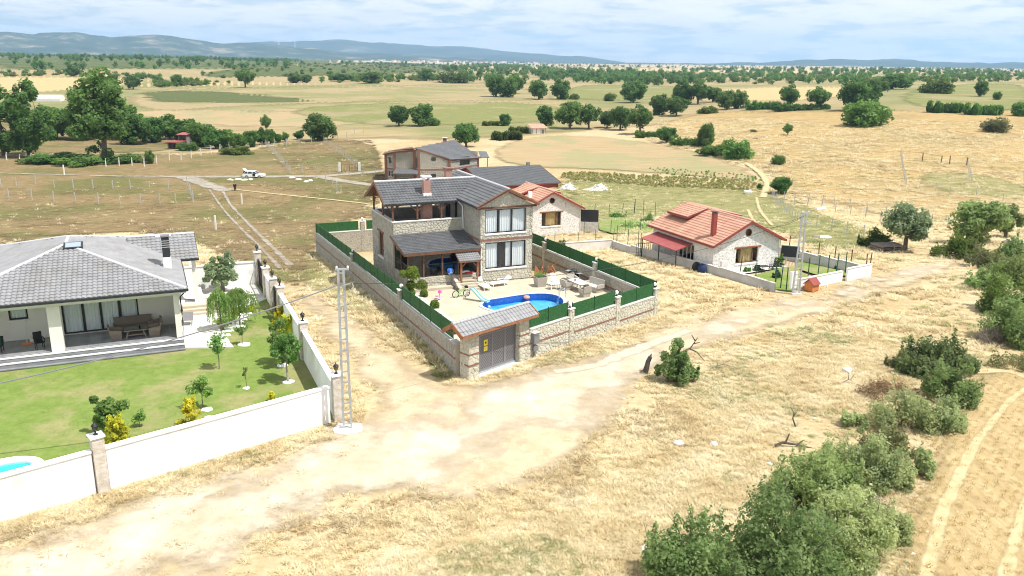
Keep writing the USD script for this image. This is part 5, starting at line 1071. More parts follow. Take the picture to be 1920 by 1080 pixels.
part(t, 'base', MB().box(-1.15, 1.15, -.4, .4, .05, .36), m_brattan); part(t, 'backrest', MB().hexa([(-1.15, .25, .36), (1.15, .25, .36), (1.15, .4, .36), (-1.15, .4, .36)], [(-1.2, .36, .98), (1.2, .36, .98), (1.2, .5, .98), (-1.2, .5, .98)]), m_cushion)
part(t, 'cushion', MB().box(-1.1, 1.1, -.4, .25, .363, .48), m_cushion)
for s in (-1, 1): part(t, 'armrest', MB().box(s * 1.2 - .06, s * 1.2 + .06, -.4, .42, .05, .62), m_brattan)
t = thing('coffee_table', 'low rattan table with glass top on the veranda', 'table', VL(-2.85, 1.25), 24)
part(t, 'top', MB().box(-.72, .72, -.42, .42, .60, .63), m_darkglass); part(t, 'rim', MB().box(-.72, .72, -.42, -.36, .54, .597).box(-.72, .72, .36, .42, .54, .597), m_brattan); part(t, 'shelf', MB().box(-.5, .5, -.3, .3, .2, .26), m_brattan)
for a in (-1, 1):
    for b in (-1, 1): part(t, 'leg', MB().beam((a * .62, b * .36, 0), (a * .45, b * .28, .54), .07, .07), m_brattan)
m_blackfab = M('black_fabric', (.02, .02, .022), rough=.9)
simple_chair('garden_chair', 'black garden chair beside the white veranda column', VL(-8.5, 1.0), 24 + 20, m_blackfab, sh=.45, bh=1.05)
simple_chair('garden_chair', 'black garden chair with a green cloth at the left end of the veranda', VL(-10.8, 1.2), 24 - 10, m_blackfab)
solo('cloth', MB().box(-.2, .2, -.1, .3, .46, .5).hexa([(-.25, .18, .5), (.1, .18, .5), (.1, .22, .5), (-.25, .22, .5)], [(-.25, .27, .97), (.1, .27, .97), (.1, .36, .97), (-.25, .36, .97)]), M('green_cloth', (.03, .12, .06), rough=.9), 'dark green cloth hung on the left veranda chair', 'cloth', VL(-10.8, 1.2), 14)
t = thing('broom', 'broom with orange head leaning on the veranda wall', 'broom', VL(-9.35, 2.2), 24)
part(t, 'handle', MB().tube([(0, 0, .1), (0, .9, 1.35)], .02), m_ltconcrete); part(t, 'head', MB().box(-.3, .3, -.08, .08, 0, .1), M('orange_plastic', (.6, .2, .05), rough=.6))
solo('storage_box', MB().box(-.2, .2, -.15, .15, 0, .32), m_ltconcrete, 'pale plastic box on the veranda floor under the small window', 'box', VL(-9.0, 2.5), 24)
t = thing('lounge_seat', 'grey metal garden seat on the patio beside the veranda corner', 'seat', at(352, 609, .17), 10)
part(t, 'seat', MB().box(-.35, .35, -.3, .3, .4, .46), m_gate); part(t, 'backrest', MB().hexa([(-.35, .28, .46), (.35, .28, .46), (.35, .33, .46), (-.35, .33, .46)], [(-.35, .5, .8), (.35, .5, .8), (.35, .55, .8), (-.35, .55, .8)]), m_gate)
for a in (-1, 1):
    for b in (-1, 1): part(t, 'leg', MB().box(a * .32 - .02, a * .32 + .02, b * .26 - .02, b * .26 + .02, 0, .4), m_gate)

# ------------------------------------------------------------------ red roofed cottages
def cottage(name, label, o, W_, D_, H, AP, hang=.45, win=(.66, .36, .8, 2.5), sk_=0, mirror=False, back_box=True, tl=.38):
    """gabled stone cottage; origin at the right hand bottom corner of the gable front"""
    t = thing(name, label, 'house', o, 24); m2 = -W_ / 2; s = (AP - H) / (W_ / 2)
    s0, s1 = -W_ * win[0], -W_ * win[1]
    rc = Point(m2 - .0, AP - 1.05).buffer(.36, 8)
    fp = Polygon([(-W_, -.8), (0, -.8), (0, H), (m2, AP), (-W_, H)]).difference(sbox(s0, win[2], s1, win[3])).difference(rc)
    stone_wall(t, fp, (0, 0, 0), X_, -Y_, .36, m_white_stone, m_white_mortar, seed=300 + sk_, gap=.02, h1=.03)
    stone_wall(t, sbox(0, -.8, D_, H).difference(sbox(D_ * .3, 0, D_ * .3 + 2.6, 2.1)), (-W_, 0, 0), Y_, -X_, .36, m_white_stone, m_white_mortar, seed=301 + sk_, gap=.02, h1=.03)
    stone_wall(t, sbox(0, -.8, D_, H), (0, 0, 0), Y_, X_, .45, m_white_stone, m_white_mortar, seed=302 + sk_, gap=.02, h1=.03)
    stone_wall(t, Polygon([(-W_, -.8), (0, -.8), (0, H), (m2, AP), (-W_, H)]), (0, D_, 0), X_, Y_, .45, m_white_stone, m_white_mortar, seed=303 + sk_, gap=.02, h1=.03)
    window(t, (0, 0, 0), X_, -Y_, s0, s1, win[2], win[3], split=(.22, .78), fw=.08, frame=m_wood, sill=.1, curtains=[(.2, .85)], cmat=m_ycurtain, recess=.14, seed=sk_)
    part(t, 'lintel', MB().box(s0 - .25, s1 + .25, -.08, .0, win[3] + .0, win[3] + .14), m_redwood)
    rw = part(t, 'round_window', MB().lathe([(.36, -.03), (.36, .09), (.29, .09), (.29, -.03)], 20), m_redtrim); 
    rw_mb = MB().lathe([(.37, -.12), (.37, .05), (.28, .05), (.28, -.12)], 20); V = np.vstack(rw_mb.V); V = np.c_[V[:, 0] + m2, -V[:, 2], V[:, 1] + AP - 1.05]
    usdkit.mesh(stage, str(rw.GetPath()), (V, np.vstack(rw_mb.F)), m_wood)
    q = np.linspace(0, 2 * math.pi, 17)[:-1]
    part(rw, 'pane', MB().add(np.vstack([np.c_[m2 + .3 * np.cos(q), np.full(16, .06), AP - 1.05 + .3 * np.sin(q)], [[m2, .06, AP - 1.05]]]), [[i, (i + 1) % 16, 16] for i in range(16)]), m_darkglass)
    e = hang; zl = H - s * e; up = .10
    roof_plane(t, [(-W_ - e, D_ + .4, zl + up), (-W_ - e, -.45, zl + up), (m2, -.45, AP + up), (m2, D_ + .4, AP + up)], m_rtile, m_redtrim, tw=.32, tl=tl, seed=310 + sk_)
    roof_plane(t, [(e, -.45, zl + up), (e, D_ + .4, zl + up), (m2, D_ + .4, AP + up), (m2, -.45, AP + up)], m_rtile, m_redtrim, tw=.32, tl=tl, seed=311 + sk_)
    ridge_caps(t, (m2, -.45, AP + up + .04), (m2, D_ + .4, AP + up + .04), m_rridge, r=.14, step=.4)
    for sg in (-1, 1):
        part(t, 'barge_board', MB().beam((m2 + sg * (W_ / 2 + e), -.47, zl + .02), (m2, -.47, AP + .02), .06, .2).beam((m2 + sg * (W_ / 2 + e), -.2, zl - .06), (m2, -.2, AP - .06), .42, .03), m_redtrim)
    part(t, 'eave_board', MB().beam((-W_ - e - .02, -.45, zl + .0), (-W_ - e - .02, D_ + .4, zl), .05, .16).beam((e + .02, -.45, zl), (e + .02, D_ + .4, zl), .05, .16), m_redtrim)
    part(t, 'inner_floor', MB().box(-W_ + .3, -.3, .3, D_ - .3, .0, .15).box(-W_ + .3, -.3, 3.4, 3.5, .15, H), m_inside)
    part(t, 'downpipe', MB().tube([(.06, -.06, H - .1), (.06, -.06, -.2)], .045).tube([(-W_ - .06, -.06, H - .1), (-W_ - .06, -.06, -.2)], .045), m_ltconcrete)
    return t, s, m2
RB = at(1457, 500); KR = float((CAM_H - RB[2]) / (CAM_H + 2.81))
cw, cd, chh, cap_ = 8.75 * KR, 11.6 * KR, 3.25 * KR, 5.35 * KR
cot, s_, m2_ = cottage('red_roof_cottage', 'whitewashed stone cottage with bright terracotta roof and red awning by the road', RB, cw, cd, chh, cap_, win=(.665, .323, .8 * KR, 2.5 * KR))
def cz(u): return cap_ + .1 - s_ * abs(u - m2_)
# dormer on the left slope, far dormer on the right slope, chimney, awning
def dormer(t, u_out, u_in, v0, v1, z_out, mat_face):
    zi = z_out + .75
    sg = 1 if u_out > u_in else -1
    roof_plane(t, [(u_out, v1, z_out), (u_out, v0, z_out), (u_in, v0, zi), (u_in, v1, zi)] if sg < 0 else [(u_out, v0, z_out), (u_out, v1, z_out), (u_in, v1, zi), (u_in, v0, zi)], m_rtile, m_redtrim, tw=.32, tl=.38, seed=77, name='dormer_roof')
    uo = u_out - sg * .35
    pts_b = [(uo, v0 + .25, cz(uo) - .1), (u_in, v0 + .25, cz(u_in) - .2), (u_in, v1 - .25, cz(u_in) - .2), (uo, v1 - .25, cz(uo) - .1)]
    pts_t = [(uo, v0 + .25, z_out - .02), (u_in, v0 + .25, zi - .14), (u_in, v1 - .25, zi - .14), (uo, v1 - .25, z_out - .02)]
    b = part(t, 'dormer', MB().hexa(pts_b, pts_t), mat_face)
    part(b, 'fascia', MB().beam((u_out - sg * -.03, v0, z_out - .08), (u_out - sg * -.03, v1, z_out - .08), .06, .2).beam((u_out, v0 - .03, z_out - .06), (u_in, v0 - .03, zi - .06), .06, .22), m_redtrim)
    part(b, 'pane', MB().add([(uo + sg * .01, v0 + .6, cz(uo) + .1), (uo + sg * .01, v1 - .6, cz(uo) + .1), (uo + sg * .01, v1 - .6, z_out - .2), (uo + sg * .01, v0 + .6, z_out - .2)], [[0, 1, 2, 3]]), m_darkglass)
dormer(cot, m2_ - 2.6, m2_ - .1, cd * .62, cd * .95, cz(m2_ - 2.6) + .62, m_redtrim)
dormer(cot, m2_ + 3.3, m2_ + .1, cd * .50, cd * .98, cz(m2_ + 3.3) + .95, m_redtrim)
uc, vc = m2_ - 3.1, 1.35
ch = part(cot, 'chimney', MB().box(uc - .2, uc + .2, vc - .2, vc + .2, cz(uc) - .3, cz(uc) + 2.2), m_redtrim); part(ch, 'cap', MB().box(uc - .25, uc + .25, vc - .25, vc + .25, cz(uc) + 2.25, cz(uc) + 2.33), m_frame)
aw = part(cot, 'awning', MB().hexa([(-cw - 2.0, 3.3, 1.85 * KR), (-cw - 2.0, 9.6, 1.85 * KR), (-cw, 9.6, 2.45 * KR), (-cw, 3.3, 2.45 * KR)], [(-cw - 2.0, 3.3, 1.93 * KR), (-cw - 2.0, 9.6, 1.93 * KR), (-cw, 9.6, 2.53 * KR), (-cw, 3.3, 2.53 * KR)]), m_redsheet)
for v in (3.4, 6.4, 9.5): part(aw, 'post', MB().box(-cw - 1.9, -cw - 1.82, v - .04, v + .04, -.5, 1.85 * KR), m_frame)
window(cot, (-cw, 0, 0), Y_, -X_, cd * .3, cd * .3 + 2.6, .0, 2.1, split=(.25, .5, .75), fw=.07, frame=m_white, glass=m_darkglass, name='glazed_door')
# middle cottage
RB2 = at(1086, 437); K2 = float((CAM_H - RB2[2]) / (CAM_H + 5.65))
cot2, s_, m2_ = cottage('red_roof_cottage', 'whitewashed stone cottage with terracotta roof partly hidden behind the villa', RB2, 9.2 * K2, 8.6 * K2, 3.95 * K2, 6.3 * K2, win=(.675, .335, 1.37 * K2, 3.4 * K2), sk_=20)
cap_ = 6.3 * K2; cw2, cd2 = 9.2 * K2, 8.6 * K2
dormer(cot2, m2_ + 3.3, m2_ + .1, cd2 * .55, cd2 * .98, cz(m2_ + 3.3) + .75, m_redtrim)
dormer(cot2, m2_ - 2.6, m2_ - .1, cd2 * .5, cd2 * .92, cz(m2_ - 2.6) + .6, m_redtrim)
part(cot2, 'chimney', MB().box(m2_ - 2.3, m2_ - 1.9, 1.8, 2.2, cap_ - 1.6, cap_ - .1), m_white)
# long dark roofed house
G = at(1051, 352); 
e0 = atplane(1050.6, 342.5, G, EY); hD = e0[2] - G[2]
lp0, lp1, lp2, lp3 = (np.array([0, 0, 0.]), np.array([-13.5, 0, 0.]), local(e0, YAW, at(872.5, 313.4, e0[2] + 2.5)), local(e0, YAW, at(1025.3, 309.7, e0[2] + 2.5)))
dh = thing('dark_roof_house', 'long low house under a broad slate grey roof behind the red roofed cottage', 'house', e0, 24)
lp2[2] = lp3[2] = 2.5; uL, uR, dv = min(lp1[0], lp2[0]), lp3[0], (lp2[1] + lp3[1]) / 2
uR2 = max(0.0, uR)
roof_plane(dh, [(uL - .2, 0, 0), (.2, 0, 0), (.2, dv, 2.5), (uL - .2, dv, 2.5)], m_dktile, m_redtrim, tw=.36, tl=.42, seed=61)
roof_plane(dh, [(.2, 2 * dv, 0), (uL - .2, 2 * dv, 0), (uL - .2, dv, 2.5), (.2, dv, 2.5)], m_dktile, m_redtrim, tw=.5, tl=.6, seed=62)
part(dh, 'wall', MB().box(uL + .3, -.3, .4, 2 * dv - .4, -hD - .5, -.05), m_redtrim)
part(dh, 'gable', MB().hexa([(uL + .3, .5, -.06), (-.3, .5, -.06), (-.3, 2 * dv - .5, -.06), (uL + .3, 2 * dv - .5, -.06)], [(uL + .3, dv - .1, 2.25), (-.3, dv - .1, 2.25), (-.3, dv + .1, 2.25), (uL + .3, dv + .1, 2.25)]), m_redtrim)
part(dh, 'eave_board', MB().beam((uL - .2, -.03, -.1), (.2, -.03, -.1), .05, .18), m_redtrim)
part(dh, 'chimney', MB().box(-2.6, -1.9, dv + .4, dv + 1.0, 1.5, 3.1), m_grey_stone)
part(dh, 'barge_board', MB().beam((uL - .22, 0, -.06), (uL - .22, dv, 2.44), .06, .24).beam((.22, 0, -.06), (.22, dv, 2.44), .06, .24), m_wood)

# stone house at the back
B0 = at(784, 343); n_c = np.array([0, 1.0, 0])
m_darkmortar = M('dark_mortar', [(.3, (.13, .12, .115)), (.7, (.20, .185, .175))], scale=2, rough=.95)
sh = thing('stone_house', 'two storey grey stone house with brown brick corners and slate roof behind the villa', 'house')
def colpt(px, py_base, py_top=None):
    p = at(px, py_base); q = atplane(px, py_top, p, np.array([p[0], p[1], 0]) / np.hypot(p[0], p[1])) if py_top else None
    return p, (q[2] if q is not None else None)
C = [colpt(724.5, 339, 289), colpt(741, 341, 284.5), colpt(778, 341.5, 282), colpt(786, 342.5, 279), colpt(843, 341, 299), colpt(896, 332, 296)]
for i, (a, b) in enumerate(zip(C[:-1], C[1:])):
    (p, zt), (q, zu) = a, b; d = q - p; d[2] = 0; L = np.linalg.norm(d); d /= L; n = np.array([d[1], -d[0], 0]); zb_ = min(p[2], q[2]) - .5
    poly = Polygon([(0, zb_), (L, zb_), (L, zu - .1), (0, zt - .1)]); o = np.array([p[0], p[1], 0])
    wins = {0: [(.38, .62, 4.0, 5.2), (.3, .45, 1.2, 2.2), (.62, .8, 1.2, 2.2)], 1: [], 2: [(.25, .8, 3.2, 5.4)], 3: [(.40, .55, 4.6, 5.4), (.40, .55, 1.0, 1.8)], 4: [(.35, .7, 3.2, 5.0)]}[i]
    for a_, b_, z0, z1 in wins: poly = poly.difference(sbox(a_ * L, p[2] + z0, b_ * L, p[2] + z1))
    stone_wall(sh, poly, o, d, n, .42, m_rubble_warm, m_darkmortar, seed=400 + i, gap=.13, h1=.05)
    for a_, b_, z0, z1 in wins: window(sh, o, d, n, a_ * L, b_ * L, p[2] + z0, p[2] + z1, split=(.5,) if b_ - a_ > .3 else (), fw=.08, frame=m_frame, glass=m_darkglass)
    for pos, zz in ((p, zt), (q, zu)):
        if pos is q and i < 4: continue
        part(sh, 'corner_column', MB().beam(pos + Z_ * -.5, np.array([pos[0], pos[1], zz]), .55, .55), m_brick)
    part(sh, 'brick_band', MB().beam(o + n * .03 + Z_ * (p[2] + 2.75), o + d * L + n * .03 + Z_ * (p[2] + 2.75), .09, .32, up=(0, 0, 1)), m_brick)
    part(sh, 'eave_band', MB().beam(o + n * .05 + Z_ * (zt - .1), o + d * L + n * .05 + Z_ * (zu - .1), .14, .26), m_brick)
zr = C[3][1] + .1
hl = [at(775, 277, z=zr), at(878, 272, z=zr)]
rA = np.array([*C[3][0][:2], C[3][1]]) + np.array([-1.0, -.2, .1])
eL = np.array([*C[4][0][:2], C[4][1] + .1]); eR = np.array([*C[5][0][:2], C[5][1] + .1])
od = (eR - eL); od[2] = 0; od /= np.linalg.norm(od); nd = np.array([-od[1], od[0], 0])
bk = eR + od * .8 + nd * 7.5; bk[2] = rA[2] + .5
roof_plane(sh, [eL - nd * .4 - Z_ * .1, eR + od * .8 - nd * .4 - Z_ * .1, bk, rA + nd * 0], m_dktile, m_wood, tw=.45, tl=.5, seed=66)
fl_ = np.array([*C[0][0][:2], C[0][1] + .05]); f1_ = np.array([*C[1][0][:2], C[1][1] + .05]); f2_ = np.array([*C[2][0][:2], C[2][1] + .1])
part(sh, 'roof_slope', MB().slab([fl_ + [-.6, -.5, 0], f1_ + [0, -.6, .05], f2_ + [.1, -.5, .2], rA, rA + [-1.5, 9, -.6], fl_ + [-1.2, 8, -.3]], (0, 0, -.18)), m_wood)
part(sh, 'core', MB().slab([np.array([*C[k_][0][:2], C[k_][0][2] - .3]) + [0, .3, 0] for k_ in (0, 2, 3, 4, 5)] + [bk - [0, 0, bk[2] + 7.5], fl_ + [-1, 8, -fl_[2] - 7.5]], (0, 0, .5)), m_inside)
bw_ = [np.array([*C[5][0][:2], 0]), np.array([bk[0], bk[1], 0]), np.array([fl_[0] - .8, fl_[1] + 8, 0]), np.array([fl_[0], fl_[1], 0])]
for a, b in zip(bw_[:-1], bw_[1:]): part(sh, 'wall', MB().beam(a + Z_ * -4.6, b + Z_ * -4.6, .25, 6.4), m_mortar)
cb = rA * .25 + bk * .75 + [0, .5, 0]; ch = part(sh, 'chimney', MB().box(cb[0] - .4, cb[0] + .4, cb[1] - .4, cb[1] + .4, cb[2] - 1.5, cb[2] + .8), m_brick); part(ch, 'cap', MB().box(cb[0] - .5, cb[0] + .5, cb[1] - .5, cb[1] + .5, cb[2] + .8, cb[2] + .95), m_white)
pq = C[1][0] * .5 + C[2][0] * .5; 
pa, pb = C[1][0] + [.2, -.2, 2.9], C[2][0] + [.6, -.2, 2.9]
part(sh, 'porch_roof', MB().slab([pa + [-.4, -2.4, -.7], pb + [.4, -2.4, -.7], pb, pa], (0, 0, -.18)), m_dktile)
for x in (pa + [-.2, -2.2, -.7], pb + [.2, -2.2, -.7]): part(sh, 'porch_post', MB().beam(x, np.array([x[0], x[1], -7.6]), .2, .2), m_brick)
sp = eR + od * 1.0; part(sh, 'side_roof', MB().slab([sp + [0, -.2, .0], sp + [2.0, .6, -.1], sp + [1.2, 3, 1.0], sp + [-.6, 2.6, 1.1]], (0, 0, -.15)), m_dktile)
part(sh, 'porch_post', MB().beam(sp + [1.6, .6, -.2], sp + [1.6, .6, -5.5], .16, .16), m_wood)
# ------------------------------------------------------------------ things round the pool
def V(u, v, z=0.0): return world(VA, YAW, np.array([u, v, z + .0]))
def lounger(label, loc, rz):
    t = thing('sun_lounger', label, 'sun lounger', loc, rz)
    part(t, 'bed', MB().box(-1.0, .35, -.33, .33, .26, .32), m_plasticw)
    part(t, 'backrest', MB().hexa([(.35, -.33, .27), (.35, .33, .27), (.38, .33, .33), (.38, -.33, .33)][::1], [(.95, -.33, .68), (.95, .33, .68), (.93, .33, .74), (.93, -.33, .74)]), m_plasticw)
    for x in (-.8, .2):
        for y in (-.28, .28): part(t, 'leg', MB().beam((x, y, .27), (x + (.1 if x > 0 else -.08), y, 0), .07, .05), m_plasticw)
    part(t, 'armrest', MB().beam((-.1, -.36, .46), (.45, -.36, .46), .05, .03).beam((-.05, -.36, .3), (-.05, -.36, .45), .05, .04), m_plasticw)
    part(t, 'armrest', MB().beam((-.1, .36, .46), (.45, .36, .46), .05, .03).beam((-.05, .36, .3), (-.05, .36, .45), .05, .04), m_plasticw)
    return t
lounger('white plastic sun lounger below the big villa window', at(938, 535, .3), 30)
lounger('white plastic sun lounger with grey cushion seen from its end beside the porch steps', at(905, 540, .3), 24 + 95)
t = thing('cushion', 'grey cushion lying on the lounger beside the porch steps', 'cushion', at(905, 540, .3) + [0, 0, .33], 24 + 95); part(t, 'pad', MB().box(-.8, .32, -.26, .26, 0, .05), m_ltconcrete)
def grey_chair(label, loc, rz): return rattan_chair(label, loc, rz, m_rattan)
TB = V(6.95, -5.0)
t = thing('garden_table', 'grey rattan dining table on the pool terrace', 'table', TB, 24 + 95)
part(t, 'top', MB().box(-.95, .95, -.5, .5, .70, .74), m_ltconcrete); part(t, 'apron', MB().box(-.85, .85, -.42, .42, .60, .697), m_rattan)
for a in (-1, 1):
    for b in (-1, 1): part(t, 'leg', MB().beam((a * .8, b * .38, 0), (a * .82, b * .4, .6), .08, .08), m_rattan)
solo('ashtray', MB().lathe([(0, 0), (.09, 0), (.1, .07), (.06, .1), (0, .1)], 10), m_frame, 'small dark pot on the garden table', 'pot', V(6.8, -4.6, .74))
grey_chair('grey rattan chair left of the garden table', V(6.05, -4.5), 24 + 100)
grey_chair('grey rattan chair at the near end of the garden table', V(6.5, -6.9), 24 + 185)
grey_chair('grey rattan chair at the far end of the garden table next to the barbecue', V(7.3, -3.3), 24 + 5)
t = thing('garden_sofa', 'grey rattan two seat sofa between the garden table and the shaded wall', 'sofa', V(8.0, -5.6), 24 - 75)
part(t, 'base', MB().box(-.8, .8, -.38, .34, 0.02, .38), m_rattan); part(t, 'cushion', MB().box(-.74, .74, -.36, .26, .383, .48), m_ltconcrete)
part(t, 'backrest', MB().hexa([(-.85, .28, .38), (.85, .28, .38), (.85, .38, .38), (-.85, .38, .38)], [(-.9, .42, 1.0), (.9, .42, 1.0), (.85, .5, 1.0), (-.85, .5, 1.0)]), m_rattan)
for s in (-1, 1): part(t, 'armrest', MB().box(s * .84 - .07, s * .84 + .07, -.38, .42, .38, .68), m_rattan)
t = thing('barbecue', 'black barbecue grill against the shaded right hand wall', 'barbecue', V(8.0, -2.1), 24 - 70)
part(t, 'cabinet', MB().box(-.4, .4, -.25, .25, .1, .8), m_black); part(t, 'lid', MB().lathe([(.0, .0), (.3, .0), (.29, .12), (.2, .24), (0, .28)], 12, (0, 0, .8)), m_frame); part(t, 'shelf', MB().box(-.85, -.402, -.22, .22, .76, .79).box(.402, .85, -.22, .22, .76, .79), m_steel)
for a in (-1, 1):
    for b in (-1, 1): part(t, 'leg', MB().beam((a * .36, b * .2, 0), (a * .36, b * .2, .1), .05, .05), m_black)
part(t, 'handle', MB().tube([(-.2, -.3, .92), (.2, -.3, .92)], .02), m_steel)
simple_chair('plastic_chair', 'white plastic armchair between the big planter and the barbecue', V(5.7, -3.0), 24 + 10, m_plasticw, w=.56, bh=1.0)
t = thing('side_table', 'low white side table in front of the white plastic armchair', 'table', V(5.05, -3.9), 30)
part(t, 'top', MB().box(-.35, .35, -.3, .3, .46, .5), m_plasticw)
for a in (-1, 1):
    for b in (-1, 1): part(t, 'leg', MB().beam((a * .3, b * .25, 0), (a * .28, b * .23, .46), .05, .05), m_plasticw)
simple_chair('plastic_stool', 'white plastic stool next to the low white side table', V(5.6, -4.2), 60, m_plasticw, arms=False, sh=.42, bh=.72, cat='stool')
t = thing('white_bag', 'crumpled white bag on the terrace floor behind the rattan chair', 'bag', V(6.6, -3.1), 0); part(t, 'bag', MB().ball((0, 0, .14), (.5, .3, .16), 2), m_plasticw, smooth=True)
# slide, bicycle, toy, ball
m_aqua = M('aqua_plastic', (.34, .60, .60), rough=.35)
t = thing('pool_slide', 'pale turquoise plastic slide at the left end of the pool', 'slide', V(-2.55, -4.4), 24 - 52, sc=(.85, .85, .8))
cv = [(0, 0, 1.15), (.2, 0, 1.15), (.5, 0, .9), (.9, 0, .5), (1.3, 0, .18), (1.7, 0, .06), (1.95, 0, .08)]
mb = MB()
for a, b in zip(cv[:-1], cv[1:]): mb.hexa([(a[0], -.22, a[2] - .03), (b[0], -.22, b[2] - .03), (b[0], .22, b[2] - .03), (a[0], .22, a[2] - .03)], [(a[0], -.22, a[2]), (b[0], -.22, b[2]), (b[0], .22, b[2]), (a[0], .22, a[2])])
part(t, 'chute', mb, m_aqua)
for s in (-1, 1):
    mb = MB()
    for a, b in zip(cv[:-1], cv[1:]): mb.beam((a[0], s * .24, a[2] + .06), (b[0], s * .24, b[2] + .06), .04, .16)
    part(t, 'side_rail', mb, m_aqua)
    part(t, 'ladder_rail', MB().beam((-.75, s * .22, 0), (0, s * .22, 1.2), .06, .06), m_ltconcrete)
for i in range(4): f = .15 + .2 * i; part(t, 'rung', MB().beam((-.75 + .75 * f, -.2, 1.2 * f), (-.75 + .75 * f, .2, 1.2 * f), .05, .03), m_gate)
bk_ = thing('bicycle', 'small green child bicycle leaning beside the porch steps', 'bicycle', V(-3.0, -3.4), 24 + 4)
m_lime = M('lime_paint', (.25, .52, .16), rough=.4)
def wheel(x, r=.28):
    a = np.linspace(0, 2 * math.pi, 21); ring = np.c_[x + r * np.cos(a), 0 * a, r + r * np.sin(a)]
    w = part(bk_, 'wheel', MB().tube(ring, .035, 6, cap=False), m_rubber)
    sp = MB()
    for k_ in range(8): q = k_ / 8 * 2 * math.pi; sp.beam((x, 0, r), (x + (r - .03) * math.cos(q), 0, r + (r - .03) * math.sin(q)), .008, .008)
    part(w, 'spokes', sp, m_steel, kind='stuff')
wheel(-.48); wheel(.48)
part(bk_, 'frame', MB().tube([(-.48, 0, .28), (-.15, 0, .30)], .02).tube([(-.15, 0, .3), (-.28, 0, .68)], .022).tube([(-.15, 0, .3), (.33, 0, .66)], .025).tube([(-.25, 0, .58), (.33, 0, .66)], .022).tube([(-.48, 0, .28), (-.25, 0, .58)], .016).tube([(.48, 0, .28), (.33, 0, .66), (.30, 0, .82)], .022), m_lime)
part(bk_, 'saddle', MB().hexa([(-.4, -.08, .68), (-.15, -.03, .68), (-.15, .03, .68), (-.4, .08, .68)], [(-.4, -.08, .74), (-.15, -.03, .73), (-.15, .03, .73), (-.4, .08, .74)]), m_rubber)
part(bk_, 'handlebar', MB().tube([(.22, -.26, .9), (.3, -.1, .84), (.3, .1, .84), (.22, .26, .9)], .018), m_rubber)
part(bk_, 'chain_guard', MB().box(-.35, -.05, -.05, -.04, .24, .36), m_lime)
part(bk_, 'basket', MB().box(.36, .56, -.12, .12, .72, .9), m_rubber)
m_pink = M('pink_plastic', (.80, .28, .48), rough=.4)
t = thing('toy_scooter', 'pink toy scooter standing on the terrace beside the white path', 'toy', V(-4.98, -3.5), 60)
part(t, 'deck', MB().box(-.3, .25, -.09, .09, .08, .12), M('lilac_plastic', (.55, .38, .70), rough=.4)); part(t, 'column', MB().tube([(.2, 0, .1), (.14, 0, .8)], .035), m_pink); part(t, 'handlebar', MB().tube([(.14, -.24, .8), (.14, .24, .8)], .03), m_pink)
part(t, 'basket', MB().box(.16, .34, -.14, .14, .5, .72), m_pink); part(t, 'seat', MB().box(-.25, .0, -.12, .12, .3, .38), m_pink)
for x in (-.25, .28): part(t, 'wheel', MB().lathe([(.0, -.03), (.09, -.03), (.09, .03), (0, .03)], 12).xf((0, 0, 0)), m_rubber)
solo('beach_ball', MB().ball((0, 0, .28), .28, 3), M('blue_ball', [(0.42, (.03, .12, .55)), (.5, (.03, .12, .55)), (.52, (.7, .75, .8)), (.6, (.1, .3, .7))], scale=2.2, obj=True, rough=.4), 'blue and white ball on the stone ledge beside the porch steps', 'ball', V(-2.75, -.1, 1.05), smooth=True)
t = thing('towel', 'crumpled red and white towel on the top porch step', 'towel', V(-1.1, -.15, 1.0), 10); part(t, 'cloth', MB().ball((0, 0, .06), (.4, .22, .1), 2), M('red_cloth', (.55, .06, .05), rough=.9)); part(t, 'white_cloth', MB().ball((-.2, .2, .1), (.35, .2, .14), 2), m_plasticw)
solo('pool_float', MB().ball((0, 0, 0), (.28, .28, .16), 2), M('salmon_plastic', (.75, .25, .18), rough=.4), 'small salmon pink float at the far edge of the pool', 'float', V(2.15, -4.95, -.15), smooth=True)
t = thing('pool_ladder', 'chrome ladder at the right end of the pool', 'ladder', V(4.45, -7.0), 24 - 20)
for s in (-.25, .25): part(t, 'rail', MB().tube([(-.5, s, -.9), (-.35, s, .2), (-.3, s, .7), (-.1, s, .9), (.12, s, .8), (.2, s, .5), (.2, s, 0)], .028, 6), m_chrome)
for z in (-.6, -.3): part(t, 'tread', MB().box(-.52, -.38, -.25, .25, z, z + .04), m_chrome)
# planters
def planter(label, loc):
    t = thing('planter', label, 'planter', loc, 24)
    part(t, 'box', MB().hexa([(-.36, -.36, 0), (.36, -.36, 0), (.36, .36, 0), (-.36, .36, 0)], [(-.48, -.48, .85), (.48, -.48, .85), (.48, .48, .85), (-.48, .48, .85)]), m_rattan)
    part(t, 'soil', MB().box(-.42, .42, -.42, .42, .84, .87), m_soil_)
    return t
m_soil_ = M('dark_soil', (.05, .035, .025), rough=1)
planter('tapered grey wicker planter with grass at the right corner of the villa', V(4.45, -2.7))
for i in range(6):
    a = V(6.4, .4 + .25 * i, 0); 
fw_ = thing('firewood_pile', 'untidy pile of brown firewood and poles between the villa and the right hand wall', 'firewood', V(6.6, .6), 24)
r_ = np.random.default_rng(5)
for i in range(16):
    a = np.array([r_.uniform(-.9, .9), r_.uniform(-.5, .7), r_.uniform(0, .3)]); b = a + [r_.uniform(-.6, .6), r_.uniform(-.3, .5), r_.uniform(.1, 1.1)]
    part(fw_, 'log', MB().tube([a, b], r_.uniform(.04, .08), 6), m_redwood)
solo('leaning_board', MB().hexa([(0, 0, 0), (.9, .5, 0), (.9, .56, 0), (0, .06, 0)], [(.2, .3, 1.2), (.9, .8, .4), (.9, .86, .4), (.2, .36, 1.2)]), m_redwood, 'rust coloured board leaning at the right corner of the villa', 'board', V(5.05, -.3), 24)

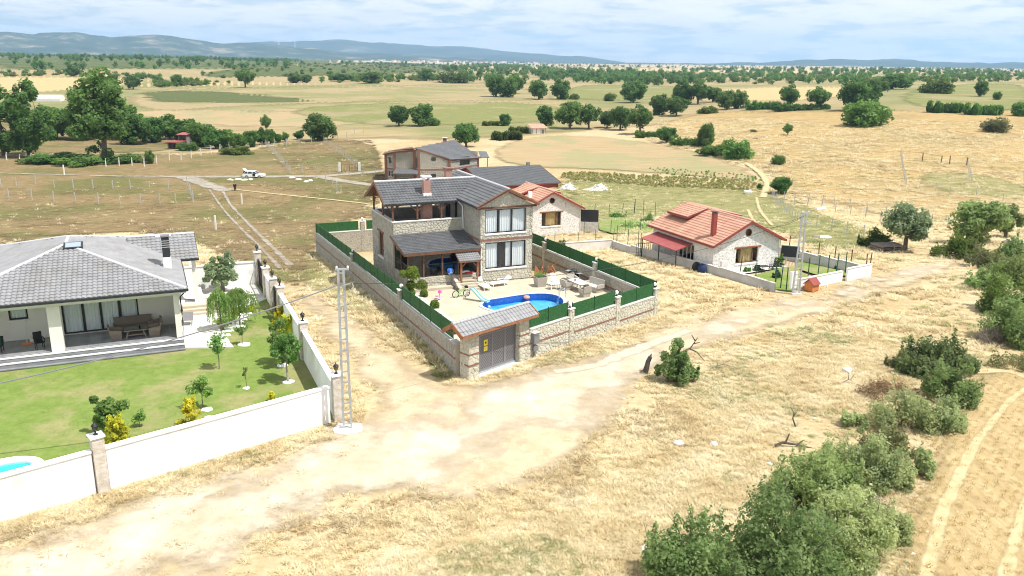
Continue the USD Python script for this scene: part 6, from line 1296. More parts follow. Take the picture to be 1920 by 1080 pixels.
# ------------------------------------------------------------------ poles, wires, lamp
def lattice_pole(label, base, h, w0, w1, yaw):
    t = thing('lattice_pole', label, 'utility pole', base, yaw)
    for s in (-1, 1): part(t, 'leg', MB().beam((s * w0 / 2, 0, -.4), (s * w1 / 2, 0, h), .1, .12), m_steel)
    n = 15
    for i in range(n):
        z = .35 + (h - .6) * i / (n - 1); w = w0 + (w1 - w0) * z / h
        part(t, 'rung', MB().beam((-w / 2 + .05, 0, z), (w / 2 - .05, 0, z + .02), .07, .07), m_steel)
    part(t, 'foot_block', MB().box(-w0 / 2 - .1, w0 / 2 + .1, -.25, .25, -.4, .12), m_ltconcrete)
    part(t, 'bracket', MB().beam((-.1, -.1, h - .9), (.55, -.12, h - .75), .05, .05).tube([(.55, -.12, h - .75), (.6, -.15, h - .95), (.5, -.2, h - 1.05)], .03), m_steel)
    part(t, 'crossarm', MB().beam((-w1 / 2 - .15, 0, h - .05), (w1 / 2 + .28, 0, h - .05), .09, .09), m_steel)
    for x in (-.2, .35): part(t, 'insulator', MB().lathe([(0, 0), (.05, 0), (.06, .06), (.03, .12), (0, .13)], 8, (x, 0, h - .003)), m_ltconcrete)
    return t
PB1 = at(652, 806); PB2 = at(1492, 552)
H1, H2 = 8.6, 7.4 * rng_of(PB2) / rng_of(at(1492, 552))
H2 = float(atplane(1507, 398, PB2, Y_)[2] - PB2[2]); H1 = float(atplane(645, 503, PB1, Y_)[2] - PB1[2])
lattice_pole('tall grey lattice electricity pole on a white concrete foot beside the white garden wall', PB1, H1, .42, .26, 8)
lattice_pole('grey lattice electricity pole with a street light in front of the right hand cottage', PB2, H2, .66, .3, 10)
r_ = np.random.default_rng(2); a = np.linspace(0, 2 * math.pi, 15)[:-1]; rr = .85 + r_.uniform(-.15, .15, 14)
ft = Polygon(np.c_[rr * np.cos(a), .8 * rr * np.sin(a)]); mm = trimesh.creation.extrude_polygon(ft, .5, engine='earcut'); mm.apply_translation([0, 0, -.4])
solo('concrete_foot', (mm.vertices, mm.faces), m_white, 'spilled white concrete foot round the lattice pole by the garden wall', 'concrete foot', PB1)
t = thing('meter_cabinet', 'small white meter cabinet at the foot of the right hand lattice pole', 'cabinet', at(1492, 550) + [-.1, .3, 0], 10); part(t, 'box', MB().box(-.3, .3, .1, .35, .3, 1.8), m_white); part(t, 'door', MB().box(-.25, .25, .08, .098, .35, 1.72), m_wallwhite)
sl_ = thing('street_light', 'white street light on a thin arm at the top of the right hand lattice pole', 'street light', PB2 + Z_ * (H2 - .3), 0)
part(sl_, 'arm', MB().tube([(0, 0, 0), (.6, .1, .5), (1.1, .1, .62)], .03), m_steel); part(sl_, 'head', MB().hexa([(1.0, -.05, .55), (1.75, -.08, .66), (1.75, .28, .66), (1.0, .25, .55)], [(1.05, .0, .68), (1.7, -.02, .78), (1.7, .22, .78), (1.05, .2, .68)]), m_plasticw)
def cable(label, a, b, sag, r=.022):
    t_ = np.linspace(0, 1, 30); p = np.asarray(a) * (1 - t_)[:, None] + np.asarray(b) * t_[:, None]; p[:, 2] -= 4 * sag * t_ * (1 - t_)
    solo('power_cable', MB().tube(p, r, 5), m_frame if r < .03 else m_gate, label, 'cable')
top1, top2 = PB1 + [0, 0, H1 - .75], PB2 + [0, 0, H2 - .3]
wl = atplane(0, 710, PB1 + [0, -4.5, 0], Y_) 
cable('thick twisted power cable from the near lattice pole across the bungalow lawn', top1 + [.1, -.1, 0], wl + (wl - top1) * .15, .45, .035)
cable('thin power cable between the two lattice poles', top1 + [.5, -.1, 0], top2, 1.6, .018)
cable('thin power cable from the right hand lattice pole to the cottage gable', top2, world(RB, YAW, np.array([-cw / 2 + .5, -.3, cap_ * .8])), .5, .016)

# ------------------------------------------------------------------ plot of the right hand cottage
rwl = [at(*p) for p in ((1060, 472), (1148, 466), (1270, 500), (1340, 520), (1452, 547))]
def low_wall(label, a, b, h, mat, th=.2, steps=1, cap=True, n0=0):
    d = b - a; L = np.hypot(d[0], d[1]); yaw = math.atan2(d[1], d[0]); t = thing('low_plot_wall', label, 'wall', (a[0], a[1], 0), math.degrees(yaw))
    for i in range(steps):
        f0, f1 = i / steps, (i + 1) / steps; z = float(gz(*(a + d * (f0 + f1) / 2)[:2])); p = part(t, 'section', MB().box(L * f0 + .004, L * f1 - .004, -th / 2, th / 2, z - 1.2, z + h), mat)
        if cap: part(p, 'coping', MB().box(L * f0 + .01, L * f1 - .01, -th / 2 - .04, th / 2 + .04, z + h, z + h + .06), m_whitestrip)
    return t
low_wall('pale concrete low wall at the back of the empty dry grass plot', rwl[0], rwl[1], .95, m_ltconcrete, steps=2)
low_wall('long grey concrete low wall between the empty plot and the red awning cottage', rwl[1], rwl[4], .75, m_concrete, steps=7)
fr0, fr1, fr2 = at(1496, 575 - 22), at(1600, 528), at(1629, 518)
rows_ = [at(*p) for p in ((1484, 560), (1496, 544), (1577, 527.5), (1586, 527), (1631, 517.5))]
low_wall('white stepped front wall of the red awning cottage behind the kennel', rows_[1], rows_[2], .95, m_wallwhite, steps=5)
low_wall('white stepped wall at the right hand corner of the cottage plot', rows_[3], rows_[4], 1.15, m_wallwhite, steps=3)
bw0, bw1 = at(1460, 484), at(1612, 518)
low_wall('grey concrete retaining wall behind the small cottage lawn', bw0, bw1, 1.1, m_concrete, steps=4)
def post_fence(name, label, pts, h, mat, r=.04, wires=2, spacing=None, lean=0, group=None, square=False, zs=0.0):
    """posts along world points with thin wires"""
    t = thing(name, label, 'fence', group=group); ps = []
    for a, b in zip(pts[:-1], pts[1:]):
        L = np.hypot(*(b - a)[:2]); n = max(1, round(L / spacing)) if spacing else 1
        ps += [a + (b - a) * k_ / n for k_ in range(n)]
    ps.append(pts[-1]); rr_ = np.random.default_rng(len(ps)); tops = []
    for p in ps:
        z = float(gz(p[0], p[1])) + zs; tp = np.array([p[0] + rr_.normal(0, .04), p[1] + rr_.normal(0, .04), z + h * rr_.uniform(.94, 1.06)])
        part(t, 'post', MB().beam((p[0], p[1], z - .2), tp, 1.7 * r, 1.7 * r), mat); tops.append((np.array([p[0], p[1], z]), tp))
    if wires:
        mb = MB()
        for (a0, a1), (b0, b1) in zip(tops[:-1], tops[1:]):
            for k_ in range(wires): f = .35 + .6 * k_ / max(1, wires - 1); mb.beam(a0 + (a1 - a0) * f, b0 + (b1 - b0) * f, .008, .008)
        part(t, 'wire', mb, m_steel, kind='stuff')
    return t
m_conpost = M('pale_concrete_post', [(.3, (.34, .33, .31)), (.7, (.44, .43, .40))], scale=3, rough=.9)
m_greenpost = M('green_fence_post', (.015, .07, .045), rough=.5)
m_rustpost = M('rusty_post', (.16, .06, .03), rough=.8)
P = lambda *q: [at(*p) for p in q]
post_fence('wire_fence', 'dark green mesh fence posts along the back of the empty plot', P((1040, 474), (1083, 470), (1116, 467), (1150, 463)), 1.7, m_greenpost, .03, 3, zs=.4)
post_fence('wire_fence', 'green mesh fence along the far wall of the empty plot up to the cottage', P((1156, 466), (1176, 471), (1196, 477), (1200, 481)), 1.9, m_greenpost, .035, 3, zs=.6)
post_fence('wire_fence', 'green wire fence in front of the small lawn of the red awning cottage', P((1386, 523), (1416, 530), (1453, 540)), 1.6, m_greenpost, .04, 3, zs=.5)
post_fence('wire_fence', 'green gate fence beside the lattice pole at the cottage entrance', P((1453, 545), (1463, 541), (1474, 545), (1488, 538)), 2.0, m_greenpost, .045, 4)
post_fence('wire_fence', 'green wire fence on the white stepped wall of the cottage plot', P((1513, 536), (1532, 530), (1550, 528), (1566, 526), (1583, 526)), 1.7, m_greenpost, .04, 3, zs=.9)
post_fence('wire_fence', 'rust brown posts on the grey retaining wall behind the cottage lawn', P((1478, 480), (1533, 494), (1563, 502), (1593, 511), (1622, 517), (1629, 516)), 1.2, m_rustpost, .045, 2, zs=1.0)
post_fence('wire_fence', 'thin dark posts of the garden fence right of the middle cottage', P((1095, 440), (1145, 437), (1172, 436), (1200, 434), (1222, 432)), 1.7, m_greenpost, .035, 3)
post_fence('wire_fence', 'dark fence posts behind the green lawn of the middle cottage', P((1090, 403), (1115, 402), (1142, 403), (1167, 401), (1189, 400)), 1.8, m_greenpost, .04, 3)
post_fence('wire_fence', 'tall dark mesh fence at the right end of the middle cottage lawn', P((1189, 404), (1206, 406), (1228, 412)), 2.6, m_greenpost, .04, 3)
t = thing('fence_screen', 'black mesh screen beside the right corner of the middle cottage', 'screen')
sp_ = P((1088, 434), (1121, 436)); d_ = sp_[1] - sp_[0]
part(t, 'mesh', MB().hexa(*[[sp_[0] + d_ * s + Y_ * n + Z_ * z for s, n in ((0, 0), (1, 0), (1, .05), (0, .05))] for z in (1.3, 2.9)]), m_frame)
part(t, 'wall', MB().hexa(*[[sp_[0] + d_ * s + Y_ * n + Z_ * z for s, n in ((0, -.1), (1, -.1), (1, .1), (0, .1))] for z in (-.8, 1.28)]), m_white_stone)
t = thing('fence_screen', 'black mesh screen right of the red awning cottage', 'screen')
sp_ = P((1462, 497), (1496, 500)); d_ = sp_[1] - sp_[0]
part(t, 'mesh', MB().hexa(*[[sp_[0] + d_ * s + Y_ * n + Z_ * z for s, n in ((0, 0), (1, 0), (1, .05), (0, .05))] for z in (.9, 2.0)]), m_frame)
part(t, 'rail', MB().beam(sp_[0] + Z_ * .85, sp_[1] + Z_ * .85, .06, .06).beam(sp_[0] + Z_ * 2.03, sp_[1] + Z_ * 2.03, .06, .06), m_steel)
for k_ in range(7): part(t, 'baluster', MB().beam(sp_[0] + d_ * k_ / 6 - Z_ * .3, sp_[0] + d_ * k_ / 6 + Z_ * .82, .04, .04), m_steel)
sheet('lawn', Polygon([p[:2] for p in P((1395, 524), (1470, 505), (1490, 506), (1540, 535), (1480, 548), (1440, 540))]), float(at(1470, 525)[2]) + .12, m_lawn, .8)
patch('lawn', [(1500, 490), (1530, 494), (1590, 512), (1600, 520), (1540, 522), (1490, 506)], m_lawn, (6, 3), .4, .1, smooth=0)
patch('path', [(1360, 508), (1466, 497), (1475, 503), (1390, 517)], m_ltconcrete, (6, 3), .3, .06, smooth=0)
patch('lawn', [(1122, 412), (1200, 412), (1226, 424), (1222, 440), (1124, 440)], m_lawn, (6, 3), .6, .05, smooth=1)
kn = at(1521, 545); t = thing('dog_kennel', 'small orange wooden dog kennel with red roof outside the white stepped wall', 'kennel', kn, 24 + 15, sc=(.72, .72, .78))
m_or = M('orange_boards', [(.3, (.42, .13, .035)), (.7, (.55, .2, .06))], scale=3, rough=.6, obj=True); KS = 1.0
part(t, 'body', MB().box(-.7, .7, -.55, .55, .08, .85), m_or)
part(t, 'gable', MB().hexa([(-.7, -.55, .85), (.7, -.55, .85), (.7, .55, .85), (-.7, .55, .85)], [(-.7, -.02, 1.32), (.7, -.02, 1.32), (.7, .02, 1.32), (-.7, .02, 1.32)]), m_or)
for s in (-1, 1): part(t, 'roof_slope', MB().slab([(-.8, s * .7, .76), (.8, s * .7, .76), (.8, 0, 1.42), (-.8, 0, 1.42)], (0, 0, .06)), m_redtrim)
part(t, 'doorway', MB().box(.701, .712, -.24, .24, .1, .75), m_black); part(t, 'base', MB().box(-.65, .65, -.5, .5, -.1, .078), m_frame)
t = thing('meter_box', 'white meter box on a post at the corner of the red awning cottage', 'meter box', world(RB, YAW, np.array([-cw + .3, -1.2, 0])), 24)
part(t, 'post', MB().box(-.06, .06, -.05, .05, -1, .7), m_steel); part(t, 'box', MB().box(-.3, .3, -.15, .15, .7, 1.5), m_ltconcrete)
for i, (u, v, lab) in enumerate(((-3.9, -1.5, 'black metal garden chair below the cottage window'), (-1.6, -1.2, 'round backed dark garden chair right of the cottage window'), (-.2, -.9, 'grey garden chair at the right corner of the red awning cottage'))):
    simple_chair('garden_chair', lab, world(RB, YAW, np.array([u, v, .0])), 24 + 160 + 30 * i, m_frame if i < 2 else m_rattan)
t = thing('garden_table', 'small black table on the path below the cottage window', 'table', world(RB, YAW, np.array([-3.1, -1.6, .0])), 24); part(t, 'top', MB().box(-.5, .5, -.35, .35, .68, .72), m_frame)
for a in (-1, 1):
    for b in (-1, 1): part(t, 'leg', MB().beam((a * .45, b * .3, 0), (a * .42, b * .28, .68), .04, .04), m_frame)
for i, (u, v, c_, lab) in enumerate(((-cw - 1.0, 1.2, 'black_fabric', 'black sack against the shaded wall of the red awning cottage'), (-cw - .9, .4, 'navy_fabric', 'blue sack at the near corner of the red awning cottage'))):
    solo('sack', MB().ball((0, 0, .45), (.42, .38, .55), 2), '/World/Looks/' + c_, lab, 'sack', world(RB, YAW, np.array([u, v, .0])), smooth=True)
t = thing('railing', 'dark metal railing left of the red awning', 'railing', world(RB, YAW, np.array([-cw - 2.2, 10.0, 0])), 24)
part(t, 'rail', MB().beam((0, 0, 1.0), (2.0, 0, 1.0), .05, .05).beam((0, 0, .1), (2.0, 0, .1), .04, .04), m_frame)
for k_ in range(9): part(t, 'baluster', MB().box(k_ * .25 - .015, k_ * .25 + .015, -.015, .015, -.3, .975), m_frame)

# ------------------------------------------------------------------ far sheds, car, person, fences
sd = at(1007, 250); f = rng_of(sd) / FPX; t = thing('garden_shed', 'small white shed with orange roof beside the oak trees in the field', 'shed', sd, 20)
w, h = 28 * f, 11 * f
part(t, 'wall', MB().box(-w / 2, w / 2, -1.6, 1.6, -.3, h * .9), m_white)
for k_ in range(4): part(t, 'post', MB().box(-w / 2 + .1 + k_ * (w - .35) / 3, -w / 2 + .25 + k_ * (w - .35) / 3, -1.66, -1.603, 0, h * .9), m_redwood)
part(t, 'door', MB().box(w * .22, w * .38, -1.66, -1.603, 0, h * .7), m_gate)
part(t, 'roof', MB().slab([(-w / 2 - .5, -2.2, h * .9), (w / 2 + .5, -2.2, h * .9), (w / 2 + .4, 1.9, h * 1.45), (-w / 2 - .4, 1.9, h * 1.45)], (0, 0, .15)), m_rtile)
for (px, py, wp, hp, lab, rm) in ((346, 278, 16, 28, 'small open wooden barn with red sheet roof under the orchard trees', m_redsheet), (329, 280, 24, 15, 'low dark barn with red roof beside the open wooden barn', m_redtrim)):
    p = at(px, py); f = rng_of(p) / FPX; t = thing('barn', lab, 'barn', p, -5); w, h = wp * f, hp * f
    part(t, 'wall', MB().box(-w / 2, w / 2, .6, 2.6, -.3, h * .85).box(-w / 2, -w / 2 + .25, -.8, .597, -.3, h * .85).box(w / 2 - .25, w / 2, -.8, .597, -.3, h * .85), m_grey_stone)
    part(t, 'roof', MB().slab([(-w / 2 - .4, -1.4, h * .92), (w / 2 + .4, -1.4, h * .92), (w / 2 + .4, 2.9, h * 1.0), (-w / 2 - .4, 2.9, h * 1.0)], (0, 0, -.12)), rm)
    part(t, 'door', MB().box(-w * .2, w * .2, .5, .595, 0, h * .6), m_frame)
p = at(187, 148); f = rng_of(p) / FPX; w, h = 26 * f, 9 * f
t = thing('farmhouse', 'white farmhouse with red roof in the fields behind the tallest poplar', 'house', p, 8)
part(t, 'wall', MB().box(-w / 2, w / 2, -3, 3, -.5, h), m_white)
for s in (-1, 1): part(t, 'roof_slope', MB().slab([(-w / 2 - .4, s * 3.6, h - .2), (w / 2 + .4, s * 3.6, h - .2), (w / 2 + .4, 0, h + 2.6), (-w / 2 - .4, 0, h + 2.6)], (0, 0, -.2)), m_rtile)
part(t, 'gable', MB().hexa([(-w / 2, -3, h), (w / 2, -3, h), (w / 2, 3, h), (-w / 2, 3, h)], [(-w / 2, -.05, h + 2.3), (w / 2, -.05, h + 2.3), (w / 2, .05, h + 2.3), (-w / 2, .05, h + 2.3)]), m_white)
for k_ in range(3): part(t, 'window', MB().box(-w * .3 + k_ * w * .25, -w * .3 + k_ * w * .25 + 1.2, -3.05, -2.99, 1, 2.3), m_frame)
for i, (px, py, wp, hp) in enumerate(((45, 186, 30, 12), (95, 190, 44, 12))):
    p = at(px, py); f = rng_of(p) / FPX; w, h = wp * f, hp * f; t = thing('greenhouse', ('grey tunnel greenhouse behind the poplar trees at the left edge', 'longer grey tunnel greenhouse right of the first one behind the poplars')[i], 'greenhouse', p, 6)
    q = np.linspace(0, math.pi, 9); V0 = np.vstack([np.c_[np.full(9, x), 3.5 * np.cos(q), h * np.sin(q)] for x in (-w / 2, w / 2)])
    part(t, 'cover', MB().add(V0, [[k_, k_ + 1, 10 + k_, 9 + k_] for k_ in range(8)]), m_concrete); part(t, 'end_wall', MB().add(V0[:9], [[0, k_, k_ + 1] for k_ in range(1, 8)]).add(V0[9:], [[0, k_, k_ + 1] for k_ in range(1, 8)]), m_ltconcrete)
# white car
cp = at(477, 333.5); car = thing('parked_car', 'white estate car with raised tailgate and open door on the far track', 'car', cp, -2)
m_carw = M('white_car_paint', (.78, .78, .77), rough=.25, spec=.6); m_cg = M('car_glass', (.02, .025, .03), rough=.08, spec=.8)
prof = [(-2.25, .35), (2.2, .32), (2.3, .62), (2.15, .82), (1.1, .98), (.45, 1.48), (-.2, 1.56), (-1.5, 1.52), (-2.15, 1.0), (-2.3, .8)]
def extr(prof, y0, y1, tp=None):
    mb = MB(); n = len(prof); q = Polygon(prof); vv, ff = trimesh.creation.triangulate_polygon(q, engine='earcut')
    for y, fl in ((y0, False), (y1, True)): mb.add(np.c_[vv[:, 0], np.full(len(vv), y), vv[:, 1]], ff if not fl else ff[:, ::-1])
    A = np.array(prof); mb.add(np.vstack([np.c_[A[:, 0], np.full(n, y0), A[:, 1]], np.c_[A[:, 0], np.full(n, y1), A[:, 1]]]), [[i, (i + 1) % n, n + (i + 1) % n, n + i] for i in range(n)]); return mb
lower = [p for p in prof if p[1] < 1.01]
part(car, 'body', extr([(-2.3, .35), (2.2, .32), (2.32, .62), (2.15, .84), (1.1, .98), (-2.2, 1.0), (-2.32, .7)], -.88, .88), m_carw)
part(car, 'cabin', MB().hexa([(-2.1, -.85, 1.003), (1.05, -.85, 1.003), (1.05, .85, 1.003), (-2.1, .85, 1.003)], [(-1.6, -.66, 1.5), (.3, -.66, 1.5), (.3, .66, 1.5), (-1.6, .66, 1.5)]), m_cg)
part(car, 'roof', MB().hexa([(-1.75, -.69, 1.5), (.35, -.69, 1.5), (.35, .69, 1.5), (-1.75, .69, 1.5)], [(-1.6, -.6, 1.57), (.2, -.6, 1.57), (.2, .6, 1.57), (-1.6, .6, 1.57)]), m_carw)
for s in (-1, 1):
    for x in (-1.2, -.15): part(car, 'pillar', MB().beam((x, s * .865, 1.0), (x * .9, s * .685, 1.5), .09, .05), m_carw)
    part(car, 'pillar', MB().beam((1.02, s * .85, 1.0), (.32, s * .67, 1.5), .07, .05).beam((-2.08, s * .85, 1.0), (-1.6, s * .67, 1.5), .12, .05), m_carw)
    part(car, 'headlight', MB().box(2.05, 2.26, s * .7 - .15, s * .7 + .15, .62, .8), m_ltconcrete); part(car, 'tail_light', MB().box(-2.35, -2.2, s * .72 - .12, s * .72 + .12, .7, .98), m_redsheet)
    for x in (-1.4, 1.4):
        rot = lambda mb: [mb.V.__setitem__(0, np.c_[mb.V[0][:, 0] + x, mb.V[0][:, 2] + s * .8, mb.V[0][:, 1] + .33]), mb][1]
        wv = part(car, 'wheel', rot(MB().lathe([(.0, -.12), (.33, -.12), (.34, 0), (.33, .12), (0, .12)], 16)), m_rubber)
        part(wv, 'rim', rot(MB().lathe([(0, -.13), (.2, -.125), (.2, .125), (0, .13)], 12)), m_steel)
part(car, 'door', MB().hexa([(.9, -.9, .4), (.95, -.92, .4), (.75, -1.35, .4), (.7, -1.32, .4)], [(.9, -.9, 1.0), (.95, -.92, 1.0), (.75, -1.35, 1.0), (.7, -1.32, 1.0)]), m_carw)
part(car, 'door_opening', MB().box(-.1, .85, -.886, -.881, .45, .98), m_black)
part(car, 'tailgate', MB().hexa([(-1.75, -.65, 1.54), (-1.75, .65, 1.54), (-1.72, .65, 1.60), (-1.72, -.65, 1.60)], [(-2.3, -.6, 2.0), (-2.3, .6, 2.0), (-2.25, .6, 2.05), (-2.25, -.6, 2.05)]), m_carw)
part(car, 'boot_opening', MB().hexa([(-2.34, -.7, .75), (-2.34, .7, .75), (-2.33, .7, .75), (-2.33, -.7, .75)], [(-2.12, -.62, 1.45), (-2.12, .62, 1.45), (-2.1, .62, 1.45), (-2.1, -.62, 1.45)]), m_black)
# person in black
import manifold3d as m3
def body(joints, bones, refine=.05):
    tot = None
    for a, b in bones:
        pts = []
        for j in (a, b):
            p, r = joints[j]; pts.append(np.asarray(p) + np.asarray(trimesh.creation.icosphere(subdivisions=1).vertices) * np.asarray(r))
        h_ = m3.Manifold.hull_points(np.vstack(pts)); tot = h_ if tot is None else tot + h_
    tot = tot.refine_to_length(refine); mm = tot.to_mesh(); tm = trimesh.Trimesh(mm.vert_properties[:, :3], mm.tri_verts); trimesh.smoothing.filter_taubin(tm, iterations=6); return tm
J = {'pel': ((0, 0, .95), (.17, .12, .1)), 'che': ((0, 0, 1.28), (.19, .12, .12)), 'nek': ((0, 0, 1.46), .06), 'hed': ((0, -.02, 1.62), (.085, .1, .115)),
     'shl': ((-.2, 0, 1.40), .065), 'shr': ((.2, 0, 1.40), .065), 'ell': ((-.25, .02, 1.12), .05), 'elr': ((.25, .02, 1.12), .05), 'wrl': ((-.2, -.12, .92), .04), 'wrr': ((.22, -.1, .9), .04), 'hal': ((-.18, -.16, .84), .04), 'har': ((.2, -.14, .82), .04),
     'hil': ((-.1, 0, .9), .1), 'hir': ((.1, 0, .9), .1), 'knl': ((-.11, -.04, .5), .07), 'knr': ((.12, .03, .5), .07), 'anl': ((-.11, .02, .09), .05), 'anr': ((.13, .1, .09), .05), 'tol': ((-.12, -.15, .04), .04), 'tor': ((.15, -.08, .04), .04)}
pp_ = at(441, 359); per = thing('person', 'person in dark clothes standing on the dry meadow below the white car', 'person', pp_, 15)
part(per, 'body', body(J, [('pel', 'che'), ('che', 'nek'), ('nek', 'hed'), ('che', 'shl'), ('che', 'shr'), ('shl', 'ell'), ('ell', 'wrl'), ('shr', 'elr'), ('elr', 'wrr'), ('wrl', 'hal'), ('wrr', 'har'), ('pel', 'hil'), ('pel', 'hir'), ('hil', 'knl'), ('knl', 'anl'), ('hir', 'knr'), ('knr', 'anr'), ('anl', 'tol'), ('anr', 'tor')]), M('skin', (.42, .24, .16), rough=.6), smooth=True)
m_dkcloth = M('dark_clothes', (.018, .017, .02), rough=.9)
J2 = {k_: (p, np.asarray(r) * 1.12 + .012) for k_, (p, r) in J.items()}
part(per, 'jacket', body(J2, [('pel', 'che'), ('che', 'shl'), ('che', 'shr'), ('shl', 'ell'), ('ell', 'wrl'), ('shr', 'elr'), ('elr', 'wrr')]), m_dkcloth, smooth=True)
part(per, 'trousers', body(J2, [('pel', 'hil'), ('pel', 'hir'), ('hil', 'knl'), ('knl', 'anl'), ('hir', 'knr'), ('knr', 'anr')]), m_dkcloth, smooth=True)
part(per, 'hair', MB().ball((0, .015, 1.66), (.095, .105, .1), 2), m_black, smooth=True)

# post fences of the fields
m_wpost = M('white_concrete_post', [(.3, (.62, .61, .58)), (.7, (.74, .73, .70))], scale=3, rough=.9)
def bent_fence(label, pts, h):
    t = thing('bent_post_fence', label, 'fence')
    for (px, py) in pts:
        p = at(px, py); s = -1 if px < 150 else 1
        part(t, 'post', MB().beam(p - Z_ * .2, p + Z_ * h * .75, .16, .16).beam(p + Z_ * h * .73, p + np.array([s * -.25 if px < 150 else .12, -.1, h]), .14, .14), m_wpost)
    return t
bent_fence('row of bent white concrete posts below the poplar trees', [(13, 302), (38, 306), (59, 303), (80, 305), (99, 304), (175, 311), (199, 314), (224, 312), (248, 312), (271, 314), (294, 308), (318, 302), (340, 302), (359, 298), (377, 293), (396, 289), (413, 284), (430, 279)], 2.1)
post_fence('post_fence', 'upper row of pale concrete posts in the brown meadow', P((2, 349), (31, 350), (67, 347), (102, 353), (138, 355), (175, 355), (212, 355), (245, 356), (281, 357), (316, 356)), 1.9, m_conpost, .08, 0)
post_fence('post_fence', 'lower row of pale concrete posts in the brown meadow', P((17, 374), (60, 376), (101, 378), (142, 380), (185, 384), (225, 385), (264, 384), (300, 384), (330, 384)), 2.0, m_conpost, .08, 0)
post_fence('post_fence', 'short row of pale posts closing the right end of the meadow fences', P((352, 350), (355, 358), (358, 367), (361, 376), (363, 382)), 2.0, m_conpost, .08, 2)
post_fence('post_fence', 'pale concrete posts along the bank left of the fenced brown plot', P((466, 282), (492, 278), (515, 274), (538, 272)), 2.0, m_conpost, .09, 0)
post_fence('post_fence', 'tall pale posts in front of the round dark oak', P((537, 275), (561, 275), (584, 270), (602, 262), (614, 262), (633, 262), (650, 260), (665, 252), (682, 250)), 2.4, m_conpost, .09, 2)
post_fence('post_fence', 'slanting fence of closely set pale posts right of the white car', P((493, 268), (545, 328)), 1.9, m_conpost, .05, 3, spacing=3.2)
post_fence('post_fence', 'slanting fence of closely set pale posts running down to the brown field gate', P((606, 266), (672, 318)), 1.9, m_conpost, .05, 3, spacing=3.2)
post_fence('post_fence', 'pale posts beside the track between the two slanting fences', P((545, 328), (568, 327), (595, 326), (617, 325), (634, 324)), 1.9, m_conpost, .07, 2)
post_fence('post_fence', 'short pale fence below the track left of the villa roof', P((611, 345), (624, 353), (632, 361), (640, 366)), 2.0, m_conpost, .07, 2)
post_fence('post_fence', 'low pale posts lining the track left of the stone house', P((655, 331), (680, 329), (704, 326), (724, 323)), 1.2, m_conpost, .06, 2)
gp0, gp1 = at(637, 323), at(674, 322); d_ = gp1 - gp0; t = thing('field_gate', 'brown metal field gate between two white posts', 'gate')
for p in (gp0, gp1): part(t, 'gate_post', MB().beam(p - Z_ * .2, p + Z_ * 2.2, .45, .45), m_wpost)
for a, b in ((.1, .48), (.52, .9)):
    q0, q1 = gp0 + d_ * a, gp0 + d_ * b; lf = part(t, 'leaf', MB().beam(q0 + Z_ * .2, q1 + Z_ * .2, .08, .08).beam(q0 + Z_ * 1.8, q1 + Z_ * 1.8, .08, .08).beam(q0 + Z_ * .2, q0 + Z_ * 1.8, .08, .08).beam(q1 + Z_ * .2, q1 + Z_ * 1.8, .08, .08), m_rustpost)
    for k_ in range(1, 5): part(lf, 'bar', MB().beam(q0 + (q1 - q0) * k_ / 5 + Z_ * .24, q0 + (q1 - q0) * k_ / 5 + Z_ * 1.76, .04, .04), m_rustpost)
for (px, py, h, lab) in ((121, 330, 2.4, 'lone thick white post beside the far left track'), (405, 432, 2.2, 'lone white post in the meadow behind the bungalow roof'), (454, 384, 2.0, 'lone white post right of the person in the meadow')):
    p = at(px, py); solo('marker_post', MB().beam(p - Z_ * .2, p + Z_ * h, .2, .2), m_wpost, lab, 'post')
post_fence('post_fence', 'pale fence posts climbing the slope behind the street light', P((1447, 372), (1462, 392), (1480, 408), (1500, 420)), 1.9, m_conpost, .05, 2, spacing=2.4)
post_fence('post_fence', 'upper row of pale posts across the dry slope on the right', P((1470, 376), (1490, 378), (1516, 380), (1542, 383), (1564, 388), (1592, 392), (1625, 402), (1660, 408), (1690, 413), (1715, 418), (1745, 424), (1776, 430)), 1.8, m_conpost, .06, 2)
post_fence('post_fence', 'middle row of pale posts across the green slope on the right', P((1489, 384), (1514, 388), (1540, 393), (1566, 399), (1594, 404), (1622, 409), (1651, 416)), 1.8, m_conpost, .06, 2)
post_fence('post_fence', 'lower row of pale posts on the green slope behind the cottage', P((1531, 428), (1558, 434), (1587, 442), (1618, 448)), 1.8, m_conpost, .06, 2)
post_fence('post_fence', 'grey fence of close posts on the left side of the small green field', P((1688, 292), (1692, 320), (1698, 352)), 1.9, m_conpost, .06, 2, spacing=4)
post_fence('post_fence', 'grey fence of close posts on the right side of the small green field', P((1812, 308), (1816, 325), (1820, 342)), 1.9, m_conpost, .06, 2, spacing=4)
post_fence('post_fence', 'two dark posts and thin posts at the top of the small green field', P((1729, 303), (1764, 307), (1780, 308), (1812, 311)), 2.0, m_rustpost, .1, 2)
post_fence('post_fence', 'row of thin grey posts below the small green field', P((1724, 354), (1754, 358), (1780, 364), (1830, 366), (1880, 378), (1930, 384)), 1.7, m_conpost, .06, 2)
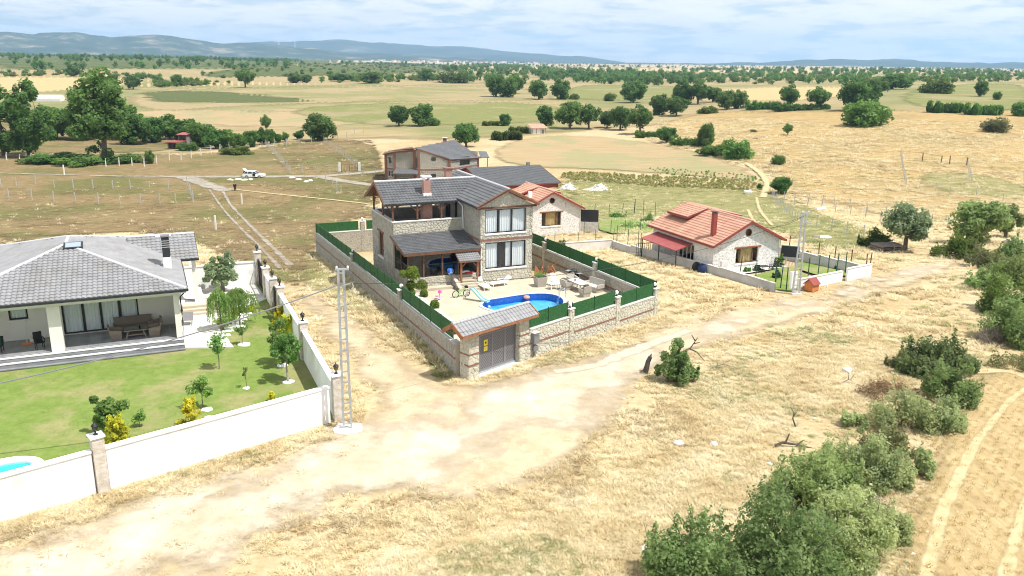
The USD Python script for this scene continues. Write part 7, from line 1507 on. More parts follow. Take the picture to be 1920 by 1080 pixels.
# rubble heaps, boat, pallets
def heap(label, px, py, wpx, hpx, n, mat, seed, name='rubble_heap'):
    p = at(px, py); f = rng_of(p) / FPX; w, h = wpx * f, hpx * f; r_ = np.random.default_rng(seed); t = thing(name, label, 'heap', p)
    k_ = 24; q = np.linspace(0, 2 * math.pi, k_ + 1)[:-1]; rows_ = [np.array([[0, 0, h]])]
    V = [[0, 0, h]]; F = []
    for j, fr in enumerate((.3, .6, .85, 1.0)):
        nz = 1 + .9 * (meshkit.noise(np.c_[np.cos(q) * 2, np.sin(q) * 2, np.full(k_, j * 1.7 + seed)]) - .5)
        V += [[w / 2 * fr * np.cos(a) * b, w * .32 * fr * np.sin(a) * b, h * (1 - fr ** 1.1) * .75 * (.2 + .8 * b ** 3) - .05] for a, b in zip(q, nz)]
    for i in range(k_):
        F.append([0, 1 + i, 1 + (i + 1) % k_])
        for j in range(3): a, b = 1 + j * k_ + i, 1 + j * k_ + (i + 1) % k_; F += [[a, a + k_, b + k_], [a, b + k_, b]]
    part(t, 'mound', MB().add(V, F), mat, smooth=True); mb = MB()
    for i in range(n):
        a = r_.uniform(0, 6.28); rad = r_.uniform(.1, 1.15); s = r_.uniform(.12, .35) * (w / 8)
        m_ = trimesh.creation.icosphere(subdivisions=1); vv = m_.vertices * s * r_.uniform(.6, 1.2, 3) + [w / 2 * rad * math.cos(a), w * .32 * rad * math.sin(a), max(0, h * (1 - rad ** 1.3)) * .9]; mb.add(vv, m_.faces)
    part(t, 'lumps', mb, mat, kind='stuff')
m_chalk = M('chalk_rubble', [(.3, (.46, .44, .40)), (.7, (.60, .59, .55))], scale=2, rough=.95, bump=.5, bscale=5)
heap('big white rubble heap in the meadow right of the dark roofed house', 1122, 357, 52, 12, 60, m_chalk, 1)
heap('smaller white rubble heap at the corner of the dark roofed house', 1068, 356, 40, 12, 40, m_chalk, 2)
heap('pale grey gravel heap beside the far track', 365, 328, 22, 6, 14, m_track, 3)
p = at(1402, 365); f = rng_of(p) / FPX; w = 19 * f
solo('white_trough', MB().lathe([(0, 0), (.22 * w, .05), (.36 * w, .35), (.40 * w, .75), (.36 * w, .78), (0, .6)], 14), m_plasticw, 'white rounded trough standing alone in the green meadow', 'trough', p, smooth=True)
p = at(1663, 470); t = thing('pallet_stack', 'low stack of weathered wooden pallets under the olive tree', 'pallets', p, 12); m_oldwood = M('weathered_wood', [(.3, (.16, .125, .105)), (.7, (.30, .25, .215))], scale=5, rough=.9, obj=True)
for j in range(3):
    for k_ in range(7): part(t, 'plank', MB().box(-1.5, 1.5, -1.1 + k_ * .33, -1.1 + k_ * .33 + .24, .15 + j * .27, .19 + j * .27).xf((rng.uniform(-.1, .1), 0, 0), rng.uniform(-.03, .03)), m_oldwood)
    for x in (-1.4, 0, 1.3): part(t, 'bearer', MB().box(x, x + .12, -1.1, 1.1, .02 + j * .27, .148 + j * .27), m_oldwood)
for (px, py, s, lab) in ((1545, 448, .9, 'heap of white and grey junk on the dry grass behind the cottage'), (1910, 458, 1.2, 'white plastic drum lying at the right edge under the shrubs')):
    p = at(px, py); t = thing('junk', lab, 'junk', p)
    part(t, 'sheet', MB().ball((0, 0, .2), (s, s * .6, .25), 2), m_plasticw, smooth=True); part(t, 'debris', MB().ball((-s, .1, .2), (s * .7, .5, .3), 1), m_oldwood)
# stump, branches, stones in the foreground
sp_ = at(1215, 700); t = thing('dead_stump', 'broken dead tree stump beside the small green bush', 'tree stump', sp_, 0); m_bark = M('dark_bark', [(.3, (.045, .036, .03)), (.7, (.11, .09, .075))], scale=6, rough=.95, bump=.8, bscale=20)
part(t, 'trunk', MB().tube([(-.25, 0, -.2), (-.1, 0, .4), (-.02, .05, .8), (.1, .05, 1.1)], [.22, .17, .15, .13], 9), m_bark); part(t, 'splinter', MB().tube([(.08, .05, 1.05), (.16, .05, 1.3)], [.1, .02], 6), m_bark); part(t, 'root', MB().tube([(-.3, 0, .1), (-.8, -.2, -.1)], [.14, .06], 6), m_bark)
def branch_(label, px, py, segs, r, mat=m_bark, z=0.0):
    p = at(px, py) + [0, 0, z]; t = thing('dead_branch', label, 'branch', p)
    for k_, s in enumerate(segs): part(t, 'limb', MB().tube(s, np.linspace(r * (.9 if k_ == 0 else .6), r * .25, len(s)), 6), mat)
branch_('dead forked branch sticking out right of the small green bush', 1285, 680, [[(-.9, 0, .2), (-.3, 0, .7), (.3, .1, 1.0), (.7, .1, 1.7)], [(.2, .1, .95), (.7, 0, .75), (1.2, -.2, .2)], [(.5, .1, 1.3), (.9, .2, 1.35)], [(.55, .1, 1.5), (.3, .1, 1.9)]], .085)
branch_('thin grey twigs lying right of the forked branch', 1355, 692, [[(-.8, 0, .05), (0, .1, .3), (.9, 0, .1)], [(0, .1, .3), (.5, .3, .5)], [(-.3, .1, .2), (-.4, .2, .55)]], .05, m_oldwood)
branch_('thin upright dead twig in the dry grass', 1488, 800, [[(.1, 0, 0), (-.1, 0, .5), (-.05, 0, .8), (-.3, 0, 1.15)], [(-.08, 0, .6), (.1, 0, .9)]], .05)
branch_('dark dead log with twigs on the dry grass', 1475, 838, [[(-.6, 0, .05), (-.2, .1, .2), (.6, 0, .12), (1.3, -.1, .0)], [(-.1, 0, .2), (.1, .1, .7)], [(.5, 0, .1), (.9, .2, .3)]], .10)
branch_('small broken grey branch near the brown weeds', 1590, 720, [[(-.4, 0, .05), (0, 0, .3), (.5, 0, .1)], [(0, 0, .3), (-.1, 0, .8)], [(.1, 0, .25), (.4, .1, .7)]], .05, m_oldwood)
def rock(label, px, py, s, mat, seed):
    r_ = np.random.default_rng(seed); m_ = trimesh.creation.icosphere(subdivisions=3); n_ = meshkit.fbm(m_.vertices * 1.7 + seed * 3.1, 3) - .5
    vv = m_.vertices * (1 + .7 * n_[:, None]) * [s, s * .8, s * .55]; solo('field_stone', MB().add(vv, m_.faces), mat, label, 'stone', at(px, py) + [0, 0, s * .2], r_.uniform(0, 360), smooth=True)
for i, (px, py, s, lab) in enumerate(((1588, 696, .36, 'pale white stone in the dry grass left of the dark green shrubs'), (1272, 834, .3, 'white stone beside the gravel road edge in the grass'), (1338, 834, .24, 'smaller white stone right of the one near the road'), (1210, 1030, .22, 'small white stone near the lower edge left of the big shrub'), (1444, 872, .2, 'small pale stone below the dark dead log'))):
    rock(lab, px, py, s, m_chalk, i)
for i, (px, py) in enumerate(((548, 335), (560, 338), (574, 342), (582, 340), (432, 339), (447, 338), (459, 339), (470, 338))):
    r_ = np.random.default_rng(i); m_ = trimesh.creation.icosphere(subdivisions=2); n_ = meshkit.fbm(m_.vertices * 1.7 + i, 3) - .5
    solo('track_stone', MB().add(m_.vertices * (1 + .6 * n_[:, None]) * [.8, .5, .35], m_.faces), m_chalk, 'pale stone lying along the far track near the white car', 'stone', at(px, py) + [0, 0, .1], 40 * i, group='pale stones along the far track', smooth=True)
# wind turbines
for i, px in enumerate((533.5, 563.5)):
    dist = 9500; a = math.atan2(px - 960, FPX); p = np.array([math.sin(a) * dist, math.cos(a) * dist, 60.0]); t = thing('wind_turbine', ('left hand tiny white wind turbine on the far hills', 'right hand tiny white wind turbine on the far hills')[i], 'wind turbine', p)
    part(t, 'mast', MB().tube([(0, 0, -40), (0, 0, 100)], [4, 2.2], 8), m_plasticw); part(t, 'nacelle', MB().box(-2.5, 2.5, -6, 5, 99, 104), m_plasticw)
    for k_ in range(3): q = k_ * 2.094 + .3 + i; part(t, 'blade', MB().tube([(0, -7, 101), (math.sin(q) * 45, -7, 101 + math.cos(q) * 45)], [2.4, .5], 5), m_plasticw)
# ------------------------------------------------------------------ plants
def leaf(name, cols, island=.35, orand=.22, trans=.5, scale=.35, hue=.012):
    return M(name, cols, scale=scale, detail=3, island=island, orand=orand, rough=.55, spec=.25, trans=trans, hue=hue)
m_oak = leaf('oak_leaves', [(.35, (0.107, 0.188, 0.057)), (.65, (0.222, 0.343, 0.100))])
m_poplar = leaf('poplar_leaves', [(.35, (0.103, 0.189, 0.055)), (.65, (0.213, 0.343, 0.097))])
m_walnut = leaf('walnut_leaves', [(.35, (0.113, 0.204, 0.053)), (.65, (0.233, 0.370, 0.091))])
m_light = leaf('light_leaves', [(.35, (0.115, 0.169, 0.038)), (.65, (0.223, 0.277, 0.074))])
m_pale = leaf('pale_shrub_leaves', [(.35, (0.153, 0.169, 0.072)), (.65, (0.306, 0.306, 0.137))])
m_olive = leaf('olive_leaves', [(.35, (0.196, 0.265, 0.138)), (.65, (0.391, 0.461, 0.265))])
m_nshrub = leaf('shrub_leaves', [(.33, (0.216, 0.299, 0.103)), (.66, (0.448, 0.532, 0.216))], scale=1.1)
m_nshrub2 = leaf('grey_green_leaves', [(.33, (0.328, 0.384, 0.172)), (.66, (0.634, 0.669, 0.328))], scale=1.1)
m_fig = leaf('dark_shrub_leaves', [(.33, (.115, .16, .06)), (.66, (.23, .29, .12))], scale=1.0)
m_yellow = leaf('golden_conifer_leaves', [(.35, (0.493, 0.493, 0.057)), (.65, (0.987, 0.872, 0.113))], scale=2)
m_fruit = leaf('fruit_tree_leaves', [(.35, (0.164, 0.286, 0.076)), (.65, (0.355, 0.519, 0.150))], scale=2)
m_willow = leaf('willow_leaves', [(.35, (0.263, 0.403, 0.105)), (.65, (0.490, 0.630, 0.210))], scale=2)
m_topi = leaf('topiary_leaves', [(.35, (0.140, 0.224, 0.028)), (.65, (0.336, 0.420, 0.070))], scale=4)
m_twig = M('grey_twigs', [(.3, (.20, .165, .14)), (.7, (.36, .31, .27))], scale=3, rough=.95, island=.3)
m_browntwig = M('brown_dry_weeds', [(.3, (.20, .115, .055)), (.7, (.36, .23, .12))], scale=3, rough=.95, island=.3)
m_trunk = M('tree_bark', [(.3, (.085, .068, .05)), (.7, (.19, .16, .125))], scale=5, rough=.95)
m_paletrunk = M('pale_bark', [(.3, (.22, .20, .17)), (.7, (.40, .38, .34))], scale=5, rough=.95)
def quads(P, N, size, r, aspect=1.6, droop=0.0):
    """leaf-sized diamonds at points P facing about N"""
    n = len(P); N = N + r.normal(0, .65, (n, 3)); N /= np.linalg.norm(N, axis=1, keepdims=True) + 1e-9
    T = np.cross(N, r.normal(0, 1, (n, 3))); T[:, 2] -= droop; T -= N * (T * N).sum(1, keepdims=True); T /= np.linalg.norm(T, axis=1, keepdims=True) + 1e-9
    B = np.cross(N, T); s = (size * r.uniform(.6, 1.35, n))[:, None]
    V = np.stack([P - T * s * aspect / 2, P + B * s * .5 + N * s * .12, P + T * s * aspect / 2, P - B * s * .5 + N * s * .12], 1).reshape(-1, 3)
    i = np.arange(n)[:, None] * 4
    return V, np.vstack([i + [0, 1, 2], i + [0, 2, 3]])
def crown(r, n, lumps, size, shell=.75, gap=.0, aspect=1.6, droop=0.0, fill=.25):
    """lumps: [(centre, radii, weight)]; leaves sit near each lump's surface and a few inside"""
    w = np.array([l[2] for l in lumps], float); k = r.choice(len(lumps), n, p=w / w.sum())
    C = np.array([l[0] for l in lumps], float)[k]; R = np.array([np.broadcast_to(l[1], 3) for l in lumps], float)[k]
    D = r.normal(0, 1, (n, 3)); D /= np.linalg.norm(D, axis=1, keepdims=True)
    rad = np.where(r.random(n) < fill, r.random(n) ** .5 * shell, r.uniform(shell, 1.06, n))
    nz = meshkit.fbm(D * 2.3 + k[:, None] * 3.7, 3) - .5
    P = C + D * R * (rad * (1 + .55 * nz))[:, None]
    keep = np.ones(n, bool)
    if gap: keep = meshkit.noise(P / (R.mean() * .55) + 5.3) > gap
    return quads(P[keep], D[keep] + [0, 0, .25], size, r, aspect, droop)
def lumps_round(r, n, W_, H_, z0, lr, top=1.0, flat=.0):
    """lump centres over an egg-shaped envelope W_ wide and from z0 to z0+H_"""
    out = []
    for i in range(n):
        a = i * 2.39996 + r.uniform(-.6, .6); t = (i + .5) / n; zz = 1 - 2 * t * (1 - flat * .3)
        q = math.sqrt(max(0, 1 - zz * zz)); f = r.uniform(.45, .92)
        s = lr * r.uniform(.6, 1.4)
        out.append(((W_ / 2 * q * f * math.cos(a), W_ / 2 * q * f * math.sin(a), z0 + H_ / 2 + H_ / 2 * zz * f), (s, s, s * .85), s * s))
    out.append(((0, 0, z0 + H_ * .5), (W_ * .33, W_ * .33, H_ * .36), (W_ * .33) ** 2 * .8))
    return out
def trunk_mesh(r, h, rad, lumps, n=7, lean=.0, split=1):
    mb = MB(); top = np.array([lean * h, 0, h])
    mb.tube([(0, 0, -.3), (lean * h * .3 + r.normal(0, .02 * h), r.normal(0, .02 * h), h * .45), top], [rad * 1.25, rad, rad * .6], 7)
    for l in sorted(lumps, key=lambda q: -q[2])[:n]:
        c = np.array(l[0]); b = top * r.uniform(.55, 1.0); m = (b + c) / 2 + r.normal(0, .05 * h, 3) * [1, 1, .5]
        mb.tube([b, m, c], [rad * .5, rad * .33, rad * .1], 5)
    return mb
def make_tree(name, label, cat, loc, kind, seed, rz=0, sc=None, group=None):
    r = np.random.default_rng(seed); t = thing(name, label, cat, loc, rz, group, sc=sc)
    if kind == 'oak': L = lumps_round(r, 30, 10, 8.4, .9, 1.35); c, m, tr = crown(r, 5600, L, .46, gap=.33), m_oak, trunk_mesh(r, 4.2, .38, L)
    elif kind == 'oak_low': L = lumps_round(r, 32, 10, 9.2, -.1, 1.4); c, m, tr = crown(r, 6000, L, .46, gap=.31), m_oak, trunk_mesh(r, 3.2, .4, L)
    elif kind == 'oak_open': L = lumps_round(r, 24, 10, 7.6, 2.0, 1.25); c, m, tr = crown(r, 4200, L, .44, gap=.36), m_oak, trunk_mesh(r, 5.2, .36, L, 10)
    elif kind == 'poplar': L = [((r.normal(0, .9) * q, r.normal(0, .9) * q, z), (s, s, s * 1.3), s * s) for z, q, s in [(zz, 1.0 + 2.2 * math.sin(math.pi * min(1, (zz - 3.2) / 17)), r.uniform(1.0, 2.3) * (1.1 - .55 * (zz - 3) / 17)) for zz in np.linspace(3.2, 19.2, 34)]]; c, m, tr = crown(r, 8000, L, .46, gap=.36), m_poplar, trunk_mesh(r, 15, .32, L, 12)
    elif kind == 'poplar_wide': L = lumps_round(r, 46, 13, 17, 3.8, 1.75) + [((r.normal(0, 1.6), r.normal(0, 1.6), z), (1.2, 1.2, 1.3), 1.4) for z in (1.5, 2.2, 3.0, 3.8)]; c, m, tr = crown(r, 13000, L, .46, gap=.40), m_poplar, trunk_mesh(r, 13, .5, L, 12)
    elif kind == 'walnut': L = lumps_round(r, 24, 9, 8.2, .3, 1.4); c, m, tr = crown(r, 4600, L, .52, gap=.3), m_walnut, trunk_mesh(r, 3.4, .25, L)
    elif kind == 'bush': L = lumps_round(r, 14, 10, 6.2, -.9, 1.9); c, m, tr = crown(r, 3200, L, .50, gap=.2), m_light, trunk_mesh(r, 2, .2, L)
    elif kind == 'dark_bush': L = lumps_round(r, 14, 10, 6.6, -.8, 1.9); c, m, tr = crown(r, 3400, L, .50, gap=.2), m_walnut, trunk_mesh(r, 2, .2, L)
    elif kind == 'pale_bush': L = lumps_round(r, 12, 10, 5.6, -.8, 1.7); c, m, tr = crown(r, 2400, L, .42, gap=.3), m_pale, trunk_mesh(r, 2, .15, L)
    elif kind == 'hedge': L = [((x, r.normal(0, .8), r.uniform(.8, 1.7)), (1.5, 1.4, r.uniform(1.2, 1.9)), 2) for x in np.linspace(-9, 9, 15)]; c, m, tr = crown(r, 4600, L, .45, gap=.15), m_walnut, None
    elif kind == 'light_hedge': L = [((x, r.normal(0, .7), r.uniform(.5, 1.1)), (1.4, 1.3, r.uniform(.9, 1.4)), 2) for x in np.linspace(-9, 9, 15)]; c, m, tr = crown(r, 4200, L, .42, gap=.18), m_light, None
    p = part(t, 'trunk', tr, m_trunk) if tr is not None else None
    part(t, 'foliage' if tr is None else 'crown', c, m)
    return t
SIZE = {'oak': (10, 9.4), 'oak_low': (10, 9.1), 'oak_open': (10, 9.8), 'poplar': (8.2, 20.5), 'poplar_wide': (13.5, 21.5), 'walnut': (9.2, 8.7), 'bush': (10.4, 5.6), 'dark_bush': (10.4, 6.1), 'pale_bush': (10.4, 5.0), 'hedge': (21, 3.1), 'light_hedge': (21, 2.4)}
protos = {}
tree_xy = []
def tree(kind, px, py, wpx, hpx, label, name=None, group=None):
    p = at(px, py); f = rng_of(p) / FPX; w0, h0 = SIZE[kind]; sx, sz_ = wpx * f / w0, hpx * f / h0 * 1.02
    var = (len(tree_xy) * 7919) % 3; key = (kind, var if kind in ('oak', 'oak_low', 'walnut', 'bush') else 0)
    cat = 'hedge' if 'hedge' in kind else 'bush' if 'bush' in kind else 'tree'
    nm = name or {'oak': 'oak_tree', 'oak_low': 'oak_tree', 'oak_open': 'oak_tree', 'poplar': 'poplar_tree', 'poplar_wide': 'poplar_tree', 'walnut': 'orchard_tree', 'bush': 'green_bush', 'dark_bush': 'dark_bush', 'pale_bush': 'pale_bush', 'hedge': 'hedge_row', 'light_hedge': 'hedge_row'}[kind]
    rz = (len(tree_xy) * 77.7) % 360 if 'hedge' not in kind else math.degrees(0)
    tree_xy.append(p); sy_ = sx if 'hedge' not in kind else max(.6, sz_)
    if key not in protos: protos[key] = make_tree(nm, label, cat, p, kind, 500 + len(protos) * 13, rz, (sx, sy_, sz_), group); return protos[key]
    return copy(protos[key], p, rz, (sx, sy_, sz_), label, group, name=nm)
T = tree
T('poplar_wide', 196, 306, 120, 176, 'tallest broad poplar rising above the field behind the bent white posts')
T('poplar', 55, 296, 66, 142, 'slender poplar with pale trunk second from the left edge')
T('poplar', 7, 293, 76, 132, 'slender poplar at the very left edge')
for i, (x, y, w, h) in enumerate(((100, 262, 90, 62), (150, 264, 80, 66), (252, 272, 70, 62), (285, 268, 60, 50), (318, 262, 60, 46), (352, 270, 62, 50), (380, 276, 56, 46), (405, 279, 44, 38), (425, 278, 42, 38), (70, 262, 80, 58), (232, 262, 80, 60))):
    T('walnut', x, y, w, h, 'dense green orchard tree in the dark row between the poplars and the barns', group='orchard trees behind the barns')
for i, (x, y, w, h) in enumerate(((448, 280, 34, 32), (470, 276, 34, 32), (492, 272, 26, 32), (507, 270, 24, 30), (522, 268, 16, 18), (535, 266, 14, 18))):
    T('walnut', x, y, w, h, 'smaller orchard tree at the thinning right end of the orchard row', group='small orchard trees right of the barns')
T('oak_open', 499, 246, 20, 30, 'small thin tree standing above the right end of the orchard')
T('oak_low', 604, 264, 66, 54, 'round very dark oak at the top of the fenced brown plot')
T('walnut', 561, 262, 20, 17, 'tiny tree left of the round dark oak by the tall posts')
T('oak', 748, 237, 40, 42, 'left one of the two dark oaks standing together in the green field')
T('oak_low', 790, 237, 48, 44, 'right one of the two dark oaks standing together in the green field')
T('dark_bush', 815, 236, 22, 14, 'low bush right of the pair of oaks')
T('oak', 874, 276, 50, 48, 'oak behind the chimney of the back stone house')
T('oak_low', 946, 236, 26, 24, 'small round bushy tree between the pair of oaks and the white shed')
T('light_hedge', 920, 236, 34, 10, 'short light green hedge left of the small round tree')
T('oak_low', 1023, 236, 38, 37, 'compact dark oak just behind the white shed')
T('oak', 1068, 242, 52, 56, 'biggest oak of the clump right of the white shed')
T('oak_open', 1104, 242, 46, 46, 'oak with visible stems right of the biggest clump oak')
T('oak', 1138, 240, 34, 34, 'small oak in the middle of the clump right of the shed')
T('oak', 1163, 244, 46, 48, 'grey green oak left of the shaded ditch')
T('oak_open', 1200, 252, 52, 54, 'open stemmed oak above the shaded ditch')
T('oak_low', 1236, 216, 40, 38, 'oak at the left end of the tree line behind the ditch')
T('oak', 1268, 218, 44, 40, 'oak in the middle of the tree line behind the ditch')
T('oak_low', 1278, 196, 40, 42, 'oak upper left in the tree group beside the yellow stubble field')
T('oak_open', 1308, 196, 50, 42, 'open oak in the tree group left of the striped yellow field')
T('oak', 1336, 192, 36, 30, 'small oak at the edge of the striped yellow field')
T('oak', 1362, 206, 40, 36, 'oak standing in front of the striped yellow field on its left')
T('oak_low', 1384, 204, 32, 34, 'darker oak right beside the one before the yellow field')
T('bush', 1328, 213, 40, 15, 'light green bush below the trees of the yellow field')
T('oak', 930, 182, 42, 42, 'left tree of the dark clump in the upper middle field')
T('oak_low', 952, 183, 40, 36, 'right front tree of the dark clump in the upper middle field')
T('oak', 966, 176, 36, 36, 'rear tree of the dark clump in the upper middle field')
T('oak', 1010, 187, 36, 36, 'first single oak right of the dark upper clump')
T('oak_low', 1052, 187, 40, 38, 'second single oak right of the dark upper clump')
T('bush', 1078, 187, 22, 12, 'bright bush right of the second single oak')
T('oak', 1187, 193, 46, 40, 'oak in front of the pale green field below the far wood')
T('bush', 1143, 190, 22, 14, 'bright bush left of the oak in the pale green field')
T('oak_open', 1476, 206, 42, 46, 'oak with open stems in front of the striped yellow field')
T('oak_open', 1532, 206, 44, 42, 'second open oak right in front of the striped yellow field')
T('hedge', 1430, 206, 66, 16, 'green hedge left of the two open oaks')
T('hedge', 1500, 208, 110, 14, 'low shaded hedge at the feet of the two open oaks')
T('oak', 1602, 208, 60, 56, 'large oak at the back of the big clump on the right hand hill')
T('oak_low', 1628, 205, 50, 48, 'second oak in the big clump on the right hand hill')
T('dark_bush', 1620, 236, 92, 46, 'broad bushy growth in front of the big clump on the right hand hill')
T('oak_low', 1672, 168, 66, 28, 'tree row on the rise behind the big hill clump')
T('oak', 1640, 180, 46, 34, 'tree between the big hill clump and the row on the rise')
T('bush', 1755, 176, 60, 32, 'light green poplar thicket at the upper right')
T('oak', 1838, 182, 26, 30, 'small round tree in the yellow green field at the upper right')
T('oak_low', 1869, 188, 18, 16, 'tiny dark tree right of the small round tree at the upper right')
T('hedge', 1770, 212, 62, 20, 'left hedge at the foot of the yellow green field on the right')
T('hedge', 1842, 216, 66, 20, 'right hedge at the foot of the yellow green field on the right')
T('pale_bush', 1866, 248, 58, 26, 'broad pale green bush alone in the stubble at the right')
T('dark_bush', 1915, 218, 40, 26, 'dark bush cut by the right edge above the stubble')
T('oak_open', 1477, 254, 22, 22, 'small half bare thorn tree in the golden stubble')
T('pale_bush', 1413, 249, 14, 6, 'tiny bush left of the thorn tree in the golden stubble')
T('oak_low', 1321, 276, 36, 48, 'upright dark oak above the hedge bank right of the ditch')
T('oak', 1250, 268, 36, 30, 'small oak at the left end of the hedge bank')
T('hedge', 1290, 274, 70, 16, 'low hedge joining the two oaks on the bank')
T('dark_bush', 1380, 298, 60, 36, 'rounded bush group at the right end of the hedge bank')
T('dark_bush', 1340, 292, 60, 20, 'spreading bush below the upright oak on the bank')
T('dark_bush', 1459, 309, 28, 18, 'single dark bush on the golden slope below the bank')
T('walnut', 1464, 364, 38, 34, 'small round tree on the slope at the bend of the sandy track')
T('dark_bush', 1424, 354, 12, 10, 'tiny bush left of the small round tree at the track bend')
T('hedge', 1220, 258, 60, 12, 'low shadowy scrub in the ditch right of the open stemmed oak')
T('light_hedge', 950, 262, 60, 18, 'green reedy strip left of the white shed')
T('light_hedge', 972, 250, 40, 14, 'upper end of the green reedy strip near the white shed')
T('oak_open', 460, 165, 36, 36, 'lone tree with several pale stems in the upper left field')
T('oak_low', 555, 156, 32, 20, 'first round tree of the line along the upper left field edge')
T('oak', 575, 156, 20, 16, 'smaller tree right of the first round tree at the field edge')
T('oak', 640, 154, 40, 17, 'second round tree of the line along the upper field edge')
T('oak_low', 692, 157, 48, 24, 'third round tree of the line along the upper field edge')
T('oak_low', 137, 144, 26, 22, 'very dark round tree left of the red roofed farmhouse')
T('oak', 333, 162, 22, 24, 'small dark tree left of the lone many stemmed tree')
T('oak', 250, 168, 32, 28, 'dark tree partly behind the tallest poplar on its right')
T('bush', 205, 158, 50, 16, 'light bushes beside the red roofed farmhouse')
T('bush', 850, 156, 60, 20, 'light green thicket at the top of the middle field')
T('oak_low', 872, 156, 32, 24, 'dark tree inside the light green thicket')
T('oak_low', 800, 152, 30, 22, 'dark tree left of the light green thicket')
T('dark_bush', 100, 306, 100, 18, 'dark bramble bank behind the bent white posts')
T('dark_bush', 150, 310, 90, 20, 'second dark bramble bank below the tallest poplar')
T('dark_bush', 225, 306, 80, 16, 'third dark bramble bank right of the tallest poplar')
T('oak_low', 282, 308, 20, 26, 'small conifer like bush among the bent white posts')
T('dark_bush', 352, 283, 40, 16, 'bush in front of the low dark barn')
T('bush', 445, 290, 70, 14, 'green bank above the bent posts at the right')

# distinct nearer trees and shrubs
def shrub(label, px, py, wpx, hpx, mat, seed, leafs=.085, n=9000, nl=16, name='shrub', gap=.33, stems=m_trunk, depth=.85, cat='shrub', fill=.3, z0=-.1, lump=.2):
    p = at(px, py); f = rng_of(p) / FPX; w, h = wpx * f, hpx * f; r = np.random.default_rng(seed)
    t = thing(name, label, cat, p, 0); L = []; lump *= .72
    for i in range(int(nl * 1.7)):
        a, q = r.uniform(0, 6.283), math.sqrt(r.random()); x, y = q * math.cos(a), q * math.sin(a) * depth
        top = h * (1 - .6 * q * q) * r.uniform(.55, 1.08); s = w * lump * r.uniform(.55, 1.25)
        L.append(((x * (w / 2 - s * .6), y * (w / 2 - s * .6), max(s * .4, top - s * .8)), (s, s, s * .85), s * s))
        L.append(((x * (w / 2 - s * .5), y * (w / 2 - s * .5), max(s * .3, top * .45)), (s * .9, s * .9, s * .8), s * s * .7))
        if i % 2 == 0: L.append(((x * w * .52, y * w * .52, top * r.uniform(.85, 1.2)), (s * .28, s * .28, s * 1.1), s * s * .22))
    st = MB()
    for l in L[::2]:
        c = np.array(l[0]); b = np.array([c[0] * .15, c[1] * .15, -.1]); m = (b + c) / 2 + r.normal(0, .06 * w, 3); m[2] = abs(m[2]); e = c + (c - m) * .35 + r.normal(0, .04 * w, 3)
        st.tube([b, m, c, e], [.03 * h * .5, .02 * h * .5, .011 * h * .5, .005], 5)
    part(t, 'stems', st, stems); part(t, 'foliage', crown(r, n, L, leafs, gap=gap, fill=fill), mat); return t
shrub('large grey green shrub at the bottom edge, the nearest one', 1440, 1105, 290, 200, m_nshrub, 1, .10, 26000, 24)
shrub('bright green lower shrub left of the largest shrub at the bottom edge', 1300, 1100, 200, 150, m_nshrub, 2, .095, 17000, 18)
shrub('grey green twiggy shrub right behind the largest one', 1585, 1040, 180, 150, m_nshrub2, 3, .085, 14000, 18, gap=.3)
shrub('rounded green shrub above the largest one on the lower right', 1530, 945, 190, 108, m_nshrub, 4, .09, 17000, 18)
shrub('dense grey green shrub in the middle of the shrub line', 1638, 905, 135, 105, m_nshrub2, 5, .08, 15000, 16)
shrub('thin palm like shrub right of the middle shrub beside the stubble', 1716, 890, 75, 55, m_nshrub2, 6, .10, 3600, 8, gap=.35)
shrub('low sparse shrub with dry twigs between the middle and the dark shrubs', 1690, 800, 150, 75, m_nshrub2, 7, .09, 7500, 14, gap=.36)
shrub('pale low scrub left of the sparse shrub', 1610, 800, 70, 40, m_nshrub2, 8, .09, 2600, 8, gap=.36)
shrub('broad dark glossy shrub at the top of the shrub line', 1748, 695, 160, 68, m_fig, 9, .12, 13000, 18, lump=.16)
shrub('feathery mid green shrub in front of the broad dark shrub', 1778, 752, 110, 92, m_nshrub, 10, .09, 11000, 14)
shrub('small leafy bush growing beside the broken stump', 1264, 714, 84, 84, m_nshrub, 11, .11, 8000, 12)
shrub('light green shrub mass at the right edge below the bright one', 1892, 640, 130, 95, m_nshrub, 12, .12, 13000, 16)
shrub('bright green shrub mass at the right edge', 1900, 585, 130, 85, m_light, 13, .13, 13000, 16)
shrub('bushy green shrub above the bright mass at the right edge', 1882, 535, 110, 60, m_nshrub, 14, .13, 9000, 14)
shrub('yellow green shrub in the thicket on the upper right', 1795, 482, 92, 46, m_light, 15, .15, 6000, 12, gap=.28)
shrub('brownish scrub in the thicket near the right edge', 1850, 500, 90, 40, m_pale, 16, .14, 5000, 12, gap=.3)
shrub('green scrub at the right edge under the dark tree', 1905, 490, 80, 50, m_nshrub, 17, .14, 6000, 12)
shrub('grey leafless scrub in front of the right edge shrubs', 1858, 642, 60, 36, m_twig, 18, .05, 2600, 8, gap=.3)
shrub('bright bush beside the pallet stack under the olive tree', 1640, 463, 62, 34, m_light, 19, .16, 5000, 12)
shrub('dry rust brown scrub left of the dark shrubs', 1670, 745, 130, 34, m_browntwig, 20, .05, 5000, 12, gap=.3, lump=.16)
shrub('grey dry twigs between the lower shrubs', 1625, 985, 110, 70, m_twig, 21, .045, 6000, 12, gap=.25)
shrub('loose shrub filling the gap left of the middle shrub', 1560, 880, 110, 60, m_nshrub2, 121, .085, 5000, 10, gap=.4)
shrub('straggly pale shrub between the middle and the sparse shrubs', 1660, 850, 110, 58, m_pale, 122, .08, 4200, 10, gap=.4)
shrub('loose scrub at the right flank of the largest shrub', 1660, 1000, 110, 80, m_nshrub2, 123, .085, 6000, 10, gap=.4)
shrub('loose grey green scrub in front of the feathery shrub', 1755, 800, 110, 62, m_nshrub2, 124, .085, 5200, 10, gap=.4)
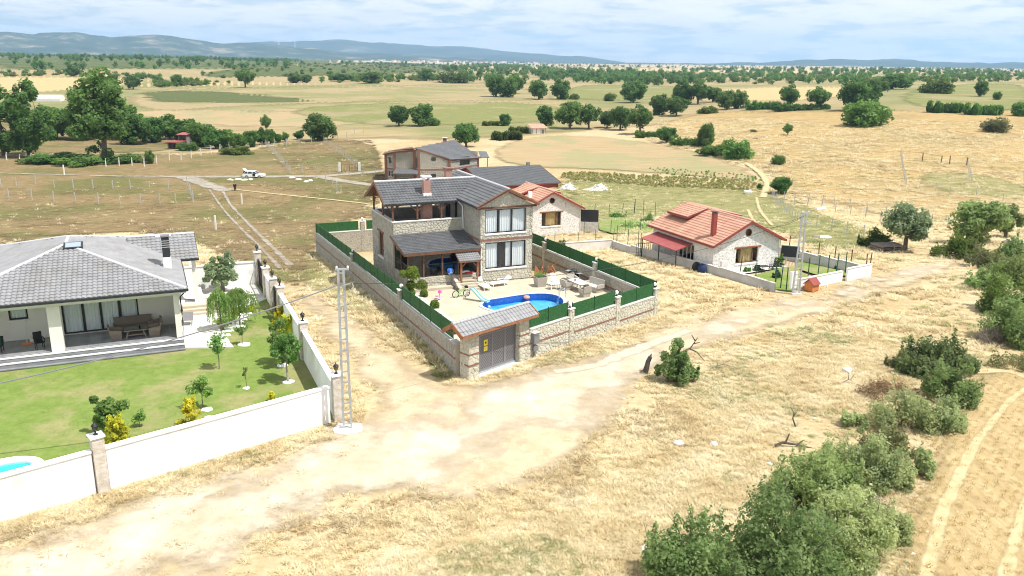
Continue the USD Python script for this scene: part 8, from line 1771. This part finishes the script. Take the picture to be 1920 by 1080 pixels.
shrub('low pale scrub at the left edge of the broad dark shrub', 1690, 690, 60, 34, m_pale, 125, .09, 2000, 8, gap=.4)
shrub('ragged grey green scrub at the right edge below the shrub mass', 1900, 690, 90, 40, m_pale, 126, .09, 2600, 8, gap=.4)
shrub('ragged scrub joining the yellow green shrub and the right edge shrubs', 1850, 540, 80, 44, m_nshrub, 127, .13, 4000, 10, gap=.4)
def near_tree(name, label, px, py, wpx, hpx, mat, seed, leafs, n, z0f=.3, nl=22, bark=m_trunk, rad=.05, gap=.36, droop=0., aspect=1.8, cat='tree', lr=.14, zfix=None, lean=0.):
    p = at(px, py) if zfix is None else at(px, py, zfix); f = rng_of(p) / FPX; w, h = wpx * f, hpx * f; r = np.random.default_rng(seed); t = thing(name, label, cat, p, 0)
    L = lumps_round(r, nl, w, h * (1 - z0f), h * z0f, w * lr); L = [(np.array(l[0]) + r.normal(0, .09, 3) * [w, w, h * .8], np.array(l[1]) * r.uniform(.6, 1.3) * [1, 1, 1.15], l[2]) for l in L[:-1]] + [(L[-1][0], np.array(L[-1][1]) * .8, L[-1][2] * .5)]; part(t, 'trunk', trunk_mesh(r, h * (z0f + .25), h * rad, L, 10, lean), bark)
    part(t, 'crown', crown(r, n, L, leafs, gap=gap, droop=droop, aspect=aspect), mat); return t
near_tree('olive_tree', 'spreading grey green olive tree beside the pallet stack', 1697, 470, 90, 82, m_olive, 31, .20, 9000, .28, rad=.045)
near_tree('dark_tree', 'large dark bushy tree behind the shrubs at the right', 1832, 458, 90, 84, m_nshrub, 32, .24, 9000, .12, nl=24, lr=.19)
near_tree('dark_tree', 'narrow dark tree joined to the right side of the large bushy tree', 1885, 445, 42, 58, m_nshrub, 33, .22, 3600, .2, lr=.2)
# garden of the bungalow
GZ = .1
near_tree('olive_tree', 'round silvery olive tree in front of the white back wall of the bungalow garden', 418, 548, 60, 74, m_olive, 41, .13, 6500, .12, zfix=GZ)
near_tree('fruit_tree', 'bigger green fruit tree on the lawn beside the lane wall', 541, 716, 56, 96, m_fruit, 42, .10, 4200, .38, zfix=GZ, rad=.018, bark=m_paletrunk)
near_tree('fruit_tree', 'green fruit tree close behind the bigger one at the lane wall', 530, 684, 52, 76, m_fruit, 43, .10, 3400, .3, zfix=GZ, rad=.018, bark=m_paletrunk)
near_tree('sapling', 'slim sapling in the middle of the lawn beside its own shadow', 411, 691, 24, 68, m_fruit, 44, .09, 1100, .38, zfix=GZ, rad=.012, nl=10, lr=.3)
near_tree('sapling', 'young tree with upright leaves near the front wall beside the yellow conifer', 381, 764, 30, 64, m_fruit, 45, .09, 1300, .3, zfix=GZ, rad=.012, nl=10, lr=.28)
near_tree('sapling', 'almost bare thin sapling right of the lawn centre', 462, 728, 10, 46, m_pale, 46, .06, 160, .4, zfix=GZ, rad=.012, nl=6, lr=.3)
near_tree('sapling', 'very small sapling right of the yellow conifer at the near pillar', 262, 800, 18, 30, m_fruit, 47, .08, 420, .4, zfix=GZ, rad=.02, nl=7, lr=.3)
near_tree('sapling', 'young broad leaved tree behind the near yellow conifer', 205, 812, 58, 72, m_fruit, 48, .12, 2600, .2, zfix=GZ, rad=.02)
near_tree('sapling', 'little sapling beside the stepping stones', 455, 646, 16, 40, m_fruit, 49, .07, 420, .35, zfix=GZ, rad=.012, nl=8, lr=.3)
def conifer(label, px, py, wpx, hpx, seed, mat=None, n=3200, nm='golden_conifer', cat='shrub'):
    p = at(px, py, GZ); f = rng_of(p) / FPX; w, h = wpx * f, hpx * f; r = np.random.default_rng(seed); t = thing(nm, label, cat, p)
    part(t, 'stem', MB().tube([(0, 0, -.1), (0, 0, h * .7)], [.04, .015], 5), m_trunk)
    k_ = 34; a = r.uniform(0, 6.283, k_); z = h * (r.random(k_) ** 1.1) * .8; rad = w / 2 * (1 - z / h) ** .8
    P_, D_ = [], []
    for i in range(k_):
        b = np.array([0, 0, z[i] * .75]); e = np.array([rad[i] * math.cos(a[i]), rad[i] * math.sin(a[i]), z[i] + h * .2 * r.uniform(.7, 1.2)]); m_ = n // k_
        s = r.random(m_) ** .6; P_.append(b + (e - b) * s[:, None] + r.normal(0, .035 * w, (m_, 3))); D_.append(np.broadcast_to((e - b) / np.linalg.norm(e - b), (m_, 3)) + r.normal(0, .5, (m_, 3)))
    V_, F_ = quads(np.vstack(P_), np.vstack(D_), .06, r, 2.4); part(t, 'foliage', (V_, F_), mat or m_yellow); return t
conifer('yellow conifer beside the near wall pillar', 222, 842, 62, 68, 61, n=4500)
conifer('yellow conifer in front of the middle of the white wall', 360, 800, 46, 62, 62, n=4000)
conifer('tiny yellow shrub peeping over the front wall near its right end', 510, 752, 16, 20, 63, n=900)
conifer('front yellow conifer of the pair beside the lane wall', 541, 640, 42, 58, 64)
conifer('rear yellow conifer of the pair beside the lane wall', 527, 612, 34, 44, 65)
shrub('round green shrub by the small garden gate', 514, 592, 26, 26, m_fruit, 66, .07, 1500, 7)
shrub('low green shrub between the yellow conifers and the small gate', 520, 575, 18, 16, m_fruit, 67, .07, 700, 6)
for i, (x, y) in enumerate(((442, 588), (455, 586), (470, 584))):
    p = at(x, y, GZ); t = thing('potted_shrub', ('small yellow flowering shrub left in the bed at the cream steps', 'small orange flowering shrub in the middle of the bed at the cream steps', 'small yellow shrub right in the bed at the cream steps')[i], 'shrub', p); r = np.random.default_rng(i); part(t, 'foliage', crown(r, 500, [((0, 0, .25), (.3, .3, .28), 1)], .08), m_yellow if i != 1 else m_topi); part(t, 'stem', MB().tube([(0, 0, -.1), (0, 0, .3)], .02, 5), m_trunk)
def weeping(label, px, py, wpx, hpx, seed, n=150):
    p = at(px, py, GZ); f = rng_of(p) / FPX; w, h = wpx * f, hpx * f; r = np.random.default_rng(seed); t = thing('weeping_willow', label, 'tree', p)
    part(t, 'trunk', MB().tube([(0, 0, -.1), (.03, 0, h * .5), (0, 0, h * .92)], [.06, .05, .03], 6), m_trunk); P_, D_, st = [], [], MB()
    for i in range(n):
        a = r.uniform(0, 6.283); q = r.random() ** .5; x, y = w / 2 * q * math.cos(a), w / 2 * q * math.sin(a); zt = h * (1 - .18 * q * q) * r.uniform(.85, 1.02); zb_ = h * r.uniform(.12, .6)
        c_ = np.array([[0, 0, h * .85], [x * .5, y * .5, zt], [x * .9, y * .9, zt * .92], [x, y, (zt + zb_) / 2], [x * 1.02, y * 1.02, zb_]])
        st.tube(c_, .008, 3, cap=False); m_ = 46; s = np.sort(r.random(m_)) * 3.0 + 1; i0 = s.astype(int).clip(0, 3); fr = s - i0
        pts = c_[i0] * (1 - fr[:, None]) + c_[np.minimum(i0 + 1, 4)] * fr[:, None]; P_.append(pts + r.normal(0, .035, (m_, 3))); D_.append(r.normal(0, 1, (m_, 3)) * [1, 1, .2])
    part(t, 'strands', st, m_willow, kind='stuff'); V_, F_ = quads(np.vstack(P_), np.vstack(D_), .045, r, 3.4, 3.0); part(t, 'crown', (V_, F_), m_willow); return t
weeping('weeping willow with hanging pale green strands beside the patio', 450, 611, 74, 74, 71)
weeping('second weeping willow hanging over the patio edge left of the first', 415, 622, 46, 86, 72, 90)
for i, (px, py, s) in enumerate(((450, 613, .42), (541, 717, .35), (458, 647, .45), (462, 729, .22), (388, 769, .3), (390, 784, .22), (530, 686, .35))):
    r = np.random.default_rng(i); a = np.linspace(0, 6.283, 11)[:-1]; rr = s * r.uniform(.8, 1.15, 10); mm = trimesh.creation.extrude_polygon(Polygon(np.c_[rr * np.cos(a), rr * np.sin(a)]), .06, engine='earcut')
    solo('stone_ring', (mm.vertices, mm.faces), m_white, ('white stone ring round the foot of the weeping willow', 'white stone ring round the foot of the bigger fruit tree', 'white stone ring round the little sapling beside the stepping stones', 'white stone ring round the almost bare sapling', 'white stone ring round the young upright tree', 'white stone lying in front of the young upright tree', 'white stone ring round the rear fruit tree at the lane wall')[i], 'stone ring', at(px, py, GZ - .02))
# topiary of the villa
def ball_bush(t, z, rad, seed, mat, n=1500):
    r = np.random.default_rng(seed); part(t, 'foliage_ball', crown(r, n, [((0, 0, z), (rad, rad, rad * .95), 1)], .06, shell=.9, fill=.1), mat)
def topi(label, px, py, balls, zb_=.3, nm='topiary_shrub'):
    p = at(px, py, zb_); t = thing(nm, label, 'topiary', p); part(t, 'stem', MB().tube([(0, 0, -.3), (0, 0, balls[-1][0])], .035, 5), m_trunk)
    for i, (z, rad) in enumerate(balls): ball_bush(t, z, rad, int(px) + i, m_topi)
    return t
t = topi('three tiered topiary with a loose bright top at the corner of the porch', 771, 556, [(.35, .34), (1.0, .36)])
part(t, 'loose_top', crown(np.random.default_rng(3), 1800, lumps_round(np.random.default_rng(4), 8, 1.3, .9, 1.5, .28), .09, gap=.2), m_topi)
topi('big round topiary ball right of the three tiered topiary', 791, 545, [(.45, .48)]); topi('small dark topiary ball below the big round one', 795, 556, [(.25, .32)]); topi('topiary ball by the hedge fence nearest the gate', 815, 578, [(.3, .36)])
pg = V(4.45, -2.7, .87); r = np.random.default_rng(8); t = thing('ornamental_grass', 'green grass tuft in the grey wicker planter', 'plant', pg); a = r.uniform(0, 6.28, 160); q = r.uniform(.05, .42, 160); b0 = np.c_[q * np.cos(a), q * np.sin(a), 0 * a]; tp = b0 * 1.5 + np.c_[0 * a, 0 * a, r.uniform(.15, .5, 160)]; part(t, 'blades', MB().add(np.stack([b0 - [.015, 0, 0], b0 + [.015, 0, 0], tp], 1).reshape(-1, 3), np.arange(480).reshape(-1, 3)), m_fruit)
shrub('dark spiky palm like plant behind the right hand hedge fence', 1050, 468, 40, 24, m_fig, 80, .16, 500, 8); shrub('yellow green bush at the inner right corner of the front hedge fence', 1208, 553, 22, 20, m_topi, 81, .10, 800, 6)
for i, (x, y, w, h, m_, lab) in enumerate(((1460, 503, 22, 26, m_fruit, 'rounded green shrub at the right corner of the red awning cottage'), (1400, 512, 16, 12, m_fruit, 'low shrub below the cottage window'), (1420, 509, 20, 8, m_fruit, 'low creeping shrub right of the cottage window'), (1510, 484, 22, 16, m_light, 'bright shrub at the left end of the grey retaining wall'), (1535, 492, 40, 12, m_fruit, 'row of low plants along the grey retaining wall'), (1575, 508, 24, 10, m_light, 'low yellow green plant near the end of the retaining wall'), (1456, 523, 16, 18, m_light, 'little sapling on the cottage front lawn'), (1190, 428, 60, 12, m_fruit, 'dark creeper along the edge of the middle cottage lawn'), (1214, 418, 30, 18, m_fruit, 'climber on the fence at the right of the middle cottage lawn'), (1160, 408, 40, 12, m_fruit, 'dark plants on the bank behind the middle cottage lawn'))):
    shrub(lab, x, y, w, h, m_, 90 + i, .14, 900, 8, name='garden_shrub')
# rows of crops, far trees, dry grass: what nobody could count
def instancer(name, protos_, P_, idx, rot, sc, label=None):
    x = UsdGeom.PointInstancer.Define(stage, numbered('/World', name)); path = str(x.GetPath()); ts = []
    for nm, mesh, mat in protos_: q = usdkit.mesh(stage, numbered(path, nm), mesh.get() if isinstance(mesh, MB) else mesh, mat); ts.append(q.GetPath())
    x.CreatePrototypesRel().SetTargets(ts); n = len(P_)
    x.CreatePositionsAttr(Vt.Vec3fArray.FromNumpy(np.asarray(P_, np.float32))); x.CreateProtoIndicesAttr(Vt.IntArray.FromNumpy(np.asarray(idx, np.int32)))
    q = np.zeros((n, 4), np.float32); q[:, 0] = np.cos(np.asarray(rot) / 2); q[:, 3] = np.sin(np.asarray(rot) / 2)
    x.CreateOrientationsAttr(Vt.QuathArray([Gf.Quath(float(a), 0, 0, float(d)) for a, _, _, d in q])); s = np.asarray(sc, np.float32); s = np.repeat(s[:, None], 3, 1) if s.ndim == 1 else s
    x.CreateScalesAttr(Vt.Vec3fArray.FromNumpy(s)); return tag(x, label, None, None, 'stuff')
def far_crown(seed, n=170, mat=None, w=7, h=6, z0=.6, size=.95):
    r = np.random.default_rng(seed); L = lumps_round(r, 9, w, h, z0, w * .2); return crown(r, n, L, size, gap=.15)
def scatter_px(poly, n, r, pw=1.0):
    """points spread evenly over the ground inside an outline"""
    w = at(*np.array(poly, float).T)[:, :2]; pg_ = Polygon(w).buffer(0); x0, y0, x1, y1 = pg_.bounds; out = np.zeros((0, 2))
    while len(out) < n:
        q = np.c_[r.uniform(x0, x1, n * 3), r.uniform(y0, y1, n * 3)]; out = np.vstack([out, q[shapely.contains_xy(pg_, q[:, 0], q[:, 1])]])
        if pg_.area < 1: break
    return out[:n]
fp_ = [('oak_crown', far_crown(1), m_oak), ('oak_crown', far_crown(2, w=6, h=7), m_oak), ('leafy_crown', far_crown(3), m_walnut), ('light_crown', far_crown(4, w=7, h=4.5, z0=-.4), m_light), ('pale_crown', far_crown(5, w=7, h=4, z0=-.4), m_pale)]
r = np.random.default_rng(17); FP, FI, FS = [], [], []
def wood(poly, n, kinds, s0, s1):
    q = scatter_px(poly, n, r); FP.append(np.c_[q, gz(q[:, 0], q[:, 1])]); FI.append(r.choice(kinds, len(q))); FS.append(r.uniform(s0, s1, len(q)))
wood([(-40, 101), (200, 102), (420, 106), (560, 110), (560, 128), (420, 133), (250, 132), (90, 135), (-40, 138)], 5200, [2, 0, 1, 2], .8, 1.5)
wood([(-40, 100), (300, 102), (560, 108), (700, 113), (700, 116), (500, 111), (200, 106), (-40, 104)], 160, [0, 1, 2], 1.0, 1.9)
wood([(360, 136), (560, 120), (720, 118), (880, 124), (900, 134), (700, 144), (480, 149), (360, 150)], 620, [3, 3, 4, 3, 2], .35, .85)
wood([(560, 118), (900, 117), (1300, 121), (1600, 127), (1930, 129), (1930, 136), (1500, 136), (1100, 130), (800, 126), (560, 122)], 620, [0, 1, 2], .7, 1.6)
wood([(830, 128), (960, 122), (1000, 130), (1100, 132), (1240, 138), (1240, 160), (1100, 158), (1040, 152), (960, 160), (850, 152)], 300, [0, 1, 0, 2], .9, 1.5)
wood([(1000, 140), (1240, 144), (1300, 148), (1300, 160), (1160, 162), (1010, 152)], 200, [0, 1, 2], .9, 1.5)
wood([(1240, 140), (1400, 142), (1640, 150), (1620, 158), (1400, 160), (1260, 158)], 230, [0, 2, 3, 2], .6, 1.25)
wood([(1280, 130), (1500, 132), (1900, 136), (1930, 142), (1700, 150), (1500, 146), (1280, 140)], 280, [0, 1, 2, 3], .7, 1.4)
wood([(1690, 146), (1930, 140), (1930, 152), (1700, 162)], 130, [2, 3, 2], .6, 1.1)
wood([(600, 150), (760, 144), (860, 146), (820, 152), (700, 156), (600, 156)], 90, [2, 3, 4, 0], .5, 1.0)
wood([(270, 150), (480, 158), (520, 150), (400, 160), (300, 166)], 70, [3, 4, 2], .4, .8)
wood([(0, 138), (180, 136), (320, 146), (280, 150), (120, 143), (0, 145)], 90, [3, 4, 2], .4, .8)
instancer('distant_trees', fp_, np.vstack(FP), np.concatenate(FI), r.uniform(0, 6.28, sum(map(len, FI))), np.concatenate(FS), 'trees and scrub of the far plain seen as dark belts')
# crop rows
def crop(name, poly, d_ang, row, stepx, proto, mat, s0, s1, label, jit=.15):
    w = at(*np.array(poly, float).T)[:, :2]; pg_ = Polygon(w).buffer(0); c, s = math.cos(d_ang), math.sin(d_ang); R = np.array([[c, -s], [s, c]]); wl_ = w @ R; x0, y0 = wl_.min(0); x1, y1 = wl_.max(0)
    gx_, gy_ = np.meshgrid(np.arange(x0, x1, stepx), np.arange(y0, y1, row)); q = np.c_[gx_.ravel(), gy_.ravel()] + r.normal(0, jit, (gx_.size, 2)); q = q @ R.T; q = q[shapely.contains_xy(pg_, q[:, 0], q[:, 1])]; q = q[r.random(len(q)) < .88]
    return instancer(name, [('plant', proto, mat)], np.c_[q, gz(q[:, 0], q[:, 1])], np.zeros(len(q), int), r.uniform(0, 6.28, len(q)), r.uniform(s0, s1, len(q)), label)
def clump_mesh(seed, n, size, w, h): rr = np.random.default_rng(seed); return crown(rr, n, [((0, 0, h / 2), (w / 2, w / 2, h / 2), 1)], size)
crop('crop_plants', [(1055, 326), (1100, 324), (1240, 332), (1400, 340), (1430, 350), (1400, 358), (1240, 352), (1090, 340), (1050, 336)], .12, 1.3, .8, clump_mesh(1, 60, .22, 1.0, .9), M('maize_leaves', [(.3, (.27, .29, .08)), (.7, (.48, .45, .18))], scale=.3, island=.3, trans=.2), .45, .85, 'yellow green crop rows in front of the tilled field')
crop('vegetable_rows', [(1210, 314), (1400, 328), (1440, 342), (1380, 340), (1230, 326)], .12, 2.2, .9, clump_mesh(2, 40, .16, .5, .4), m_fruit, .6, 1.2, 'sparse vegetable rows at the foot of the tilled field')
# dry grass
def tuft(seed, n, h, spread, wdt=.012):
    rr = np.random.default_rng(seed); a = rr.uniform(0, 6.283, n); q = spread * .35 * np.sqrt(rr.random(n)); b = np.c_[q * np.cos(a), q * np.sin(a), np.full(n, -.03)]
    a2 = a + rr.normal(0, .7, n); out = spread * rr.uniform(.2, 1.0, n); hh = h * rr.uniform(.45, 1.1, n)
    t1 = b + np.c_[out * .45 * np.cos(a2), out * .45 * np.sin(a2), hh * .7]; t2 = b + np.c_[out * np.cos(a2), out * np.sin(a2), hh]
    sd = np.c_[-np.sin(a2), np.cos(a2), 0 * a2] * wdt
    V = np.stack([b - sd, b + sd, t1 + sd * .8, t1 - sd * .8, t2], 1).reshape(-1, 3); i = np.arange(n)[:, None] * 5
    return V, np.vstack([i + [0, 1, 2], i + [0, 2, 3], i + [3, 2, 4]])
m_brownpatch2 = M('earth_clod', [(.3, (.24, .165, .09)), (.7, (.36, .26, .155))], scale=4, rough=.95)
m_straw = M('straw_blades', [(.3, (.66, .53, .30)), (.5, (.79, .68, .44)), (.7, (.87, .78, .57))], scale=.35, detail=5, island=.22, orand=.15, rough=.8, trans=.25)
m_brownblade = M('brown_blades', [(.3, (.46, .34, .18)), (.7, (.64, .51, .31))], scale=.4, island=.25, orand=.2, rough=.85, trans=.2)
m_tanblade = M('tan_blades', [(.3, (.205, .152, .077)), (.5, (.28, .21, .112)), (.7, (.365, .288, .162))], scale=.12, detail=5, island=.22, orand=.2, rough=.85, trans=.2)  # tan meadow grass; the cloud shadow over it is darkened into the blade colour
m_greenblade = M('green_blades', [(.3, (.25, .29, .10)), (.7, (.45, .45, .20))], scale=.4, island=.25, orand=.2, rough=.8, trans=.25)
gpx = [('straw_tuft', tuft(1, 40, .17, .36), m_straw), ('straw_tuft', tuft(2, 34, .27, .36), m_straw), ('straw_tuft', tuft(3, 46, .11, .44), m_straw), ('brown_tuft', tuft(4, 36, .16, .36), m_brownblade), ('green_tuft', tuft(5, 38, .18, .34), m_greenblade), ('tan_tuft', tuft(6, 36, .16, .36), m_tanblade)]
road_ls = LineString(road[:, :2]); plot = Polygon([LW0[:2] - LN[:2] * -.3, LW1[:2], (LW1 + EX * 17)[:2], RW1[:2], RW0[:2], W(14.4, -.3, 0)[:2], W(-5.4, -.3, 0)[:2]]).buffer(0)
lpoly = lawn_poly.buffer(.3); dirt_poly = Polygon(at(*np.array([(540, 560), (600, 560), (690, 612), (778, 685), (835, 722), (900, 726), (990, 700), (1120, 672), (1220, 650), (1210, 700), (1150, 780), (1050, 870), (860, 920), (700, 880), (670, 820), (685, 770), (640, 700), (585, 620)], float).T)[:, :2]).buffer(0)
thin_poly = Polygon(at(*np.array([(600, 830), (1230, 660), (1330, 680), (1230, 820), (1080, 960), (760, 1040), (420, 1100), (60, 1100), (300, 960)], float).T)[:, :2]).buffer(0)
cpoly = Polygon([p[:2] for p in P((1225, 470), (1270, 500), (1452, 548), (1485, 562), (1632, 520), (1480, 478))]).buffer(.3)
gold_poly = Polygon(at(*np.array([(1640, 1120), (1700, 900), (1800, 720), (1880, 660), (1980, 650), (2100, 1120)], float).T)[:, :2]).buffer(0)
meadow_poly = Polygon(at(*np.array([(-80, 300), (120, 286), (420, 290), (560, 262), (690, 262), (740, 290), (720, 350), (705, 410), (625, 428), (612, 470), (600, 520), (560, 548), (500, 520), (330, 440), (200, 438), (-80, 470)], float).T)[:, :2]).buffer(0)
green_poly = Polygon(at(*np.array([(1040, 350), (1080, 332), (1200, 345), (1440, 356), (1500, 380), (1640, 440), (1640, 470), (1520, 470), (1470, 440), (1300, 392), (1230, 410), (1120, 450), (1060, 420)], float).T)[:, :2]).buffer(0)
fpolys = [Polygon(at(*np.array(v_, float).T)[:, :2]).buffer(0) for v_ in ([(1210, 262), (1240, 225), (1420, 222), (1600, 240), (1700, 225), (1930, 235), (1930, 400), (1480, 390), (1440, 330), (1330, 296)], [(480, 272), (620, 266), (700, 262), (720, 330), (540, 330)])]
def far_ok(q): return np.any([shapely.contains_xy(f_, q[:, 0], q[:, 1]) for f_ in fpolys], axis=0)
def grass_points(n, y0, y1, seed, clump=.5):
    rr = np.random.default_rng(seed); n2 = n * (2 if y0 < 180 else 4); a = rr.uniform(-.62, .62, n2); rad = np.sqrt(rr.uniform(y0 ** 2, y1 ** 2, n2)); q = np.c_[rad * np.sin(a), rad * np.cos(a)]
    d = shapely.distance(shapely.points(q), road_ls); den = meshkit.fbm(np.c_[q / 5.5, np.zeros(len(q))], 4, 3)
    keep = ((d > 2.4 + 4.4 * (den - .5) * 2) | (rr.random(len(q)) < .07)) & (np.hypot(q[:, 0] - PB1[0], q[:, 1] - PB1[1]) > 1.1) & (rr.random(len(q)) < np.clip((den - .28) * 3.2, .06, 1))
    for pg_ in (plot, lpoly, cpoly): keep &= ~shapely.contains_xy(pg_, q[:, 0], q[:, 1])
    keep &= ~(shapely.contains_xy(dirt_poly, q[:, 0], q[:, 1]) & (rr.random(len(q)) < .95)); keep &= ~(shapely.contains_xy(thin_poly, q[:, 0], q[:, 1]) & (rr.random(len(q)) < .62))
    for tr_, w_ in TRACKS:
        if tr_.length != road_ls.length: keep &= (shapely.distance(shapely.points(q), tr_) > w_) | (rr.random(len(q)) < .1)
    for o_, d_ in ((pp_, 6), (cp, 7)): keep &= np.hypot(q[:, 0] - o_[0], q[:, 1] - o_[1]) > d_
    if y0 > 180: keep &= far_ok(q)
    q = q[keep][:n]; return q, rr
def grass(name, n, y0, y1, seed, s0, s1, label):
    q, rr = grass_points(n, y0, y1, seed); k = rr.choice([0, 1, 2, 0, 2], len(q)); nz = meshkit.fbm(np.c_[q / 7, np.full(len(q), 9.)], 3, 8)
    k[(nz > .63) & (rr.random(len(q)) < .35)] = 3; k[(nz < .36) & (rr.random(len(q)) < .3)] = 4
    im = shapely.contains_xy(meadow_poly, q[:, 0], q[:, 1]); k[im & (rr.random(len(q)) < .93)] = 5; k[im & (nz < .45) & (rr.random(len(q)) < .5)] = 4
    ig = shapely.contains_xy(green_poly, q[:, 0], q[:, 1]); k[ig & (rr.random(len(q)) < .7)] = 4
    sc = rr.uniform(s0, s1, len(q)) * (.7 + .7 * nz); sc[shapely.contains_xy(gold_poly, q[:, 0], q[:, 1])] *= .55
    return instancer(name, gpx, np.c_[q, gz(q[:, 0], q[:, 1])], k, rr.uniform(0, 6.28, len(q)), sc, label)
grass('dry_grass', 80000, 24, 62, 1, .5, 1.0, 'dry straw grass round the gravel road and the houses')
grass('dry_grass', 52000, 60, 190, 2, 1.0, 2.0, 'dry grass of the middle meadows and slopes')
grass('dry_grass', 42000, 185, 420, 3, 1.5, 2.8, 'dry grass of the far slopes')
crop('stubble_rows', [(1650, 1120), (1705, 905), (1805, 725), (1880, 668), (1980, 655), (2090, 1120)], math.atan2(*(TRACKS[0][0].coords[-1][k_] - TRACKS[0][0].coords[0][k_] for k_ in (1, 0))), .42, .2, tuft(21, 22, .17, .17), M('stubble_blades', [(.3, (.50, .36, .15)), (.5, (.66, .51, .25)), (.7, (.80, .68, .42))], scale=.5, detail=5, island=.25, orand=.15, rough=.8, trans=.2), .6, 1.3, 'rows of short golden stubble beside the shrub line', jit=.06)
# weeds along the foot of the walls
def weeds(name, pts, n, seed, kinds, s0, s1, label, wid=.6):
    rr = np.random.default_rng(seed); ls = LineString([p[:2] for p in pts]); s = rr.uniform(0, ls.length, n); q = np.array([ls.interpolate(x).coords[0] for x in s]) + rr.normal(0, wid * .5, (n, 2))
    return instancer(name, gpx, np.c_[q, gz(q[:, 0], q[:, 1])], rr.choice(kinds, n), rr.uniform(0, 6.28, n), rr.uniform(s0, s1, n), label)
weeds('wall_weeds', [LW0 + LN * .6, LW1 + LN * .6], 900, 3, [0, 1, 3, 4, 4], .8, 1.9, 'weeds along the foot of the shaded lane wall')
weeds('wall_weeds', [W(.8, -.5, 0), W(14.2, -.5, 0)], 260, 4, [0, 1, 2, 3], .7, 1.4, 'dry weeds along the foot of the front boundary wall')
weeds('wall_weeds', [c0 + fd * .5 + np.array([.35, -.45, 0]), c0 + fd * 26 + np.array([.35, -.45, 0])], 1100, 5, [0, 2, 2, 3], .5, 1.2, 'dry weeds below the white garden wall', 1.6)
def pebble(seed): rr = np.random.default_rng(seed); m_ = trimesh.creation.icosphere(subdivisions=1); return m_.vertices * (1 + rr.uniform(-.25, .25, (len(m_.vertices), 1))) * [1, .8, .55], m_.faces
rr = np.random.default_rng(77); s_ = rr.uniform(0, road_ls.length, 1500); q = np.array([road_ls.interpolate(x).coords[0] for x in s_]) + rr.normal(0, 2.6, (1500, 2)); q = np.vstack([q, grass_points(1100, 26, 60, 12)[0]])
ok = ~shapely.contains_xy(plot, q[:, 0], q[:, 1]) & ~shapely.contains_xy(lpoly, q[:, 0], q[:, 1]); q = q[ok]
instancer('gravel', [('pebble', pebble(1), m_conpost), ('pebble', pebble(2), m_split), ('clod', pebble(3), m_brownpatch2)], np.c_[q, gz(q[:, 0], q[:, 1]) + .03], rr.integers(0, 3, len(q)), rr.uniform(0, 6.28, len(q)), .03 + .09 * rr.random(len(q)) ** 3, 'loose stones and clods on the gravel road and in the grass')
# lawn blades
q = rng.uniform(*np.array(lawn_poly.bounds).reshape(2, 2), (60000, 2)); pavp = Polygon(pat); hp = Polygon([world(LA, YAW, np.array(p, float))[:2] for p in ((-14, -1.1, 0), (.4, -1.1, 0), (.4, 17, 0), (-14, 17, 0))])
ok = shapely.contains_xy(lawn_poly.buffer(-.2), q[:, 0], q[:, 1]) & ~shapely.contains_xy(pavp.buffer(.05), q[:, 0], q[:, 1]) & ~shapely.contains_xy(hp, q[:, 0], q[:, 1]) & ~shapely.contains_xy(pl.buffer(.6), q[:, 0], q[:, 1]); q = q[ok][:20000]
m_lawnblade = M('lawn_blades', [(.3, (.16, .23, .05)), (.5, (.23, .31, .07)), (.7, (.32, .36, .12))], scale=.5, detail=5, island=.2, orand=.12, rough=.7, trans=.3)
instancer('lawn_grass', [('tuft', tuft(9, 22, .045, .2, .012), m_lawnblade), ('tuft', tuft(10, 20, .035, .22, .012), m_lawnblade)], np.c_[q, np.full(len(q), .1)], rng.integers(0, 2, len(q)), rng.uniform(0, 6.28, len(q)), rng.uniform(.7, 1.4, len(q)), 'short lawn grass of the bungalow garden')
# far houses of the towns
m_farwall = [m_white, m_cream, m_split]
for i in range(40):
    px = rng.uniform(690, 1000); dist = rng.uniform(5200, 6400)
    a = math.atan2(px - 960, FPX); x, y = math.sin(a) * dist, math.cos(a) * dist; z = float(gz(x, y)) - 1
    t = thing('distant_house', 'tiny pale house of the distant town on the plain', 'house', (x, y, z), rng.uniform(-40, 40), 'houses of the distant town')
    w, d_, h = rng.uniform(10, 24), rng.uniform(9, 14), rng.uniform(6, 13); part(t, 'wall', MB().box(-w / 2, w / 2, -d_ / 2, d_ / 2, -2, h), m_farwall[i % 3]); part(t, 'roof', MB().hexa([(-w / 2 - .5, -d_ / 2 - .5, h), (w / 2 + .5, -d_ / 2 - .5, h), (w / 2 + .5, d_ / 2 + .5, h), (-w / 2 - .5, d_ / 2 + .5, h)], [(-w / 2, -.1, h + 3), (w / 2, -.1, h + 3), (w / 2, .1, h + 3), (-w / 2, .1, h + 3)]), m_rtile)
# air
hz = MB().box(-15000, 15000, -2000, 15500, -40, 420)
haze_mat = usdkit.material(stage, '/World/Looks/haze', {'v': ('principled_volume', {'color': (.43, .68, 1.0), 'density': HAZE, 'anisotropy': .2})}, volume='v.volume')
solo('haze', hz, haze_mat, kind='stuff')
